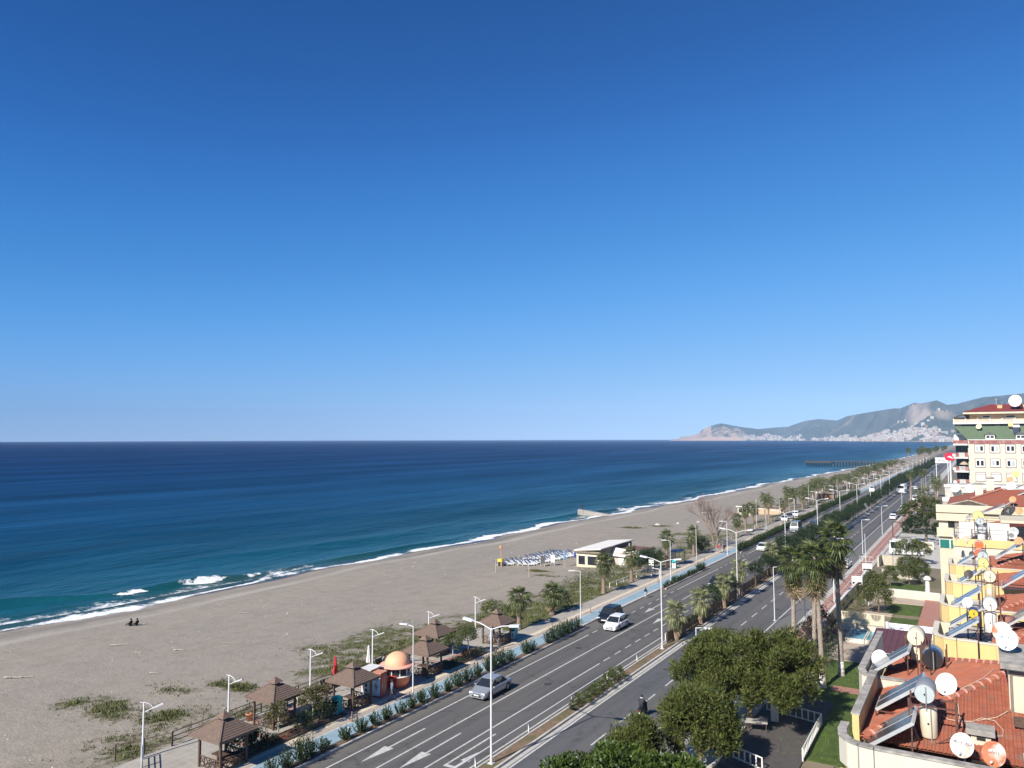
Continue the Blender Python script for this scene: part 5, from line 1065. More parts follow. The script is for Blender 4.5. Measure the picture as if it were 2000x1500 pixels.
for k in range(170):
    x, y = r.uniform(-104, -53), 30+170*r.random()**2; s = r.uniform(.03, .09)*(1+y/160); v = [(x+math.cos(a)*s*r.uniform(.7, 1.3), y+math.sin(a)*s*r.uniform(.7, 1.3), zt(x, y)-.02) for a in (0, 1.3, 2.5, 3.8, 5)]
    st.add(v+[(x, y, zt(x, y)+s*.8)], [(0, 1, 5), (1, 2, 5), (2, 3, 5), (3, 4, 5), (4, 0, 5)])
ob('beach_pebbles', st.mesh(rk), kind='stuff')
def rock(seed, s):
    r = random.Random(seed); m = MB(); m.lathe([(.0, 0), (1, .0), (.9, .45), (.5, .75), (0, .85)], 8); m.v = [(x*s*r.uniform(.8, 1.2), y*s*r.uniform(.8, 1.2), z*s*r.uniform(.8, 1.1)) for x, y, z in m.v]; return m.mesh(rk)
for i, (x, y, s, lab) in enumerate(((-73.5, 196.8, .8, 'larger pale boulder near the green tuft on the far beach'), (-77.8, 190.2, .5, 'small boulder left of the green tuft on the far beach'), (-70, 203, .5, 'boulder right of the green tuft on the far beach'), (-66, 208, .5, 'last boulder of the row on the far beach'))): ob('boulder', rock(i, s), None, (x, y, zt(x, y)-.05), 0, label=lab, cat='boulder', group='boulders on the far beach')
# jetty and pier
t = thing('jetty', 'low concrete groyne running from the beach into the water', 'groyne', (-104, 231, -3.0), R(12)); ob('deck', MB().add([(-9, -1.2, -1), (2.5, -1.2, -1), (2.5, 1.2, -1), (-9, 1.2, -1), (-9, -1.0, 2.0), (3, -1.0, .3), (3, 1.0, .3), (-9, 1.0, 2.0)], [(0, 3, 2, 1), (4, 5, 6, 7), (0, 1, 5, 4), (1, 2, 6, 5), (2, 3, 7, 6), (3, 0, 4, 7)]).mesh(conc), t)
t = thing('pier', 'long dark pier on piles far along the beach', 'pier', (-88, 745, -3.0), R(-2)); pw = M('pier_dark', (.07, .06, .055), .9, .2, 1)
ob('deck', MB().box(-48, -3.5, 3.4, 14, 3.5, 4.0).mesh(pw), t); ob('pier_head', MB().box(-47, -6, 2.6, -24, 6, 3.4).mesh(pw), t)
for k in range(24):
    for s in (-1, 1): ob('pile', MB().box(-.25, -.25, -2, .25, .25, 3.4).mesh(pw) if (k, s) == (0, -1) else bpy.data.objects['pile'].data, t, (-46+k*2.55, s*2.6, 0))
ob('railing', MB().box(-48, -3.5, 4.9, 14, -3.4, 5.0).box(-48, 3.4, 4.9, 14, 3.5, 5.0).mesh(pw), t)
# ------------------------------------------------------------------ vehicles
tyre_m = M('tyre', (.018, .018, .02), .8, 0, 1); rim_m = M('wheel_rim', (.42, .43, .44), .35, .05, 4, metal=.6); plate_m = M('number_plate', (.75, .75, .75), .5, 0, 1); hl_m = M('headlamp_glass', (.7, .72, .74), .12, 0, 1, spec=.8); tail_m = M('tail_lamp', (.35, .02, .02), .25, 0, 1)
def car(name, lab, loc, rz, paint, L=4.4, Wd=1.75, H=1.45, kind='sedan', grp=None):
    """front at -Y. lofted lower body, tapered cabin, glass set 6 mm proud"""
    t = thing(name, lab, 'car', loc, rz, grp); w = Wd/2; f, r_ = -L/2, L/2
    hood = {'sedan': 1.0, 'hatch': .85, 'suv': .95, 'van': .45}[kind]; trunk = {'sedan': .62, 'hatch': .12, 'suv': .12, 'van': .05}[kind]
    belt = H*.62 if kind != 'van' else H*.5; rake = {'sedan': .75, 'hatch': .75, 'suv': .7, 'van': .6}[kind]; rrake = {'sedan': .7, 'hatch': .4, 'suv': .35, 'van': .1}[kind]
    st = [(f, .80, .30, belt*.62), (f+.10, .90, .22, belt*.72), (f+.45, .97, .20, belt*.80), (f+hood, 1.0, .18, belt*.97), (f+hood+.6, 1.0, .18, belt), (0, 1.0, .18, belt*1.01), (r_-trunk-.5, 1.0, .18, belt*1.03), (r_-.4, .98, .2, belt*(1.02 if kind != 'sedan' else .99)), (r_-.08, .93, .24, belt*.95), (r_, .85, .32, belt*.85)]
    b = MB(); n = 10
    for (y, k, z0, z1) in st:
        hw = w*k; zz = z1-z0
        b.v += [(-hw*.86, y, z0), (-hw*.98, y, z0+zz*.22), (-hw, y, z0+zz*.55), (-hw*.97, y, z0+zz*.86), (-hw*.86, y, z1), (hw*.86, y, z1), (hw*.97, y, z0+zz*.86), (hw, y, z0+zz*.55), (hw*.98, y, z0+zz*.22), (hw*.86, y, z0)]
    for i in range(len(st)-1):
        for k in range(n): b.f.append((i*n+k, (i+1)*n+k, (i+1)*n+(k+1) % n, i*n+(k+1) % n)); b.m.append(0)
    b.f += [tuple(range(n)), tuple(range((len(st)-1)*n+n-1, (len(st)-1)*n-1, -1))]; b.m += [0, 0]
    y0, y1 = f+hood-.05, r_-trunk; hb, ht = w*.90, w*.72
    zb = belt*.96; ring = [(y0, hb, zb), (y0+rake, ht, H-.05), (y0+rake+.35, ht*1.01, H), ((y0+y1)/2+.2, ht*1.01, H), (y1-rrake-.15, ht*.99, H-.02), (y1-rrake, ht*.97, H-.07), (y1, hb*.95, zb)]
    c0 = len(b.v)
    for (y, hw, z) in ring: b.v += [(-hw, y, z), (hw, y, z)]
    for i in range(len(ring)-1): b.f.append((c0+2*i, c0+2*i+2, c0+2*i+3, c0+2*i+1)); b.m.append(0)
    # cabin sides
    base = [(y, zb, hb*(1 if 0 < i < 6 else (1 if i == 0 else .95))) for i, (y, hw, z) in enumerate(ring)]
    for s in (0, 1):
        sg = -1 if s == 0 else 1; k0 = len(b.v); b.v += [(sg*q[2], q[0], q[1]) for q in base]
        for i in range(len(ring)-1): b.f.append((c0+2*i+s, k0+i, k0+i+1, c0+2*i+2+s) if s == 0 else (c0+2*i+s, c0+2*i+2+s, k0+i+1, k0+i)); b.m.append(0)
    ob('body', b.mesh(paint), t)
    def lerp3(a, b_, f_): return tuple(a[i]+(b_[i]-a[i])*f_ for i in range(3))
    def pane(nm, q, off):
        o = Vector(off); ob(nm, MB().quad(*[tuple(Vector(p)+o) for p in q]).mesh(dark_glass), t)
    A, B = (hb*.93, y0+.04, zb+.03), (ht*.94, y0+rake-.03, H-.08)
    pane('windscreen', [(-A[0], A[1], A[2]), (A[0], A[1], A[2]), (B[0], B[1], B[2]), (-B[0], B[1], B[2])], (0, -.012, .012))
    A, B = (hb*.86, y1-.04, zb+.05), (ht*.88, y1-rrake+.02, H-.12); pane('rear_window', [(A[0], A[1], A[2]), (-A[0], A[1], A[2]), (-B[0], B[1], B[2]), (B[0], B[1], B[2])], (0, .012, .012))
    ym = (y0+y1)/2+.05
    if kind != 'van' or True:
        for s in (-1, 1):
            def sp(y, z): k = (z-zb)/(H-.07-zb); return (s*(hb+(ht-hb)*k), y, z)
            zt_, zl = H-.14, zb+.04
            for (ya, yb, yc, yd) in ((y0+.22, ym-.05, ym-.05, y0+rake+.02), (ym+.05, y1-.28, y1-rrake-.08, ym+.05)):
                q = [sp(ya, zl), sp(yb, zl), sp(yc, zt_), sp(yd, zt_)]; pane('side_window', q if s > 0 else q[::-1], (s*.012, 0, .003))
            ob('wing_mirror', MB().obox((s*(w*.99+.07), y0+.32, zb+.05), (.09, 0, 0), (0, .05, 0), (0, 0, .06)).mesh(paint), t)
            ob('sill', MB().box(s*w*.9-.02, f+1.2, .17, s*w*.9+.02, r_-1.2, .24).mesh(black_m), t)
            ob('headlight', MB().obox((s*w*.68, f+.10, belt*.64), (.17, 0, 0), (s*0, .07, 0), (0, .02, .075)).mesh(hl_m), t)
            ob('tail_light', MB().obox((s*w*.72, r_-.03, belt*.78), (.12, 0, 0), (0, .06, 0), (0, 0, .10)).mesh(tail_m), t)
    wr = .33 if kind != 'suv' else .37
    for (sx, yy) in ((-1, f+.82), (1, f+.82), (-1, r_-.82), (1, r_-.82)):
        wh = ob('wheel', MB().lathe([(wr*.66, -.1), (wr*.96, -.1), (wr, -.06), (wr, .06), (wr*.96, .1), (wr*.66, .1)], 18, (0, 0, 0), 'X').mesh(tyre_m, True), t, (sx*(w-.1), yy, wr))
        rm = MB().lathe([(0, .07*sx), (wr*.2, .075*sx), (wr*.68, .06*sx)], 14, (0, 0, 0), 'X'); ob('rim', rm.mesh(rim_m), wh)
        ob('wheel_arch', MB().lathe([(wr*1.0, -.02), (wr*1.17, -.02), (wr*1.17, .02), (wr*1.0, .02)], 20, (0, 0, 0), 'X').mesh(black_m), t, (sx*(w*.985), yy, wr+.01))
    ob('bumper', MB().obox((0, f+.02, .30), (w*.78, 0, 0), (0, .06, 0), (0, 0, .07)).mesh(paint), t); ob('lower_grille', MB().obox((0, f-.045, .38), (w*.5, 0, 0), (0, .012, 0), (0, 0, .055)).mesh(black_m), t); ob('grille', MB().obox((0, f-.005, belt*.56), (w*.34, 0, 0), (0, .02, 0), (0, 0, .05)).mesh(black_m), t)
    ob('number_plate', MB().obox((0, f-.065, .46), (.24, 0, 0), (0, .006, 0), (0, 0, .055)).mesh(plate_m), t); ob('rear_plate', MB().obox((0, r_+.012, .55), (.24, 0, 0), (0, .006, 0), (0, 0, .055)).mesh(plate_m), t)
    return t
def paint(n, c, m=0.0): return M(n, c, .28, .03, 1, metal=m, spec=.6)
p_silver = paint('silver_car_paint', (.42, .44, .46), .5); p_white = paint('white_car_paint', (.72, .72, .72)); p_black = paint('navy_black_car_paint', (.012, .014, .022)); p_grey = paint('grey_car_paint', (.2, .21, .23), .3)
PI = math.pi
car('silver_sedan', 'silver saloon car driving beside the oleander row', (-36.95, 57.6, .005), 0, p_silver, 4.5, 1.78, 1.46, 'sedan')
car('white_hatchback', 'white hatchback overtaking the black car', (-36.75, 84.3, .005), 0, p_white, 4.0, 1.74, 1.5, 'hatch')
car('black_suv', 'black off-road car standing in the kerbside bay', (-38.95, 87.6, .005), .03, p_black, 4.45, 1.85, 1.66, 'suv')
car('dark_sedan', 'dark saloon car half hidden by the palms of the central reservation', (-34.0, 116.0, .005), 0, p_black, 4.5, 1.8, 1.45, 'sedan')
car('white_sedan', 'white saloon car left of the tall palm group', (-36.9, 157, .005), 0, p_white, 4.5, 1.78, 1.45, 'sedan')
car('grey_van', 'grey van with dark windows beside the far oleander hedge', (-37.2, 191, .005), 0, p_grey, 5.4, 2.0, 2.5, 'van')
car('dark_van', 'dark van following the grey one', (-34.2, 197, .005), 0, p_black, 5.0, 1.95, 2.3, 'van')
car('parked_car', 'white car parked at the right kerb behind the tall palms', (-20.1, 143, .005), PI, p_white, 4.3, 1.75, 1.5, 'hatch')
car('parked_car', 'white car parked at the kerb before a dark one', (-20.2, 234, .005), PI, p_white, 4.4, 1.75, 1.48, 'sedan')
car('parked_car', 'dark car parked in front of the white one at the kerb', (-20.2, 240.5, .005), PI, p_black, 4.4, 1.78, 1.6, 'suv')
car('parked_car', 'white car parked beside the big round tree', (-19.9, 263, .005), PI, p_white, 4.4, 1.75, 1.48, 'sedan')
car('parked_car', 'dark car parked beyond the big round tree', (-19.9, 270, .005), PI, p_black, 4.4, 1.78, 1.5, 'hatch')
car('parked_van', 'white van roof showing above the big round tree', (-18.6, 296, .005), PI, p_white, 5.4, 2.0, 2.5, 'van')
car('far_car', 'small white car on the right carriageway beyond the coach', (-22.9, 372, .005), PI, p_white, 4.4, 1.78, 1.48, 'sedan')
car('far_van', 'white van on the left carriageway in front of the dense reservation trees', (-37, 345, .005), 0, p_white, 5.4, 2.0, 2.6, 'van')
car('far_car', 'blue-white car on the far left carriageway', (-37, 430, .005), 0, p_grey, 4.4, 1.78, 1.48, 'sedan')
for i, (y, p) in enumerate(((214, p_white), (221, p_grey), (228, p_white))): car('promenade_car', '%s parked car on the promenade side beyond the second beach bar' % ORD(i), (-44.6, y, .12), .2, p, 4.2, 1.74, 1.5, 'hatch', 'cars parked beside the promenade')
# white van in the side street and the coach
car('garden_van', 'white van parked in the side street between the garden trees', (-12.2, 163.5, .02), R(100), p_white, 5.8, 2.1, 2.6, 'van')
t = thing('coach', 'white coach driving away on the right carriageway', 'coach', (-26.2, 345, .005)); ob('body', MB().box(-1.28, -6, .35, 1.28, 6, 3.5).mesh(p_white), t); ob('roof_unit', MB().box(-1.0, -5.2, 3.5, -.15, -2, 3.72).box(.15, -5.2, 3.5, 1.0, -2, 3.72).mesh(p_white), t)
ob('rear_window', MB().box(-1.05, -6.02, 2.2, 1.05, -6.005, 3.2).mesh(dark_glass), t); ob('bumper', MB().box(-1.26, -6.08, .3, 1.26, -6.0, .7).mesh(p_grey), t); ob('number_plate', MB().box(-.3, -6.1, .75, .3, -6.09, .9).mesh(plate_m), t)
for s in (-1, 1):
    ob('side_windows', MB().box(s*1.29-.01, -5.5, 1.7, s*1.29+.01, 5.6, 2.9).mesh(dark_glass), t); ob('tail_light', MB().box(s*1.1-.1, -6.02, 1.0, s*1.1+.1, -6.005, 1.7).mesh(tail_m), t)
    for y in (-3.6, 3.6): ob('wheel', MB().lathe([(0, -.15), (.5, -.15), (.5, .15), (0, .15)], 14, (0, 0, 0), 'X').mesh(tyre_m), t, (s*1.12, y, .5))
# ------------------------------------------------------------------ people
skin = M('skin', (.42, .25, .18), .6, .05, 5); hair = M('dark_hair', (.02, .016, .014), .7, .1, 8)
def cloth(n, c): return M(n, c, .85, .12, 6)
DG = bpy.context.evaluated_depsgraph_get
def skinned(J, E, rad, mats, reg):
    """J joints, E edges, rad radii, reg(face centre)->material index; one continuous skinned surface"""
    me = bpy.data.meshes.new('sk'); keys = list(J); idx = {k: i for i, k in enumerate(keys)}
    me.from_pydata([J[k] for k in keys], [(idx[a], idx[b]) for a, b in E], []); o = bpy.data.objects.new('sk', me); COL.objects.link(o)
    o.modifiers.new('s', 'SKIN'); sv = me.skin_vertices[0].data if me.skin_vertices else None
    if sv is None:
        me.skin_vertices.new() if hasattr(me.skin_vertices, 'new') else None; sv = me.skin_vertices[0].data
    for i, k in enumerate(keys): sv[i].radius = (rad[k], rad[k]) if not isinstance(rad[k], tuple) else rad[k]; sv[i].use_root = (i == 0)
    ss = o.modifiers.new('u', 'SUBSURF'); ss.levels = 1; ss.render_levels = 1
    ev = o.evaluated_get(DG()); out = bpy.data.meshes.new_from_object(ev); bpy.data.objects.remove(o); bpy.data.meshes.remove(me)
    for m in mats: out.materials.append(m)
    for p in out.polygons: p.material_index = reg(p.center); p.use_smooth = True
    return out
BE = [('pel', 'bel'), ('bel', 'chest'), ('chest', 'neck'), ('neck', 'head'), ('head', 'top'), ('chest', 'shl'), ('shl', 'ell'), ('ell', 'hal'), ('hal', 'fil'), ('chest', 'shr'), ('shr', 'elr'), ('elr', 'har'), ('har', 'fir'), ('pel', 'hil'), ('hil', 'knl'), ('knl', 'anl'), ('anl', 'tol'), ('pel', 'hir'), ('hir', 'knr'), ('knr', 'anr'), ('anr', 'tor')]
BR = dict(pel=.145, bel=.13, chest=.16, neck=.06, head=.10, top=.085, shl=.075, ell=.05, hal=.035, fil=.03, shr=.075, elr=.05, har=.035, fir=.03, hil=.095, knl=.062, anl=.045, tol=.04, hir=.095, knr=.062, anr=.045, tor=.04)
STAND = dict(pel=(0, 0, .96), bel=(0, 0, 1.12), chest=(0, 0, 1.34), neck=(0, -.01, 1.50), head=(0, -.02, 1.62), top=(0, -.01, 1.71), shl=(-.19, 0, 1.40), ell=(-.25, .02, 1.12), hal=(-.24, -.08, .90), fil=(-.24, -.11, .80), shr=(.19, 0, 1.40), elr=(.25, .02, 1.12), har=(.24, -.08, .90), fir=(.24, -.11, .80), hil=(-.10, 0, .90), knl=(-.11, -.02, .50), anl=(-.11, .01, .09), tol=(-.12, -.14, .04), hir=(.10, 0, .90), knr=(.11, -.02, .50), anr=(.11, .01, .09), tor=(.12, -.14, .04))
WALK = dict(STAND, knl=(-.11, -.20, .52), anl=(-.11, -.22, .12), tol=(-.11, -.36, .07), knr=(.11, .05, .50), anr=(.11, .28, .13), tor=(.11, .18, .04), ell=(-.25, .12, 1.13), hal=(-.24, .10, .90), fil=(-.24, .09, .8), elr=(.25, -.04, 1.13), har=(.24, -.2, .95), fir=(.24, -.26, .88))
SIT = dict(STAND, pel=(0, 0, .52), bel=(0, .04, .68), chest=(0, .05, .90), neck=(0, .02, 1.06), head=(0, 0, 1.18), top=(0, 0, 1.27), shl=(-.19, .05, .96), ell=(-.25, -.02, .72), hal=(-.16, -.25, .62), fil=(-.14, -.33, .6), shr=(.19, .05, .96), elr=(.25, -.02, .72), har=(.16, -.25, .62), fir=(.14, -.33, .6), hil=(-.1, -.05, .50), knl=(-.13, -.46, .52), anl=(-.13, -.44, .1), tol=(-.14, -.58, .05), hir=(.1, -.05, .50), knr=(.13, -.46, .52), anr=(.13, -.44, .1), tor=(.14, -.58, .05))
def low(J, dz, extra={}): return dict({k: (v[0], v[1], v[2]-dz) for k, v in J.items()}, **extra)
GROUND = low(SIT, .42, dict(knl=(-.16, -.34, .42), anl=(-.14, -.55, .08), tol=(-.14, -.68, .05), knr=(.16, -.34, .42), anr=(.14, -.55, .08), tor=(.14, -.68, .05), hal=(-.18, -.36, .40), fil=(-.1, -.42, .40), har=(.18, -.36, .40), fir=(.1, -.42, .40)))
def person(lab, loc, rz, J, top, bot, sc=1.0, skirt=None, hat=None, grp=None):
    hz_ = J['chest'][2]; pz = J['pel'][2]+.03; nz_ = J['neck'][2]+.01
    hands = [Vector(J[k]) for k in ('hal', 'fil', 'har', 'fir')]; hips = [Vector(J[k]) for k in ('pel', 'hil', 'hir', 'knl', 'knr', 'anl', 'anr')]; ups = [Vector(J[k]) for k in ('bel', 'chest', 'shl', 'shr', 'ell', 'elr')]; feet = [Vector(J[k]) for k in ('tol', 'tor')]
    def reg(c):
        if (c-Vector(J['head'])).length < .14 or (c-Vector(J['top'])).length < .12: return 0
        if min((c-h).length for h in hands) < .075: return 0
        if min((c-h).length for h in feet) < .09: return 3
        def sd(a, b):
            a, b = Vector(J[a]), Vector(J[b]); t_ = max(0, min(1, (c-a).dot(b-a)/max(1e-6, (b-a).length_squared))); return (c-a-(b-a)*t_).length
        dl = min(sd('pel', 'hil'), sd('hil', 'knl'), sd('knl', 'anl'), sd('pel', 'hir'), sd('hir', 'knr'), sd('knr', 'anr')); du = min(sd('bel', 'chest'), sd('shl', 'ell'), sd('ell', 'hal'), sd('shr', 'elr'), sd('elr', 'har'), sd('chest', 'neck'))
        return 2 if dl < du else 1
    t = ob('person', skinned(J, BE, BR, [skin, top, bot, black_m], reg), None, loc, rz, None, sc, lab, 'person', grp)
    h = J['top']; hd = J['head']
    ob('hair', MB().lathe([(.0, .125), (.07, .10), (.105, .045), (.108, -.02), (.09, -.07)], 12, (hd[0], hd[1]+.018, hd[2]+.035)).mesh(hat or hair, True), t)
    f = MB()
    for s in (-1, 1): f.cbox(hd[0]+s*.038, hd[1]-.103, hd[2]+.005, .024, .012, .012)
    ob('eyes', f.mesh(hair), t); ob('nose', MB().add([(hd[0]-.016, hd[1]-.10, hd[2]-.03), (hd[0]+.016, hd[1]-.10, hd[2]-.03), (hd[0], hd[1]-.10, hd[2]+.01), (hd[0], hd[1]-.128, hd[2]-.026)], [(0, 1, 3), (1, 2, 3), (2, 0, 3)]).mesh(skin), t); ob('mouth', MB().cbox(hd[0], hd[1]-.098, hd[2]-.062, .045, .01, .01).mesh(M('lips', (.3, .1, .09), .6)), t)
    for s in (-1, 1):      # unequal bent fingers at each hand
        w = Vector(J['hal' if s < 0 else 'har']); e = Vector(J['fil' if s < 0 else 'fir']); d = (e-w).normalized(); sd_ = Vector((0, 1, 0)) if abs(d.y) < .7 else Vector((1, 0, 0)); hm_ = MB(); n_ = d.cross(sd_).normalized()
        for k, ln in enumerate((.075, .085, .08, .062)): q = e+sd_*(k-1.5)*.018; hm_.tube([q, q+d*ln*.6+n_*s*.006, q+d*ln+n_*s*.02], .009, 5, 0, .007)
        q = w+(e-w)*.4-sd_*.03; hm_.tube([q, q-sd_*.03+d*.03, q-sd_*.035+d*.065], .011, 5, 0, .008); ob('fingers', hm_.mesh(skin), t)
    if skirt: ob('skirt', MB().lathe(skirt[1], 14, (0, .02, 0)).mesh(skirt[0], True), t)
    return t
person('man in a grey-blue shirt and dark trousers at the orange kiosk', (-42.75, 51.3, .12), R(150), WALK, cloth('shirt_grey_blue', (.13, .17, .22)), cloth('trousers_dark', (.025, .027, .035)), 1.02)
person('walker in a black coat and light trousers on the road edge by the cycle path', (-40.0, 102.0, .01), R(200), WALK, cloth('coat_black', (.014, .014, .018)), cloth('trousers_light', (.5, .48, .44)), .82)
person('person in a red jacket walking on the blue path', (-43.0, 148.1, .12), R(0), WALK, cloth('jacket_red', (.45, .04, .05)), cloth('trousers_grey', (.2, .19, .19)), .98, None, M('grey_hair', (.4, .38, .36), .8))
person('person in dark clothes walking beside the red jacket', (-42.3, 149.0, .12), R(5), WALK, cloth('coat_black', (.014, .014, .018)), cloth('trousers_dark', (.025, .027, .035)), 1.0)
person('person in a white and dark top standing in the last pavilion shade, left of two', (-44.35, 69.2, .12), R(60), STAND, cloth('top_pale', (.4, .4, .42)), cloth('trousers_dark', (.025, .027, .035)), 1.0)
person('person in dark clothes standing in the last pavilion shade, right of two', (-43.7, 69.7, .12), R(250), STAND, cloth('coat_dark', (.03, .03, .04)), cloth('trousers_grey', (.2, .19, .19)), 1.03)
person('left one of the two people in black sitting on the beach', (-94.7, 61.3, zt(-94.7, 61.3)), R(-75), GROUND, cloth('coat_black', (.014, .014, .018)), cloth('trousers_dark', (.025, .027, .035)), 1.1)
person('right one of the two people in black sitting on the beach', (-94.0, 61.7, zt(-94, 61.7)), R(-75), GROUND, cloth('coat_black2', (.02, .018, .018)), cloth('trousers_dark', (.025, .027, .035)), 1.1)
person('person in a black and white jacket sitting on the railing bench', (-49.5, 46.9, .11), R(90), SIT, cloth('jacket_bw', (.3, .31, .34)), cloth('trousers_white', (.55, .54, .5)), 1.0)
person('dark-haired person sitting behind the second pavilion roof', (-49.5, 45.4, .11), R(100), SIT, cloth('coat_dark', (.03, .03, .04)), cloth('trousers_grey', (.2, .19, .19)), 1.0)
person('person sitting on the bench left of the red parasol', (-49.5, 52.7, .11), R(90), SIT, cloth('coat_dark', (.03, .03, .04)), cloth('trousers_grey', (.2, .19, .19)), 1.0)
person('person in a white and green top sitting behind the kiosk dome', (-49.5, 58.2, .11), R(95), SIT, cloth('top_white_green', (.35, .42, .4)), cloth('trousers_dark', (.025, .027, .035)), 1.0)
person('lone figure standing on the end of the concrete groyne', (-111.6, 229.4, -1.05), R(60), STAND, cloth('coat_black', (.014, .014, .018)), cloth('trousers_dark', (.025, .027, .035)), 1.05)
# motor scooter and rider (driving away, +Y)
t = thing('motor_scooter', 'dark motor scooter ridden along the right carriageway', 'motor scooter', (-23.55, 59.0, .005)); sc_p = paint('scooter_paint', (.05, .05, .055))
for (y, nm) in ((-.62, 0), (.62, 1)):
    wh = ob('wheel', MB().lathe([(.14, -.055), (.24, -.06), (.26, 0), (.24, .06), (.14, .055)], 16, (0, 0, 0), 'X').mesh(tyre_m, True), t, (0, y, .26)); ob('rim', MB().lathe([(0, -.04), (.14, -.045), (.14, .045), (0, .04)], 12, (0, 0, 0), 'X').mesh(rim_m), wh)
b = MB(); b.obox((0, -.35, .55), (.17, 0, 0), (0, .45, .04), (0, 0, .16)); b.obox((0, .12, .36), (.16, 0, 0), (0, .28, 0), (0, 0, .04)); b.obox((0, .48, .68), (.2, 0, 0), (0, .03, .0), (0, -.1, .36)); ob('body', b.mesh(sc_p), t)
ob('seat', MB().obox((0, -.32, .76), (.15, 0, 0), (0, .42, .02), (0, 0, .05)).mesh(black_m), t); ob('handlebar', MB().tube([(-.34, .30, 1.03), (0, .38, 1.0), (.34, .30, 1.03)], .02, 6).mesh(black_m), t); ob('fork', MB().tube([(0, .62, .26), (0, .42, .98)], .035, 6).mesh(alu), t); ob('tail_light', MB().cbox(0, -.82, .62, .16, .04, .07).mesh(tail_m), t); ob('number_plate', MB().obox((0, -.86, .48), (.09, 0, 0), (0, .006, .01), (0, 0, .07)).mesh(plate_m), t); ob('exhaust', MB().tube([(.2, -.1, .3), (.22, -.75, .34)], .045, 8).mesh(alu), t)
for s in (-1, 1): ob('mirror', MB().obox((s*.3, .36, 1.22), (.06, 0, 0), (0, .01, 0), (0, 0, .04)).mesh(black_m), t)
RIDE = dict(pel=(0, -.3, .92), bel=(0, -.28, 1.08), chest=(0, -.22, 1.3), neck=(0, -.17, 1.45), head=(0, -.14, 1.57), top=(0, -.15, 1.66), shl=(-.2, -.2, 1.36), ell=(-.33, .0, 1.16), hal=(-.32, .24, 1.06), fil=(-.31, .32, 1.05), shr=(.2, -.2, 1.36), elr=(.33, .0, 1.16), har=(.32, .24, 1.06), fir=(.31, .32, 1.05), hil=(-.12, -.25, .88), knl=(-.2, .16, .78), anl=(-.18, .1, .46), tol=(-.18, .24, .42), hir=(.12, -.25, .88), knr=(.2, .16, .78), anr=(.18, .1, .46), tor=(.18, .24, .42))
RIDE = {k: (-v[0], -v[1], v[2]) for k, v in RIDE.items()}
o = person('rider in a black jacket and a black and white helmet on the motor scooter', (-23.55, 59.0, .005), PI, RIDE, cloth('coat_dark', (.02, .022, .03)), cloth('trousers_dark', (.025, .027, .035)), 1.0)
hd = RIDE['head']; ob('helmet', MB().lathe([(0, .15), (.08, .13), (.125, .06), (.13, -.02), (.11, -.09)], 14, (hd[0], hd[1], hd[2]+.02)).mesh(black_m, True), o); ob('helmet_band', MB().lathe([(.133, .0), (.134, -.06), (.116, -.1)], 14, (hd[0], hd[1]+.01, hd[2])).mesh(white_paint, True), o)
# ------------------------------------------------------------------ gardens on the right
lawn_m = M('lawn_grass', (0.06, 0.095, 0.016), .9, .3, 1.5, .6, 25, dirt=(0.05, 0.07, 0.02), dscale=.7, damt=.6)
tan_pave = M('tan_terrace_paving', (0.42, 0.34, 0.27), .85, .08, 2, .15, 25, dirt=(0.32, 0.26, 0.2), dscale=.6, damt=.5)
pool_m = M('pool_tiles', (0.16, 0.46, 0.56), .3, .06, 2); terr = M('terrace_paving_painted_shade', (0.085, 0.075, 0.07), .85, .15, 2, .2, 20)  # terrace paving darkened: its colour carries the shade under the pines
m = MB(); m.box(-13.2, 57, -.2, -4.6, 83.4, .03); m.box(-10.6, 108.6, -.2, -6.9, 115.2, .05); m.box(-12.2, 121.8, -.2, -7.4, 131, .05); m.box(-14, 137.6, -.2, -7.4, 149, .05); m.box(-9.8, 99.8, -.2, -6.6, 106.5, .03)
ob('lawn', m.mesh(lawn_m), kind='structure')
gb = MB(); rg = random.Random(9)
for (x0, y0, x1, y1, n) in ((-13.1, 57, -6, 83, 3600), (-10.5, 108.7, -7, 115, 700), (-12, 122, -7.5, 131, 700)):
    for k in range(n):
        x, y = rg.uniform(x0, x1), rg.uniform(y0, y1); a = rg.uniform(0, 6.28); h = rg.uniform(.05, .13); c, s = math.cos(a)*.03, math.sin(a)*.03
        gb.add([(x-c, y-s, .02), (x+c, y+s, .02), (x+s*1.5, y-c*1.5, .03+h)], [(0, 1, 2)])
ob('lawn_blades', gb.mesh(M('lawn_blade', (0.10, 0.15, 0.028), .8, .3, 1, island=.4)), kind='stuff')
m = MB(); m.box(-14.3, 83.5, -.2, -4.5, 97.4, .06, 0); m.box(-11.8, 73.2, -.2, -4.6, 74.8, .05, 1); m.box(-6.8, 103, -.2, -4.7, 120, .04, 1); m.box(-13, 107, -.2, -9.8, 108.4, .05, 0); m.box(-13.0, 116, -.2, -5, 119.5, .02, 0); m.box(-15.8, 150, -.2, -6, 200, .02, 2)
ob('garden_paths', m.mesh([tan_pave, red_pave, conc_light]), kind='structure')
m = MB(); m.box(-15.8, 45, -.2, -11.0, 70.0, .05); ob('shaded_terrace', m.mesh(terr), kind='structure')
t = thing('swimming_pool', 'small turquoise pool with pale rim beside the brown canopy roof', 'pool', (0, 0, 0))
rim = MB()
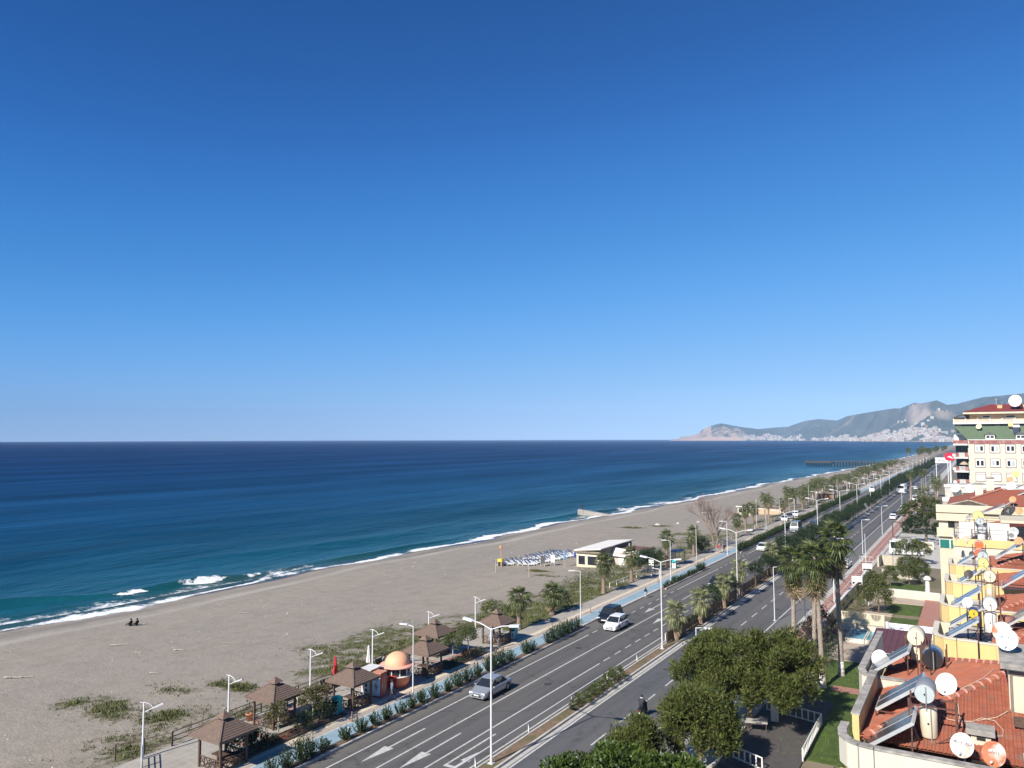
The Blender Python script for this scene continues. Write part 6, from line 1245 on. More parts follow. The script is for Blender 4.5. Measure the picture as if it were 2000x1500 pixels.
for (x0, x1) in ((-12.85, -11.25), (-10.95, -9.0)):
    rim.box(x0-.18, 91.1, .05, x0, 96.0, .5); rim.box(x1, 91.1, .05, x1+.18, 96.0, .5); rim.box(x0, 91.1, .05, x1, 91.3, .5); rim.box(x0, 95.8, .05, x1, 96.0, .5)
    ob('basin', MB().box(x0, 91.3, .055, x1, 95.8, .07).box(x0+.002, 91.3, .07, x0+.03, 95.8, .45).box(x1-.03, 91.3, .07, x1-.002, 95.8, .45).mesh(pool_m), t)
    w = bpy.data.materials.get('pool_water')
    if not w:
        w = bpy.data.materials.new('pool_water'); w.use_nodes = True; b_ = w.node_tree.nodes['Principled BSDF']; b_.inputs['Base Color'].default_value = (.22, .55, .66, 1); b_.inputs['Roughness'].default_value = .06; b_.inputs['Alpha'].default_value = .55
    ob('water', MB().quad((x0+.03, 91.3, .36), (x1-.03, 91.3, .36), (x1-.03, 95.8, .36), (x0+.03, 95.8, .36)).mesh(w), t)
ob('rim', rim.mesh(M('pool_rim', (.6, .57, .5), .8, .1, 3)), t)
t = thing('canopy', 'brown metal canopy roof with standing seams beside the pool', 'canopy', (0, 0, 0))
cm_ = M('brown_sheet_metal', (0.115, 0.042, 0.038), .45, .1, 1.5, dirt=(.09, .04, .035), dscale=.5, damt=.5)
nP = 9
for k in range(nP):
    x0, x1 = -9.35+k*4.95/nP, -9.35+(k+1)*4.95/nP-.012
    z0, z1 = 2.55, 3.0; b = MB().add([(x0, 78.4, z0), (x1, 78.4, z0), (x1, 86.2, z1), (x0, 86.2, z1), (x0, 78.4, z0+.03), (x1, 78.4, z0+.03), (x1, 86.2, z1+.03), (x0, 86.2, z1+.03)], [(0, 3, 2, 1), (4, 5, 6, 7), (0, 1, 5, 4), (1, 2, 6, 5), (2, 3, 7, 6), (3, 0, 4, 7)])
    b.bar((x1+.006, 78.4, z0+.045), (x1+.006, 86.2, z1+.045), .03, .05); ob('roof_sheet', b.mesh(cm_), t)
for (x, y) in ((-9.2, 78.6), (-6.8, 78.6), (-4.6, 78.6), (-9.2, 86), (-4.6, 86)): ob('post', MB().box(x-.05, y-.05, 0, x+.05, y+.05, 2.55).mesh(brown_wood), t)
ob('gutter', MB().box(-9.38, 78.28, 2.42, -4.4, 78.39, 2.56).mesh(conc_light), t)
# cream wall with half-round openings and the row of notices
t = thing('garden_wall', 'cream garden wall with three half-round barred openings', 'wall', (-14.2, 96.4, 0))
wl = 1.42
for k in range(3):
    b = MB(); x0, x1 = k*1.5+.02, k*1.5+1.48; cx = (x0+x1)/2; rr = .56; top = 2.15
    arc = [(cx+rr*math.cos(math.pi+a*math.pi/12), top+rr*1.25*math.sin(math.pi+a*math.pi/12)) for a in range(13)]
    for (ya, yb) in ((0, .14),):
        pts = [(x0, .95), (x1, .95), (x1, top)]+arc[::-1]+[(x0, top)]; n = len(pts)
        b.add([(x, ya, z) for x, z in pts]+[(x, yb, z) for x, z in pts], [tuple(range(n)), tuple(range(2*n-1, n-1, -1))]+[(i, n+i, n+(i+1) % n, (i+1) % n) for i in range(n)])
    ob('wall_panel', b.mesh(cream), t)
    g = MB(); g.box(x0, .03, top, x1, .11, top+.07)
    for q in range(7):
        xx = cx-rr+.1+q*(2*rr-.2)/6; zz = top-rr*1.25*math.sqrt(max(0, 1-((xx-cx)/rr)**2)); g.box(xx-.022, .05, zz, xx+.022, .09, top)
    ob('bars', g.mesh(cream), t); ob('pier', MB().box(k*1.5-.09, -.04, 0, k*1.5+.015, .18, 2.24).mesh(cream), t)
ob('pier', MB().box(4.485, -.04, 0, 4.6, .18, 2.24).mesh(cream), t); ob('plinth', MB().box(.016, -.02, 0, 4.484, .16, .86).mesh(white_pl), t); ob('ledge', MB().box(.02, -.03, .86, 4.48, .12, .89).mesh(conc), t)
t = thing('notice_row', 'row of white notices with small round pictograms along the low garden wall', 'notices', (-9.5, 96.6, 0))
ob('low_wall', MB().box(0, .03, 0, 5.2, .2, 1.0).mesh(cream), t); ik = M('pictogram_blue', (.15, .2, .38), .6, 0, 1); ir = M('pictogram_red', (.5, .1, .1), .6, 0, 1)
ob('end_board', MB().box(-.02, -.02, .35, .25, .025, 1.5).mesh(wht), t)
for k in range(5):
    x = .3+k*.98; p = ob('notice', MB().box(x, -.02, .38, x+.955, .025, 1.42).mesh(wht), t); c = (x+.3, -.026, .92); ic = ik if k < 3 else ir
    ob('pictogram_ring', MB().lathe([(.21, 0), (.25, 0)], 20, c, 'Y').mesh(ic), p)
    g = MB()
    if k == 0: g.prism([(x+.24, .78), (x+.36, .78), (x+.33, .98), (x+.27, .98)], .022, .026)
    elif k == 1: g.prism([(x+.14, .86), (x+.46, .86), (x+.46, 1.0), (x+.3, 1.06), (x+.14, 1.0)], .022, .026)
    elif k == 2: g.prism([(x+.2, .84), (x+.26, .84), (x+.26, 1.0), (x+.2, 1.0)], .022, .026).prism([(x+.34, .84), (x+.4, .84), (x+.4, 1.0), (x+.34, 1.0)], .022, .026)
    else: g.prism([(x+.14, 1.06), (x+.18, 1.1), (x+.46, .8), (x+.42, .76)], .022, .026)
    g.v = [(a, -b_, c_) for (a, c_, b_) in g.v]; ob('pictogram', g.mesh(ic), p); ob('lines', MB().box(x+.6, -.025, 1.0, x+.9, -.021, 1.04).box(x+.6, -.025, .9, x+.85, -.021, .93).box(x+.6, -.025, .8, x+.88, -.021, .83).mesh(M('print_pale', (.5, .55, .68), .6, 0, 1)), p)
# pavement wall and garden walls
def wall(name, lab, pts, h, w, mt, cap=None, z0=-.2, grp=None):
    t = thing(name, lab, 'wall', (0, 0, 0), 0, grp)
    for i in range(len(pts)-1):
        p, q = Vector((*pts[i], 0)), Vector((*pts[i+1], 0)); d = (q-p).normalized()*.02
        ob('wall_section', MB().bar(p+Vector((0, 0, (h+z0)/2)), q+Vector((0, 0, (h+z0)/2))-d, w, h-z0).mesh(mt), t); ob('coping', MB().bar(p+Vector((0, 0, h+.04)), q+Vector((0, 0, h+.04))-d, w+.08, .07).mesh(cap or conc_light), t)
wall('pavement_wall', 'white stepped wall between the red pavement and the gardens', [(-15.75, 97), (-15.7, 112), (-15.4, 124), (-15.6, 133)], 1.35, .25, white_pl, white_paint)
wall('pavement_wall', 'grey pavement wall in the shade of the tall palms', [(-15.5, 72), (-15.7, 97)], 1.1, .25, conc_light)
wall('pavement_wall', 'tan wall running up beside the notice box', [(-15.3, 147), (-15.2, 150), (-13.2, 149.5), (-11.5, 150)], 1.6, .3, M('tan_wall', (.5, .44, .34), .9, .1, 2))
wall('garden_divider', 'white wall between the orange tree garden and the middle lawn', [(-13.5, 120.4), (-9, 120.2), (-5, 119.8)], 1.0, .2, white_pl, white_paint)
wall('garden_divider', 'white wall beyond the middle lawn', [(-13.8, 137.2), (-7.2, 136.0)], 1.1, .2, white_pl, white_paint)
wall('garden_divider', 'low grey wall along the middle lawn', [(-12.3, 121.6), (-7.6, 121.2)], .5, .2, conc_light)
wall('garden_divider', 'white wall in front of the white van', [(-15.5, 176), (-11, 174), (-8, 174)], 1.4, .25, white_pl, white_paint)
railing('balustrade', 'white balustrade of the stairs beside the whitewashed palm foot', (-14.6, 75.4, .7), (-12.6, 72.6, .02), .85, (.05, .82), .42, white_paint, .05, None, 'balustrade')
railing('balustrade', 'white balustrade at the far end of the shaded terrace', (-15.4, 65.4, .05), (-11.1, 64.2, .05), .85, (.08, .82), .5, white_paint, .05, None, 'balustrade')
railing('balustrade', 'white balustrade along the lawn side of the shaded terrace', (-11.05, 64.2, .05), (-11.0, 56.5, .05), .85, (.08, .82), .5, white_paint, .05, None, 'balustrade')
railing('balustrade', 'white balustrade at the foot of the lower pine', (-15.2, 54.6, .05), (-13.0, 53.5, .05), .85, (.08, .82), .45, white_paint, .05, None, 'balustrade')
railing('white_railing', 'short white railing beside the pavement wall', (-13.5, 113, .2), (-12.4, 110.5, .2), .9, (.3, .6, .88), 1.4, white_paint)
t = thing('terrace_table', 'white upright cabinet on the shaded terrace', 'cabinet', (-14.3, 63.2, .05)); ob('body', MB().cbox(0, 0, 0, .5, .4, 1.2).mesh(white_paint), t); ob('top', MB().lathe([(0, 1.35), (.2, 1.3), (.25, 1.2)], 12).mesh(white_paint, True), t)
t = thing('garden_table', 'pale table on the sunlit corner of the terrace', 'table', (-15.0, 60.4, .05), .3); ob('table_top', MB().cbox(0, 0, .7, 1.5, .9, .05).mesh(M('table_grey', (.45, .42, .38), .7, .1, 3)), t); [ob('leg', MB().cbox(sx*.65, sy*.36, 0, .06, .06, .7).mesh(brown_wood), t) for sx in (-1, 1) for sy in (-1, 1)]
t = thing('garden_lantern', 'white domed garden lantern on a pillar by the red moped', 'lantern', (-6.6, 122.4, .05)); ob('pillar', MB().tube([(0, 0, 0), (0, 0, 2.3)], .35, 10, 0, .28).mesh(white_paint, True), t); ob('dome', MB().lathe([(.5, 2.3), (.5, 2.5), (.3, 2.75), (0, 2.85)], 12).mesh(white_paint, True), t)
t = thing('moped', 'red moped parked beside the domed lantern', 'moped', (-6.0, 120.9, .05), 1.2); ob('body', MB().obox((0, 0, .55), (.2, 0, 0), (0, .6, .05), (0, 0, .2)).mesh(paint('moped_red', (.4, .02, .02))), t); ob('seat', MB().obox((0, -.25, .8), (.15, 0, 0), (0, .35, 0), (0, 0, .05)).mesh(black_m), t)
for y in (-.6, .6): ob('wheel', MB().lathe([(0, -.05), (.28, -.05), (.28, .05), (0, .05)], 14, (0, 0, 0), 'X').mesh(tyre_m), t, (0, y, .28))
# ------------------------------------------------------------------ beach cafes
cw = M('cafe_cream', (.70, .62, .42), .85, .06, 1.5, dirt=(.55, .48, .33), dscale=.8, damt=.3); cb = M('cafe_brown', (.22, .17, .13), .85, .12, 2); cr_ = M('cafe_white_roof', (.72, .68, .6), .7, .05, 1)
t = thing('beach_cafe', 'cream beach cafe with a sloping white roof and brown side walls', 'cafe', (0, 0, 0))
ob('main_hall', MB().box(-62.2, 125.4, -1, -57.8, 140, 2.0).mesh(cw), t); ob('side_wall', MB().box(-57.79, 125.6, -1, -57.6, 140, 2.3).mesh(cb), t)
ob('roof', MB().add([(-62.6, 125.0, 2.02), (-57.3, 125.0, 2.5), (-57.3, 140.4, 2.5), (-62.6, 140.4, 2.02), (-62.6, 125.0, 2.2), (-57.3, 125.0, 2.66), (-57.3, 140.4, 2.66), (-62.6, 140.4, 2.2)], [(0, 3, 2, 1), (4, 5, 6, 7), (0, 1, 5, 4), (1, 2, 6, 5), (2, 3, 7, 6), (3, 0, 4, 7)]).mesh(cr_), t)
ob('fascia', MB().box(-62.6, 124.93, 1.82, -57.3, 124.99, 2.05).mesh(cb), t)
for x0, x1 in ((-61.8, -60.5), (-60.0, -58.2)):
    w = ob('window', MB().box(x0, 125.33, -.3, x1, 125.38, 1.2).mesh(dark_glass), t); ob('frame', MB().box(x0-.08, 125.31, -.38, x0, 125.39, 1.28).box(x1, 125.31, -.38, x1+.08, 125.39, 1.28).box(x0, 125.31, 1.2, x1, 125.39, 1.28).mesh(white_paint), w)
ob('annex', MB().box(-57.55, 129.8, -1, -52.6, 137.5, 1.45).mesh(M('annex_plaster', (.52, .44, .36), .9, .1, 2)), t); ob('annex_roof', MB().box(-57.55, 131.5, 1.46, -52.2, 138, 1.75).mesh(M('annex_roof_brown', (.16, .08, .065), .8, .1, 2)), t)
ob('awning', MB().add([(-57.5, 129.3, 1.0), (-52.4, 129.3, .8), (-52.4, 131.4, 1.8), (-57.5, 131.4, 2.2)], [(0, 1, 2, 3)]).mesh(cr_), t); ob('door', MB().box(-56.0, 129.72, -.9, -54.9, 129.78, .9).mesh(white_paint), t); ob('chimney', MB().tube([(-56, 135, 1.7), (-56, 135, 2.6)], .14, 8).mesh(alu), t)
t = thing('beach_bar', 'small cream beach bar with a dark roof and a long tan hut', 'beach bar', (0, 0, 0))
ob('bar_hall', MB().box(-61.5, 231.5, -1, -57.6, 242, 1.7).mesh(white_pl), t); ob('roof', MB().box(-61.9, 231.2, 1.71, -57.2, 242.4, 2.0).mesh(cb), t); ob('roof_edge', MB().box(-61.92, 231.1, 1.7, -57.18, 231.19, 2.02).mesh(cr_), t)
for x in (-61.2, -60.0, -58.8): ob('window', MB().box(x, 231.43, .2, x+1.0, 231.48, 1.2).mesh(dark_glass), t)
ob('hut', MB().box(-57.0, 236.5, -1, -50.2, 241, 1.1).mesh(M('hut_tan', (.52, .38, .25), .9, .12, 2)), t); ob('hut_roof', MB().box(-57.2, 236.9, 1.9, -51.5, 242, 2.2).mesh(cb), t); [ob('hut_post', MB().box(x, 237, 1.1, x+.15, 237.2, 1.9).mesh(cb), t) for x in (-56.8, -54, -51.8)]
t = thing('beach_hut', 'brown wooden hut on the far promenade', 'hut', (-48.8, 297, -.1)); ob('wall', MB().box(0, 0, 0, 4.0, 4, 2.1).mesh(M('hut_brown', (.25, .14, .08), .85, .15, 3)), t); ob('roof', MB().box(-.5, -.5, 2.1, 4.5, 4.4, 2.5).mesh(cb), t); ob('door', MB().box(.6, -.03, 0, 1.3, -.005, 1.8).mesh(black_m), t)
t = thing('bus_shelter', 'dark shelter with a blue-grey roof under the trees of the promenade', 'shelter', (-45.6, 131.5, .1)); ob('roof', MB().box(-.9, -1.6, 2.3, .9, 1.6, 2.42).mesh(M('shelter_roof', (.12, .14, .2), .5, .1, 2)), t); ob('back_panel', MB().box(-.85, -1.5, .3, -.8, 1.5, 2.2).mesh(dark_glass), t); [ob('post', MB().box(sx*.82-.04, sy*1.5-.04, 0, sx*.82+.04, sy*1.5+.04, 2.3).mesh(black_m), t) for sx in (-1, 1) for sy in (-1, 1)]; ob('bench', MB().box(-.6, -1.2, .4, -.2, 1.2, .46).mesh(brown_wood), t)
for i, (x, y) in enumerate(((-53, 345), (-52, 375), (-50, 410), (-51, 460), (-50, 300))):
    t = thing('white_tent', '%s white awning roof among the far promenade palms' % ORD(i), 'awning', (x, y, -.2), 0, 'white awnings on the far promenade'); ob('roof', MB().box(-3, -3, 2.3, 3, 4, 2.5).mesh(white_paint), t); [ob('post', MB().box(sx*2.8-.06, sy*2.8-.06, 0, sx*2.8+.06, sy*2.8+.06, 2.3).mesh(white_paint), t) for sx in (-1, 1) for sy in (-1, 1)]
# ------------------------------------------------------------------ the row of houses with their roofs
tile_m = bpy.data.materials.new('clay_roof_tile'); tile_m.use_nodes = True
def tile_nodes():
    n = tile_m.node_tree; L = n.links.new; b = n.nodes['Principled BSDF']; g = n.nodes.new('ShaderNodeNewGeometry'); oi = n.nodes.new('ShaderNodeObjectInfo')
    ad = n.nodes.new('ShaderNodeMath'); ad.operation = 'ADD'; L(oi.outputs['Random'], ad.inputs[0]); L(g.outputs['Random Per Island'], ad.inputs[1]); fr = n.nodes.new('ShaderNodeMath'); fr.operation = 'FRACT'; L(ad.outputs[0], fr.inputs[0])
    cr = n.nodes.new('ShaderNodeValToRGB'); L(fr.outputs[0], cr.inputs[0]); e = cr.color_ramp.elements; e[0].color = (0.30, 0.085, 0.045, 1); e[1].color = (0.40, 0.135, 0.07, 1)
    for p, c in ((.45, (0.36, 0.115, 0.06)), (.8, (0.33, 0.10, 0.055)), (.9, (0.26, 0.12, 0.08))): q = e.new(p); q.color = (*c, 1)
    t = n.nodes.new('ShaderNodeTexNoise'); t.inputs['Scale'].default_value = 1.6; t.inputs['Detail'].default_value = 7; L(g.outputs['Position'], t.inputs['Vector'])
    mr = n.nodes.new('ShaderNodeMapRange'); L(t.outputs[0], mr.inputs[0]); mr.inputs[1].default_value = .52; mr.inputs[2].default_value = .72; mr.inputs[4].default_value = .75
    mx = n.nodes.new('ShaderNodeMix'); mx.data_type = 'RGBA'; L(mr.outputs[0], mx.inputs[0]); L(cr.outputs[0], mx.inputs[6]); mx.inputs[7].default_value = (0.22, 0.11, 0.075, 1); L(mx.outputs[2], b.inputs['Base Color']); b.inputs['Roughness'].default_value = .85
tile_nodes()
TW, TE = .21, .29
def tile_mb():
    prof = [(0, .012), (.02, .03), (.045, .034), (.07, .028), (.095, .006), (.115, .006), (.135, .028), (.16, .034), (.185, .03), (.208, .012)]
    m = MB(); n = len(prof)
    for (v, dz) in ((-.03, .03), (TE, .004)): m.v += [(x, v, z+dz) for x, z in prof]
    m.v += [(x, -.03, z+.012) for x, z in prof]
    for i in range(n-1): m.f.append((i, i+1, n+i+1, n+i)); m.f.append((2*n+i, 2*n+i+1, i+1, i)); m.m += [0, 0]
    return m
TMB = tile_mb(); TME = TMB.mesh(tile_m)
ridge_mb = MB()
def ridge_piece():
    m = MB(); n = 9
    for (x, r_) in ((0, .115), (.30, .10), (.30, .135), (.36, .135), (.36, .115)):
        m.v += [(x, r_*math.cos(math.pi*k/(n-1)), r_*math.sin(math.pi*k/(n-1))*.9) for k in range(n)]
    for i in range(4):
        for k in range(n-1): m.f.append((i*n+k, i*n+k+1, (i+1)*n+k+1, (i+1)*n+k)); m.m.append(1 if i in (1, 2, 3) else 0)
    return m.mesh([tile_m, M('ridge_mortar', (.55, .30, .24), .9, .12, 6)], False)
RPM = ridge_piece()
TILES = [0]
def tile_plane(parent, o, u, v, nu, nv, inside, limit, skip=lambda X, Y: False):
    """tiles row by row on the plane o + a*u + b*v; the first `limit` as parts, the rest joined"""
    o, u, v = Vector(o), Vector(u).normalized(), Vector(v).normalized(); n = u.cross(v); Mx = Matrix((u, v, n)).transposed().to_4x4(); e = Mx.to_euler(); rest = MB(); r = random.Random(int(o.x*100)+nu)
    for j in range(nv):
        for i in range(nu):
            p = o+u*(i*TW)+v*(j*TE); c = p+u*TW*.5+v*TE*.5
            if not inside(c.x, c.y) or skip(c.x, c.y): continue
            p = p+n*r.uniform(0, .008)
            if TILES[0] < limit: ob('roof_tile', TME, parent, p, 0, e); TILES[0] += 1
            else:
                q = Matrix.Translation(p) @ Mx; rest.add([q @ Vector(w) for w in TMB.v], TMB.f)
    if rest.f: ob('roof_tiles', rest.mesh(tile_m), parent, kind='stuff')
def ridge_line(parent, p, q):
    p, q = Vector(p), Vector(q); d = q-p; n = int(d.length/.36); x = d.normalized(); y = Vector((0, 0, 1)).cross(x).normalized(); z = x.cross(y); e = Matrix((x, y, z)).transposed().to_euler()
    for k in range(n): ob('ridge_tile', RPM, parent, p+x*(k*.36), 0, e)
HG = 'stepped row houses along the gardens'
def parapet(t, pts, zb, zt_, w, mt, capm=None):
    for i in range(len(pts)-1):
        p, q = Vector((*pts[i], 0)), Vector((*pts[i+1], 0)); ln = (q-p); s = ln.normalized()*.004
        ob('parapet', MB().bar(p+s+Vector((0, 0, (zb+zt_)/2)), q-s+Vector((0, 0, (zb+zt_)/2)), w, zt_-zb).mesh(mt), t); ob('parapet_cap', MB().bar(p+s+Vector((0, 0, zt_+.03)), q-s+Vector((0, 0, zt_+.03)), w+.06, .055).mesh(capm or conc), t)
# --- the two nearest houses share one hipped tile roof
A = thing('row_house', 'nearest row house with a hipped tile roof behind a curved white parapet', 'house', (0, 0, 0), 0, HG)
ob('wall', MB().box(-3.75, 25.32, -.2, 9, 32.3, 12.1).mesh(yellow_pl), A)
ob('flat_roof', MB().box(-3.7, 25.4, 12.1, 9, 40.0, 12.2).mesh(conc), A)
parapet(A, [(-3.92, 26.95), (-3.92, 26.25), (-3.84, 25.8), (-3.62, 25.46), (-3.3, 25.27), (-2.9, 25.2), (.85, 25.2), (1.9, 25.9), (4.5, 25.9)], 12.22, 12.97, .2, white_pl)
parapet(A, [(-3.62, 26.95), (-3.62, 32.2)], 12.1, 13.28, .2, yellow_pl)
ob('lower_band', MB().box(-3.86, 25.21, 11.2, 5, 25.315, 12.2).mesh(yellow_pl), A)
S1, S2, XE, YF, YBk, ZE = .34, .29, -3.45, 26.85, 37.5, 12.62
fz = lambda x, y: ZE+S2*(y-YF)
und = MB().add([(XE, YF, ZE-.03), (9, YF, ZE-.03), (9, 32.17, ZE+1.51), (1.05, 32.17, ZE+1.51), (XE, YBk, ZE-.03), (9, YBk, ZE-.03)], [(0, 1, 2, 3), (0, 3, 4), (4, 3, 2, 5)]); ob('roof_deck', und.mesh(M('roof_deck_clay', (.2, .08, .05), .95, .2, 5)), A)
inF = lambda x, y: y < 32.1 and (y-YF)*S2 <= (x-XE)*S1+.02 and x < 2.3
inL = lambda x, y: (x-XE)*S1 <= (y-YF)*S2+.02 and (x-XE)*S1 <= (YBk-y)*S2+.02
shx = lambda X, Y: X > .5 and 29.4 < Y < 32.1
tile_plane(A, (-3.4, YF, ZE), (1, 0, 0), (0, 1, S2), 28, 19, inF, 232, shx)
tile_plane(A, (XE, 37.4, ZE), (0, -1, 0), (1, 0, S1), 51, 16, inL, 300, shx)
ridge_line(A, (-3.4, 26.92, ZE+.03), (.95, 32.02, ZE+1.53)); ridge_line(A, (-3.4, 37.42, ZE+.03), (.95, 32.3, ZE+1.53))
ob('chimney', MB().box(-.5, 27.45, 12.3, .02, 27.9, 13.06).mesh(cream), A); ob('chimney_cap', MB().box(-.62, 27.35, 13.14, .13, 28.0, 13.3).mesh(conc), A); ob('chimney_vent', MB().box(-.35, 27.435, 12.98, -.12, 27.45, 13.06).mesh(black_m), A); ob('chimney_foot', MB().box(-.5, 27.5, 13.06, -.36, 27.9, 13.14).box(-.12, 27.5, 13.06, .02, 27.9, 13.14).mesh(cream), A)
ob('stair_house', MB().box(.57, 29.5, 12.3, 5, 32.0, 14.72).mesh(cream), A); ob('stair_roof', MB().box(.36, 29.2, 14.73, 5.2, 32.2, 14.9).mesh(conc), A); ob('stair_door_frame', MB().box(.60, 29.47, 13.0, .68, 29.498, 14.62).box(.68, 29.47, 14.5, 2.2, 29.498, 14.62).mesh(M('frame_taupe', (.2, .16, .13), .7)), A)
ob('roof_box', MB().box(.78, 25.95, 12.2, 1.6, 26.8, 13.05).mesh(conc_light), A); ob('roof_hatch', MB().box(.63, 28.4, 13.25, .95, 28.6, 13.5).mesh(brown_wood), A)
B = thing('row_house', 'second row house whose white parapet steps out towards the lawn', 'house', (0, 0, 0), 0, HG)
ob('wall', MB().box(-4.1, 32.5, -.2, 9, 40.2, 12.0).mesh(yellow_pl), B); parapet(B, [(-4.18, 36.4), (-4.18, 33.2), (-4.0, 32.6), (-3.7, 32.4), (-2.6, 32.4)], 12.05, 13.02, .2, white_pl); parapet(B, [(-4.18, 40.0), (-4.18, 36.5)], 12.05, 13.0, .2, white_pl)
def yellow_house(lab, Y0, X0, dep, band=True, wallm=None, up=yellow_pl):
    t = thing('row_house', lab, 'house', (0, 0, 0), 0, HG)
    ob('wall', MB().box(X0+.06, Y0+.12, -.2, 9, Y0+dep-.05, 12.0).mesh(wallm or white_pl), t); ob('flat_roof', MB().box(X0+.1, Y0+.2, 12.0, 9, Y0+dep-.05, 12.1).mesh(conc_light), t)
    parapet(t, [(X0, Y0+3.4), (X0, Y0+.9), (X0+.1, Y0+.5), (X0+.4, Y0+.15), (X0+.9, Y0), (X0+1.7, Y0-.02)], 12.1, 12.98, .18, up, white_pl); parapet(t, [(X0+1.75, Y0), (6, Y0)], 12.1, 12.94, .18, up, white_pl)
    ob('wall_band', MB().box(X0+.5, Y0-.06, 11.3, 6, Y0+.1, 12.02).mesh(white_pl), t); ob('drain_pipe', MB().tube([(X0+1.72, Y0-.12, 12.98), (X0+1.72, Y0-.12, 12.1)], .04, 6).mesh(black_m), t)
    ob('end_wall', MB().box(X0-.08, Y0+3.4, 11.5, X0+.55, Y0+3.6, 12.98).mesh(cream), t)
    return t
def low_roof(t, Y0, Y1, xe, ze, nu, k=.33):
    yc = (Y0+Y1)/2; zr = ze+k*(yc-Y0); xa = xe+(zr-ze)/k
    ob('roof_deck', MB().add([(xe, Y0, ze-.03), (9, Y0, ze-.03), (9, yc, zr-.03), (xa, yc, zr-.03), (xe, Y1, ze-.03), (9, Y1, ze-.03)], [(0, 1, 2, 3), (0, 3, 4), (4, 3, 2, 5)]).mesh(MATS['roof_deck_clay']), t)
    tile_plane(t, (xe, Y0, ze), (1, 0, 0), (0, 1, k), nu, int((yc-Y0)/TE), lambda x, y: (y-Y0) <= (x-xe)+.05 and y < yc, 300); tile_plane(t, (xe, Y1, ze), (0, -1, 0), (1, 0, k), int((Y1-Y0)/TW), int((xa-xe)/TE), lambda x, y: (x-xe) <= min(y-Y0, Y1-y)+.05, 300)
    ridge_line(t, (xe, Y0, ze+.03), (xa, yc, zr+.03))
hc = yellow_house('third row house, first with a yellow parapet band and a dark downpipe', 40.3, -2.0, 7.6); low_roof(hc, 42.2, 47.8, .3, 12.35, 18)
hd_ = yellow_house('fourth row house with a yellow parapet, behind the twin yellow tanks', 48.0, -2.0, 7.7); low_roof(hd_, 50.0, 55.6, .3, 12.4, 20)
he = yellow_house('fifth row house with a yellow parapet and a black dish on it', 55.8, -2.0, 7.6); low_roof(he, 58, 63.3, .3, 12.5, 22)
hf = yellow_house('sixth row house with a yellow parapet, below the orange tank ends', 63.5, -2.0, 10.0); low_roof(hf, 66, 73, .5, 12.5, 24)
G7 = thing('row_house', 'white row house with a railed roof terrace behind the yellow ones', 'house', (0, 0, 0), 0, HG)
ob('wall', MB().box(-2.0, 75.0, -.2, 9, 90.5, 13.0).mesh(white_pl), G7); parapet(G7, [(-1.95, 80), (-1.95, 75.3)], 13, 13.7, .18, white_pl, white_paint); ob('yellow_band', MB().box(-1.98, 74.9, 12.95, 5, 74.99, 13.6).mesh(yellow_pl), G7); ob('terrace_wall', MB().box(-1.6, 78, 13, 2.1, 78.2, 14.7).mesh(white_paint), G7)
ob('stair_house', MB().box(1.9, 79.9, 13, 6, 84, 14.62).mesh(M('salmon_plaster', (.6, .2, .15), .85, .08, 2)), G7); ob('stair_roof', MB().box(1.5, 79.4, 14.64, 6.2, 84.4, 14.86).mesh(cream), G7); ob('stair_window', MB().box(2.45, 79.86, 13.2, 3.6, 79.9, 14.3).mesh(dark_glass), G7)
low_roof(G7, 80.5, 89.5, -.9, 13.25, 30); ob('air_conditioner', MB().box(1.85, 77.6, 13.5, 2.6, 77.98, 14.1).mesh(white_paint), G7); ob('fan', MB().lathe([(0, 77.59), (.2, 77.59)], 14, (2.2, 0, 13.8), 'Y').mesh(M('fan_grey', (.2, .2, .2), .6)), G7)
railing('terrace_railing', 'thin dark railing on the white roof terrace', (-1.9, 75.3, 13.7), (1.9, 75.3, 13.7), .7, (.35, .68), 1.2, rail_m, .02)
H8 = thing('cream_block', 'cream block with curved balconies, green shutters and an orange tile roof', 'house', (0, 0, 0))
ob('wall', MB().box(-3.75, 93.3, -.2, 9, 108, 14.2).mesh(cream), H8); 
for (za, zb_, nm) in ((14.2, 15.0, 'parapet'), (13.35, 14.1, 'balcony_front'), (11.7, 12.6, 'balcony_front')): ob(nm, MB().box(-3.95, 92.95, za, -1.0 if nm != 'parapet' else 5, 93.29, zb_).mesh(cream), H8)
ob('loggia', MB().box(-2.9, 93.26, 12.62, -1.7, 93.31, 13.34).mesh(dark_glass), H8); ob('curtain', MB().box(-2.3, 93.22, 12.62, -1.75, 93.26, 13.34).mesh(M('curtain_taupe', (.25, .21, .18), .9)), H8)
sg_ = M('green_shutter', (.01, .16, .13), .5, .08, 6)
for (x0, x1) in ((-3.7, -2.85), (-2.72, -2.35)):
    w = ob('window', MB().box(x0, 93.24, 10.5, x1, 93.29, 11.35).mesh(sg_), H8); ob('frame', MB().box(x0-.06, 93.22, 10.44, x0, 93.29, 11.41).box(x1, 93.22, 10.44, x1+.06, 93.29, 11.41).box(x0, 93.22, 11.35, x1, 93.29, 11.41).mesh(white_paint), w); ob('slats', MB().box(x0+.02, 93.22, 10.6, x1-.02, 93.235, 10.65).box(x0+.02, 93.22, 10.85, x1-.02, 93.235, 10.9).box(x0+.02, 93.22, 11.1, x1-.02, 93.235, 11.15).mesh(sg_), w)
ob('upper_storey', MB().box(-2.6, 96, 14.2, 6, 108, 14.95).mesh(white_pl), H8); ob('gable', MB().add([(-2.6, 95.95, 14.3), (.45, 95.95, 14.3), (.45, 95.95, 14.9), (-.95, 95.95, 15.3), (-2.6, 95.95, 14.9)], [(0, 1, 2, 3, 4)]).mesh(white_pl), H8)
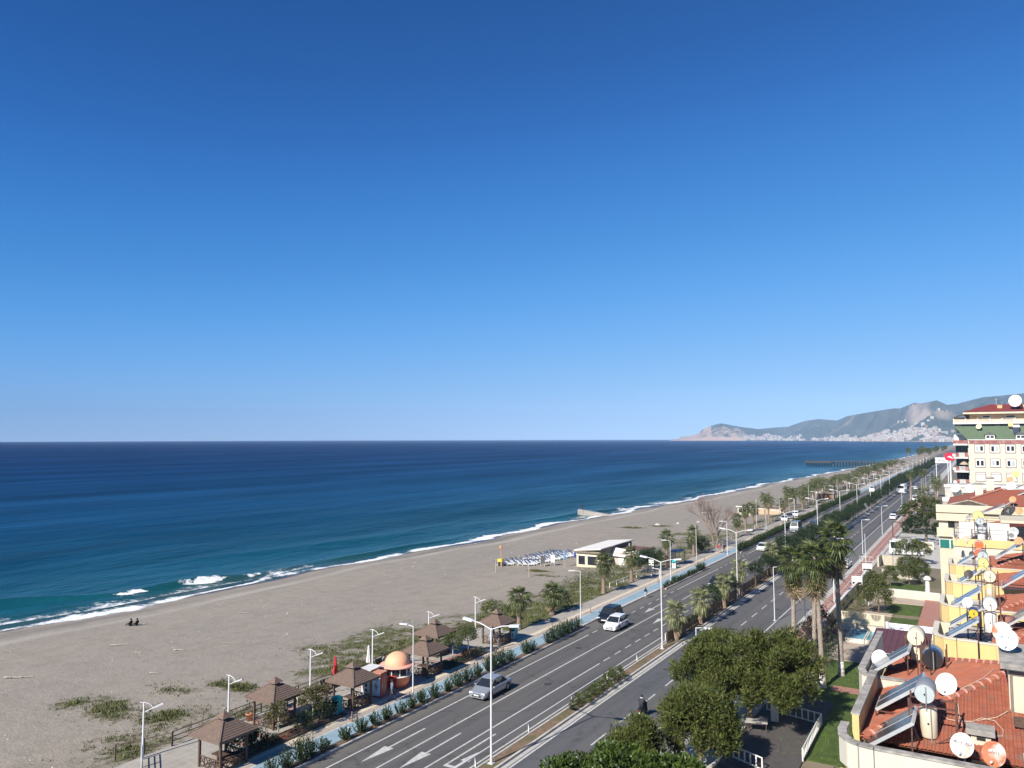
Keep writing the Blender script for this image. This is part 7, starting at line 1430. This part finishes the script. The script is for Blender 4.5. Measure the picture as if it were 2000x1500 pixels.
gr_ = MB().add([(-3.0, 95.3, 14.88), (-.95, 95.3, 15.45), (-.95, 99.5, 15.45), (-3.0, 107, 14.88), (.75, 95.3, 14.95), (2.2, 101, 16.3), (2.2, 107, 16.3), (6, 101, 16.3), (6, 95.3, 14.95)], [(0, 1, 2, 3), (1, 4, 5, 2), (2, 5, 6, 3), (4, 8, 7, 5)]); ob('tile_roof', gr_.mesh(tile_m), H8)
ridge_line(H8, (-.95, 95.3, 15.47), (2.2, 101, 16.32)); ob('eave_board', MB().bar((-3.0, 95.27, 14.82), (-.95, 95.27, 15.39), .04, .12).bar((-.95, 95.27, 15.39), (.75, 95.27, 14.89), .04, .12).mesh(conc), H8)
for i, (x, y, z) in enumerate(((-.35, 99.5, 15.5), (.75, 103, 16.2))): ob('chimney', MB().box(x, y, 15.2, x+.75, y+.6, 16.9+i*.5).mesh(white_pl), H8); ob('chimney_cap', MB().box(x-.1, y-.1, 16.92+i*.5, x+.85, y+.7, 17.02+i*.5).mesh(conc), H8)
for k in range(2): ob('gable_window', MB().box(-1.6+k*.85, 95.9, 14.35, -.95+k*.85, 95.94, 14.85).mesh(M('pale_glass', (.5, .56, .6), .2)), H8)
I9 = thing('white_block', 'white stepped block with roof terraces in front of the apartment house', 'house', (0, 0, 0))
ob('wall', MB().box(-4.0, 115, -.2, 9, 132, 13.7).mesh(white_pl), I9); ob('parapet', MB().box(-4.1, 114.9, 13.75, 4, 115.1, 14.3).mesh(white_paint), I9); ob('upper_storey', MB().box(-3.9, 119, 13.7, 9, 130, 15.4).mesh(conc_light), I9); ob('upper_parapet', MB().box(-4.0, 118.9, 15.42, 9, 119.1, 15.75).mesh(white_paint), I9); ob('awning', MB().box(-1.9, 117.9, 14.8, .6, 118.9, 14.9).mesh(white_paint), I9)
# ------------------------------------------------------------------ roof equipment
def collector(x, y, z, n, lab, L=1.75, w=.85, tilt=36, gl=None, grp='solar collectors on the roofs'):
    t = thing('solar_collector', lab, 'solar collector', (x, y, z), 0, grp); c, s = math.cos(R(tilt)), math.sin(R(tilt)); a = Vector((c, 0, s)); nn = Vector((-s, 0, c))
    for k in range(n):
        cen = a*L/2+Vector((0, w*(k+.5), 0)); f = ob('panel', MB().obox(cen, a*L/2, Vector((0, w/2-.015, 0)), nn*.05).mesh(alu), t)
        ob('glass', MB().obox(cen+nn*.053, a*(L/2-.05), Vector((0, w/2-.065, 0)), nn*.004).mesh(gl or glass_blue), f)
    for yy in (.08, n*w-.08): sm = MB(); top = a*L+Vector((0, yy, 0)); sm.bar((top.x-.05, yy, top.z-.06), (top.x-.05, yy, -.25), .04); sm.bar((0, yy, -.03), (top.x, yy, -.03), .04); sm.bar((0, yy, 0), (0, yy, -.2), .04); ob('stand', sm.mesh(steel_brown), t)
    return t
def tank(x, y, z, r, L, mt, lab, vertical=False, band=False, grp='water tanks on the roofs'):
    t = thing('water_tank', lab, 'water tank', (x, y, z), 0, grp); pr = [(0, 0), (r*.9, 0), (r, .04), (r, L-.04), (r*.9, L), (0, L)]
    ob('barrel', MB().lathe(pr, 22, (0, 0, 0), 'Z' if vertical else 'Y').mesh(mt[0], True), t)
    if not vertical: ob('end_cap', MB().lathe([(0, -.012), (r*.93, -.012), (r*.96, .02)], 22, (0, 0, 0), 'Y').mesh(mt[1], False), t); ob('valve', MB().lathe([(0, -.04), (.03, -.04), (.03, -.01)], 8, (0, 0, 0), 'Y').mesh(black_m), t); ob('pipe', MB().tube([(.03, -.05, r*.8), (.035, -.05, -r*1.6)], .016, 6).mesh(M('pipe_grey', (.3, .29, .28), .5)), t)
    else: ob('pipe', MB().tube([(r*.3, -r-.03, L), (r*.35, -r-.03, -.3)], .016, 6).mesh(MATS.get('pipe_grey') or M('pipe_grey', (.3, .29, .28), .5)), t); ob('valve', MB().lathe([(0, -r-.02), (.03, -r-.02), (.03, -r+.02)], 8, (0, 0, L*.5), 'Y').mesh(black_m), t)
    if band: 
        for k in range(4): ob('rib', MB().lathe([(r+.012, .2+k*.22), (r+.012, .23+k*.22)], 22, (0, 0, 0), 'Y').mesh(mt[0], True), t)
    return t
def stand(x, y, z0, z1, w, d, lab, levels, mt=steel_brown):
    t = thing('tank_stand', lab, 'tank stand', (x, y, 0), 0, 'steel tank stands on the roofs')
    for sx in (-1, 1):
        for sy in (0, 1): ob('leg', MB().box(sx*w/2-.025, sy*d-.025, z0, sx*w/2+.025, sy*d+.025, z1).mesh(mt), t)
    for z in levels:
        b = MB()
        for sy in (0, 1): b.box(-w/2+.026, sy*d-.02, z-.02, w/2-.026, sy*d+.02, z+.02)
        for sx in (-1, 1): b.box(sx*w/2-.02, .026, z-.024, sx*w/2+.02, d-.026, z+.016)
        ob('cross_bar', b.mesh(mt), t)
    ob('brace', MB().bar((-w/2, 0, z0+.1), (w/2, 0, min(z1, z0+.9)), .03).mesh(mt), t)
def dish(x, y, z, r, lab, mt, face=(-.30, -.86, .42), post=.6, arm=True, grp='satellite dishes on the roofs', txt=None):
    t = thing('satellite_dish', lab, 'satellite dish', (x, y, z), 0, grp); f = Vector(face).normalized(); e = f.to_track_quat('Z', 'Y').to_euler()
    ob('reflector', MB().lathe([(0, -.0), (r*.5, r*.05), (r*.85, r*.14), (r, r*.2), (r*1.0, r*.17), (r*.5, r*.01), (0, -.03)], 26).mesh(mt, True), t, (0, 0, 0), 0, e, (1, 1.08, 1))
    lw = f*r*.9+Vector((0, 0, -.12)); ob('arm', MB().tube([Vector((0, 0, -r*.95))+f*.04, lw+Vector((0, 0, -r*.45))], .015, 5).mesh(lamp_grey), t); ob('receiver', MB().tube([lw+Vector((0, 0, -r*.45)), lw+Vector((0, 0, -r*.36))-f*.08], .035, 7).mesh(lamp_grey), t)
    ob('mast', MB().tube([-f*.05, -f*.12+Vector((0, 0, -.05)), -f*.12+Vector((0, 0, -post))], .025, 6).mesh(lamp_grey), t)
    if txt: q = text('lettering', txt, t, tuple(f*(r*.16)+Vector((0, 0, r*.25))), r*.36, wht if txt == 'dEPN' else M('dish_print', (.35, .37, .42), .6, 0, 1), e)
    return t
rusty = M('rusty_dish', (.72, .66, .58), .6, .05, 2, dirt=(.42, .13, .05), dscale=2.6, damt=1.0); dwhite = M('white_dish', (.74, .73, .7), .5, .05, 4, dirt=(.55, .52, .48), dscale=5, damt=.4); dpink = M('pink_dish', (.62, .38, .26), .6, .1, 4); dblack = M('black_dish', (.05, .04, .04), .6); dor = M('orange_dish', (.62, .27, .12), .6, .12, 4)
T_cream = (M('tank_cream', (.66, .58, .42), .5, .06, 3), M('tank_cream_end', (.76, .67, .44), .5, .05, 3)); T_grey = (M('tank_galvanised', (.34, .35, .35), .45, .1, 5, metal=.3, dirt=(.3, .2, .14), dscale=3, damt=.4), M('tank_grey_end', (.44, .48, .47), .5, .1, 5)); T_yel = (M('tank_navy', (.05, .07, .13), .4, .05, 3), M('tank_yellow_end', (.82, .48, .02), .45, .04, 3)); T_steel = (steel, M('steel_end', (.1, .1, .105), .2, .05, 3, metal=.7)); T_or = (M('tank_orange_side', (.5, .45, .4), .5), M('tank_orange_end', (.82, .14, .04), .45, .04, 3)); T_ye2 = (M('tank_lemon', (.7, .55, .2), .5, .05, 3), M('tank_lemon_end', (.78, .62, .22), .5, .04, 3)); T_wh = (M('tank_white', (.68, .67, .63), .5, .05, 3), M('tank_white_end', (.74, .72, .6), .5, .05, 3)); T_br = (M('tank_rust_brown', (.28, .11, .08), .6, .15, 4), M('tank_rust_end', (.3, .12, .08), .6))
collector(-3.36, 26.25, 12.5, 2, 'pair of dusty solar collectors right behind the nearest curved parapet', gl=glass_dark)
collector(-3.22, 28.7, 12.98, 2, 'pair of dark solar collectors on the nearest tile roof, behind the first pair', gl=glass_dark, w=.75)
collector(-3.95, 33.4, 12.82, 2, 'pair of solar collectors beside the white dish of the second house', gl=glass_dark, w=.75)
stand(-1.48, 27.15, 12.2, 14.0, 1.26, .8, 'brown steel stand carrying the grey tank and the upright cream tank', (12.7, 13.82)); tank(-1.67, 27.2, 14.16, .29, .95, T_grey, 'grey galvanised tank with a pale end, in front on the nearest roof'); tank(-1.6, 27.45, 12.83, .24, .92, T_cream, 'upright cream tank under the grey galvanised one', True)
tank(-1.75, 33.6, 13.64, .36, .9, T_steel, 'shiny stainless steel tank above the yellow-ended tank', False, True); tank(-1.72, 33.3, 12.98, .25, .9, T_yel, 'single bright yellow-ended tank under the stainless steel one'); stand(-1.72, 33.55, 12.5, 14.1, .85, .8, 'dark steel stand of the stainless steel tank', (13.26, 12.74))
tank(-2.39, 35, 14.06, .31, .9, T_cream, 'upper of the two cream tanks in front of the brown canopy'); tank(-2.41, 35, 13.42, .26, .9, T_cream, 'lower of the two cream tanks in front of the brown canopy'); stand(-2.4, 35.05, 12.3, 14.1, .72, .8, 'brown steel stand of the two cream tanks', (13.12, 13.74))
dish(-.69, 26.25, 13.14, .32, 'white dish with a rust stain, left of the two at the nearest parapet', rusty, txt='NEXTSTAR'); dish(.08, 26.25, 13.05, .32, 'rusty red-brown dish with white letters, right of the two at the nearest parapet', M('very_rusty_dish', (.42, .14, .06), .65, .1, 3, dirt=(.7, .64, .58), dscale=2.2, damt=1.0), txt='dEPN')
dish(-1.17, 30, 13.78, .34, 'large weathered white dish beside the yellow-ended tank', dwhite); dish(-3.7, 34.9, 13.1, .31, 'white dish peeping over the stepped-out parapet of the second house', dwhite)
dish(.62, 30.7, 15.31, .33, 'white dish with printed letters on the flat roof of the stair house', M('fresh_white_dish', (.74, .75, .77), .45, .03, 3), txt='NEXT ST'); dish(.5, 31.6, 15.38, .30, 'rust-speckled dish right behind the lettered white one', rusty, arm=False)
BLU = 'blue solar collectors on the roof of the %s house'
collector(-1.62, 41.0, 12.75, 2, 'blue solar collectors behind the first yellow parapet', w=.6, L=1.7); collector(-1.5, 43.6, 12.8, 2, 'dark blue collectors just behind the first pair on the third house', gl=glass_dark, w=.5)
collector(-1.55, 48.9, 12.75, 2, 'grey-blue collectors on the fourth house beside the tall beige tank', w=.8); collector(-1.3, 56.8, 12.8, 2, 'blue collectors behind the parapet with the black dish', w=.9); collector(.95, 54.2, 13.2, 2, 'long blue collectors at the right on the fourth roof', w=.8, L=2.2); collector(-1.55, 64.6, 12.8, 2, 'pale collectors below the orange tank ends', w=.8); collector(.85, 66.5, 13.2, 2, 'blue collectors on the tile roof right of the orange tank ends', w=.8, L=2.2); collector(-1.4, 76.2, 13.1, 2, 'blue collectors on the white roof terrace', w=.9); collector(-1.2, 88.2, 14.0, 3, 'long blue-grey collectors in front of the orange gabled roof', w=1.0, L=3.6, tilt=24); collector(1.9, 104, 15.4, 2, 'white-edged collectors at the far upper right', w=1.0, L=4.0, tilt=26, gl=glass_dark); collector(2.3, 99, 15.2, 2, 'second long row of white-edged collectors at the far right', w=1.0, L=4.0, tilt=26, gl=glass_dark); collector(.9, 44.3, 13.0, 2, 'blue collectors cut by the right edge behind the rusty barrel', w=.8)
tank(-.45, 43, 13.68, .2, .8, T_yel, 'upper of the twin yellow-ended tanks'); tank(-.47, 43, 13.3, .2, .8, T_yel, 'lower of the twin yellow-ended tanks'); stand(-.46, 43.05, 12.2, 13.8, .5, .7, 'dark stand of the twin yellow-ended tanks', (13.08, 13.47), black_m)
tank(.25, 44, 13.97, .3, .8, T_wh, 'white tank lying above the tall white one on the third house'); tank(.22, 44.2, 12.65, .28, 1.0, T_wh, 'tall white tank standing on the third house', True); stand(.24, 43.85, 12.2, 14.3, .85, .8, 'dark brown stand round the white tanks of the third house', (12.6, 13.7)); tank(.9, 45, 12.6, .35, .75, T_br, 'rusty brown barrel behind the rust-speckled dish', True)
tank(.33, 51, 14.24, .3, .8, T_cream, 'cream tank lying above the tall beige tank of the fourth house'); tank(.33, 51.2, 12.95, .27, .95, (M('tank_beige', (.62, .46, .25), .5, .06, 3), T_cream[1]), 'tall beige tank with a white label on the fourth house', True); stand(.33, 50.9, 12.2, 14.5, .8, .8, 'dark stand of the tanks of the fourth house', (12.9, 13.94)); ob('label_sheet', MB().box(.2, 50.9, 13.3, .36, 50.905, 13.6).mesh(wht), [o for o in bpy.data.objects if o.name.startswith('tank_stand')][-1], (-.33, -50.9, 0))
tank(-.03, 57, 13.64, .28, .8, T_ye2, 'small lemon-yellow tank lower in the stack of the fifth house'); tank(.07, 58, 13.99, .3, .8, T_ye2, 'larger lemon-yellow tank in the middle of the stack of the fifth house'); tank(.04, 59, 14.32, .3, .8, T_grey, 'grey tank on top of the stack of the fifth house'); stand(.03, 57.5, 12.2, 14.4, .85, 1.6, 'dark stand of the fifth house tank stack', (13.3, 13.65))
tank(-.15, 65, 14.3, .29, .8, T_or, 'upper of the two orange-red tank ends'); tank(-.17, 64.6, 13.8, .29, .8, T_or, 'lower of the two orange-red tank ends'); stand(-.15, 64.8, 12.2, 14.3, .8, .8, 'dark stand of the orange-red tanks', (13.5, 14.0))
tank(.1, 75.4, 14.39, .32, .8, T_grey, 'lower grey tank on the white roof terrace'); tank(-.02, 76.2, 14.96, .3, .8, T_grey, 'upper grey tank under the yellow one on the white roof terrace'); tank(-.12, 77, 15.3, .42, .9, T_ye2, 'yellow tank on top of the stack above the white roof terrace'); tank(.04, 75.5, 13.2, .28, .8, T_wh, 'upright white tank at the foot of the grey tanks', True); stand(.02, 75.4, 13, 15.1, .9, 1.6, 'brown stand of the white roof terrace tanks', (14.05, 14.64)); tank(2.43, 79.7, 13.9, .4, .7, T_grey, 'pale grey tank in front of the salmon stair house')
dish(-.72, 46.5, 13.54, .25, 'white dish half hidden behind the twin yellow-ended tanks', dwhite); dish(-.72, 55.6, 13.6, .26, 'black dish on the fifth yellow parapet', dblack); dish(-1.65, 73, 13.85, .24, 'thin pink dish seen edge-on before the yellow band', dpink, (-.95, -.2, .3)); dish(-1.0, 73, 13.8, .26, 'round pink dish before the yellow band', dpink); dish(2.3, 66, 14.64, .27, 'orange-red dish with a white rim right of the pale grey tank', dor); dish(2.96, 95, 15.61, .33, 'orange dish below the far collectors', dor); dish(3.3, 90, 14.88, .35, 'copper dish tilted at the right edge', dor); dish(2.36, 92, 15.18, .7, 'large white dish seen from its side at the right', dwhite, (-.6, .1, .9)); dish(3.18, 105, 16.44, .5, 'large pale dish beside the far collectors', dwhite); dish(4.2, 120, 17.2, .42, 'yellow dish before the apartment block', M('yellow_dish', (.66, .46, .16), .6, .08, 3)); dish(3.6, 121, 16.5, .36, 'orange dish before the apartment block', dor); dish(-2.6, 118.2, 15.3, .55, 'left of the two big white dishes on the white stepped block', dwhite); dish(-1.0, 118.2, 15.3, .55, 'right of the two big white dishes on the white stepped block', dwhite, (.35, -.9, .3))
# cables lying on the near roof
def on_roof(x, y): return ZE+.08+min(S2*(y-YF), S1*(x-XE), S2*(YBk-y))
cab = M('pale_cable', (.62, .45, .33), .7, .05, 4)
for lab, pts in (('pale cable looping over the near tile roof towards the chimney', [(.5, 29.3), (.2, 28.9), (-.2, 28.65), (-.45, 28.5), (-.2, 28.75), (.15, 28.7), (.35, 28.3), (.32, 28.0), (.1, 27.95)]), ('pale cable running left across the near tile roof', [(-.45, 28.5), (-.8, 28.4), (-1.1, 28.4), (-1.25, 28.55)]), ('pale cable from the weathered dish to the ridge', [(-.9, 30.2), (-.5, 30.7), (-.1, 31.3), (.2, 32.2)]), ('second pale cable from the weathered dish to the ridge', [(-.95, 30.0), (-.4, 30.4), (.0, 31.0), (.4, 31.6)]), ('pale cable dropping to the stained dish', [(-.85, 29.3), (-.8, 28.6), (-.7, 28.0), (-.75, 27.3), (-.72, 26.9)])):
    ob('cable', MB().tube([(x, y, on_roof(x, y)) for x, y in pts], .013, 5).mesh(cab, True), None, label=lab, cat='cable', group='cables on the near roof')
# ------------------------------------------------------------------ apartment block with a green mansard roof
AB = thing('apartment_block', 'tall cream apartment block with a green mansard and red hipped roof', 'apartment block', (0, 0, 0))
brk = M('red_brick_band', (.30, .11, .10), .85, .2, 3, dirt=(.5, .32, .28), dscale=1.5, damt=.5); beige = M('apartment_beige', (.56, .52, .43), .9, .05, .6, dirt=(.58, .54, .46), dscale=.5, damt=.35); grn = M('green_roof_sheet', (.10, .14, .085), .6, .06, .8); roofred = M('dark_red_roof', (.22, .045, .035), .6, .06, .8); peachw = M('peach_wall', (.68, .50, .34), .9, .06, 1)
ob('wall', MB().box(-1.45, 170, -.2, 16, 186, 20.85).mesh(beige), AB)
for (x0, x1) in ((-1.2, 3.7), (3.78, 11)): ob('brick_panel', MB().box(x0, 169.9, 20.88, x1, 170, 21.5).mesh(brk), AB)
ob('cornice', MB().box(-1.5, 169.85, 21.52, 14, 172, 21.66).mesh(white_paint), AB); ob('band', MB().box(-1.44, 170, 20.85, 16, 186, 21.52).mesh(beige), AB)
ob('mansard', MB().add([(-1.5, 170, 21.67), (14, 170, 21.67), (14, 172.6, 24.2), (-3.7, 172.6, 24.2)], [(0, 1, 2, 3)]).mesh(grn), AB); ob('mansard_side', MB().add([(-1.5, 170.02, 21.67), (-3.7, 172.62, 24.2), (-1.5, 186, 21.67)], [(0, 1, 2)]).mesh(M('mansard_painted_shadow', (.05, .06, .055), .8)), AB); ob('side_screen', MB().box(-3.8, 175, 20.9, -1.5, 175.1, 22.6).mesh(white_paint), AB)  # triangular side face coloured dark to carry the shadow left of the mansard
for x in (2.2, 7.0):
    d = ob('dormer', MB().box(x-.75, 169.9, 21.7, x+.75, 172, 22.55).mesh(white_paint), AB); ob('dormer_roof', MB().add([(x-.95, 169.8, 22.5), (x+.95, 169.8, 22.5), (x, 169.8, 23.1), (x-.95, 172.4, 22.5), (x+.95, 172.4, 22.5), (x, 172.4, 23.1)], [(0, 1, 2), (0, 2, 5, 3), (1, 4, 5, 2)]).mesh(M('dormer_grey', (.1, .11, .11), .7)), d)
    for k in (-.33, .33): ob('dormer_pane', MB().box(x+k-.25, 169.87, 21.95, x+k+.25, 169.895, 22.32).mesh(dark_glass), d)
# windows: rows of framed two-pane windows, the lowest visible row with closed shutters
wf = M('window_surround_brown', (.20, .12, .11), .7, .05, 2)
for r_i, zc in enumerate((19.95, 17.25, 14.65, 12.0)):
    for c in range(5):
        x = .42+c*2.45; w = ob('window', MB().box(x-.74, 169.94, zc-.74, x+.74, 169.985, zc+.74).mesh(white_paint), AB)
        g = MB(); g.box(x-.82, 169.92, zc-.82, x-.74, 169.99, zc+.82); g.box(x+.74, 169.92, zc-.82, x+.82, 169.99, zc+.82); g.box(x-.74, 169.92, zc+.74, x+.74, 169.99, zc+.82); g.box(x-.74, 169.92, zc-.82, x+.74, 169.99, zc-.74); ob('surround', g.mesh(wf), w)
        if r_i < 2:
            for s in (-.34, .34): ob('pane', MB().box(x+s-.22, 169.925, zc-.5+(.0 if (c+r_i) % 2 else .1), x+s+.22, 169.938, zc+.42).mesh(dark_glass if (c*3+r_i+(s > 0)) % 4 else M('curtained_pane', (.42, .44, .46), .3, .05, 3)), w)
        else: ob('shutter_box', MB().box(x-.72, 169.91, zc+.45, x+.72, 169.938, zc+.52).mesh(wf), w)
# balcony tower at the left corner
bal = white_paint
ob('corner_wall', MB().box(-3.5, 171.2, -.2, -1.46, 186, 20.85).mesh(M('loggia_wall_painted_shade', (.35, .33, .30), .9, .1, 1)), AB); ob('brick_panel', MB().box(-3.8, 169.3, 20.88, -1.5, 169.45, 21.5).mesh(brk), AB); ob('top_slab', MB().box(-3.85, 169.3, 20.55, -1.47, 171.2, 20.86).mesh(bal), AB)  # corner wall behind the balconies: loggia shade painted in as a darker grey
for zf in (18.35, 15.75, 13.3, 10.7):
    f = ob('balcony', MB().box(-3.85, 169.2, zf-.3, -1.47, 171.19, zf).mesh(bal), AB); ob('brick_pier', MB().box(-3.55, 169.25, zf+.004, -3.0, 169.4, zf+.8).box(-2.0, 169.25, zf+.004, -1.5, 169.4, zf+.8).mesh(brk), f); b = MB(); b.box(-3.0, 169.25, zf+.7, -2.0, 169.4, zf+.8)
    for k in range(7): b.tube([(-2.93+k*.143, 169.32, zf), (-2.93+k*.143, 169.32, zf+.35), (-2.93+k*.143, 169.32, zf+.7)], .05, 5)
    ob('balusters', b.mesh(bal), f); ob('end_scroll', MB().lathe([(0, 169.2), (.3, 169.2), (.3, 169.5), (0, 169.5)], 12, (-3.8, 0, zf+.35), 'Y').mesh(bal), f)
    gg = MB()
    for k in range(4): gg.box(-3.45+k*.5, 171.0, zf+.85, -2.99+k*.5, 171.05, zf+2.1)
    ob('glazing', gg.mesh(dark_glass), f)
t = thing('balcony_parasol', 'tan parasol on the middle corner balcony of the apartment block', 'parasol', (-2.2, 170.3, 15.75)); ob('canopy', MB().lathe([(0, 2.0), (.2, 1.85), (.8, 1.15)], 10).mesh(M('parasol_tan', (.42, .33, .24), .8)), t); ob('pole', MB().tube([(0, 0, 0), (0, 0, 1.9)], .03, 6).mesh(alu), t)
# upper terrace storeys
ob('fascia_panel', MB().box(-3.4, 172.3, 23.1, 1.0, 172.55, 23.95).mesh(M('grey_green_fascia', (.075, .095, .085), .7)), AB); ob('loggia_storey', MB().box(-3.5, 174, 23.0, 14, 186, 24.6).mesh(M('loggia_grey', (.30, .30, .30), .8, .15, .8)), AB)
for k in range(11): ob('loggia_window', MB().box(-3.2+k*1.05, 173.95, 24.0, -2.4+k*1.05, 173.99, 24.55).mesh(dark_glass if k % 3 else white_paint), AB)
ob('terrace_slab', MB().box(-3.8, 172.6, 24.62, 14, 186, 24.98).mesh(bal), AB); ob('terrace_rail', MB().box(-3.75, 172.7, 25.0, 14, 172.8, 25.55).mesh(M('terrace_peach', (.62, .47, .36), .8, .15, .9)), AB)
for k in range(9): ob('rail_post', MB().box(-3.76+k*2.0, 172.66, 24.99, -3.6+k*2.0, 172.82, 25.7).mesh(bal), AB)
ob('penthouse', MB().box(-1.0, 175.5, 24.98, 14, 186, 26.5).mesh(peachw), AB)
for x0, x1 in ((1.1, 2.5), (4.9, 6.6), (8, 9)): ob('terrace_door', MB().box(x0, 175.44, 25.0, x1, 175.49, 26.3).mesh(bal), AB); ob('door_glass', MB().box(x0+.12, 175.42, 25.9, x1-.12, 175.438, 26.2).mesh(dark_glass), AB)
for x in (-.4, 3.1, 4.2): ob('wall_lamp', MB().box(x, 175.4, 25.9, x+.55, 175.49, 26.1).mesh(M('basket_pink', (.6, .4, .33), .8)), AB)
ob('roof_fascia', MB().box(-2.1, 172.9, 26.55, 9.3, 186.4, 26.95).mesh(cream), AB); ob('eave_support', MB().add([(-2.0, 173.2, 26.54), (-1.0, 175.4, 26.54), (-1.0, 175.4, 25.1)], [(0, 1, 2)]).mesh(brown_wood), AB); ob('terrace_awning', MB().add([(-3.8, 174, 26.0), (-2.1, 173, 26.6), (-2.1, 182, 26.6), (-3.8, 182, 26.0)], [(0, 1, 2, 3)]).mesh(white_paint), AB); ob('awning_wall', MB().box(-3.75, 178, 24.98, -1.0, 178.1, 26.0).mesh(peachw), AB)
ob('red_roof', MB().add([(-2.2, 172.8, 26.97), (16, 172.8, 26.97), (12, 179, 28.55), (2.6, 179, 28.55), (-2.2, 186.5, 26.97), (16, 186.5, 26.97)], [(0, 1, 2, 3), (0, 3, 4), (4, 3, 2, 5)]).mesh(roofred), AB)
for x in (3.7, 7.5): ob('chimney', MB().box(x, 175.6, 27.2, x+.8, 176.5, 28.25).mesh(M('chimney_orange', (.66, .42, .22), .85, .06, 2)), AB); ob('chimney_cap', MB().box(x-.06, 175.54, 28.26, x+.86, 176.56, 28.34).mesh(conc), AB)
dish(6.6, 174, 28.9, 1.08, 'very large white dish on top of the red roof of the apartment block', M('white_dish_big', (.78, .77, .72), .5, .03, 2), (-.2, -.95, .25), 2.0); dish(8.7, 174, 28.4, .5, 'white dish at the right edge above the red roof', dwhite, post=1.5)
dish(.5, 171.4, 24.1, .5, 'cream dish standing on the green mansard roof', M('cream_dish', (.7, .6, .35), .6, .05, 3), post=1.2); dish(5.6, 171.5, 24.4, .42, 'yellow dish on a slanted mast above the green mansard', MATS['yellow_dish'], post=1.4)
t = thing('roof_boiler', 'dark box with a white top on the green mansard roof', 'boiler', (6.4, 171.2, 22.7)); ob('body', MB().cbox(0, 0, 0, .95, .8, 1.2).mesh(M('boiler_navy', (.04, .05, .09), .5)), t); ob('cap', MB().cbox(0, 0, 1.21, 1.1, .9, .45).mesh(white_paint), t)
ob('aerial', MB().tube([(0, 0, 0), (0, 0, 1.4)], .04, 5).bar((-.3, 0, 1.1), (.3, 0, 1.1), .03).mesh(lamp_grey), None, (3.6, 178, 28.4), label='thin aerial on the ridge of the red roof', cat='aerial')

# clutter of the near roofs: masts, pipes, hanging cables, an aerial
ob('mast', MB().tube([(0, 0, 0), (0, 0, 1.9)], .022, 6).mesh(black_m), None, (-1.78, 32.9, 12.6), label='black mast in front of the stainless steel tank', cat='mast')
ob('mast', MB().tube([(0, 0, 0), (0, 0, 1.5)], .02, 6).mesh(steel_brown), None, (-2.05, 30.6, 13.0), label='rusty mast beside the collectors of the nearest roof', cat='mast')
pg = MATS['pipe_grey']
for lab, pts in (('grey water pipe from the upright cream tank to the first collectors', [(-1.6, 27.25, 12.95), (-1.6, 27.2, 12.5), (-1.9, 27.3, 12.75), (-2.1, 27.4, 13.3)]), ('grey water pipe from the galvanised tank to the second collectors', [(-1.67, 28.1, 14.1), (-1.7, 28.5, 13.8), (-1.95, 28.9, 13.75)]), ('grey water pipe under the two cream tanks', [(-2.4, 34.9, 13.2), (-2.3, 34.7, 12.7), (-2.6, 34.5, 12.9), (-2.8, 34.2, 13.5)]), ('pale pipe lying at the foot of the nearest stand', [(-1.9, 26.4, 12.25), (-1.2, 26.3, 12.25), (-.8, 26.6, 12.3)])):
    ob('water_pipe', MB().tube(pts, .02, 6).mesh(pg, True), None, label=lab, cat='pipe', group='water pipes of the near roofs')
for i, x in enumerate((.35, .48, .7)):
    ob('cable', MB().tube([(x, 40.2, 12.98), (x+.03, 40.14, 12.4), (x-.05, 40.12, 11.9), (x-.2, 39.4, 11.75)], .012, 5).mesh(cab, True), None, label='%s pale cable hanging down the first yellow parapet' % ORD(i), cat='cable', group='cables hanging on the yellow parapet')
t = thing('roof_aerial', 'small comb aerial beside the stair house of the nearest roof', 'aerial', (.45, 33.2, 14.0)); ob('mast', MB().tube([(0, 0, 0), (0, 0, 1.3)], .018, 6).mesh(lamp_grey), t); ob('boom', MB().tube([(-.4, 0, 1.2), (.4, 0, 1.2)], .012, 5).mesh(lamp_grey), t)
for k in range(6): ob('element', MB().tube([(-.35+k*.14, -.22, 1.2), (-.35+k*.14, .22, 1.2)], .008, 4).mesh(lamp_grey), t)
import sys, OpenImageIO as oiio, numpy as np
def px(path,pts,r=3):
    b=oiio.ImageBuf(path).get_pixels(oiio.FLOAT)
    h,w=b.shape[:2]; s=w/2000
    for p in pts:
        x,y=int(p[0]*s),int(p[1]*s); a=b[max(0,y-r):y+r+1,max(0,x-r):x+r+1,:3].mean((0,1))
        print(p,np.round(a*255).astype(int))
if __name__=='__main__':
    px('/workdir/render_main.png',[(10,10),(1000,10),(1900,10),(10,430),(1000,430),(1900,430),(10,700),(1000,700),(10,850),(1000,850),(1500,820),(10,900),(1000,1000),(200,1100),(1200,1350),(300,1350),(700,1200),(900,1300),(1750,800)])
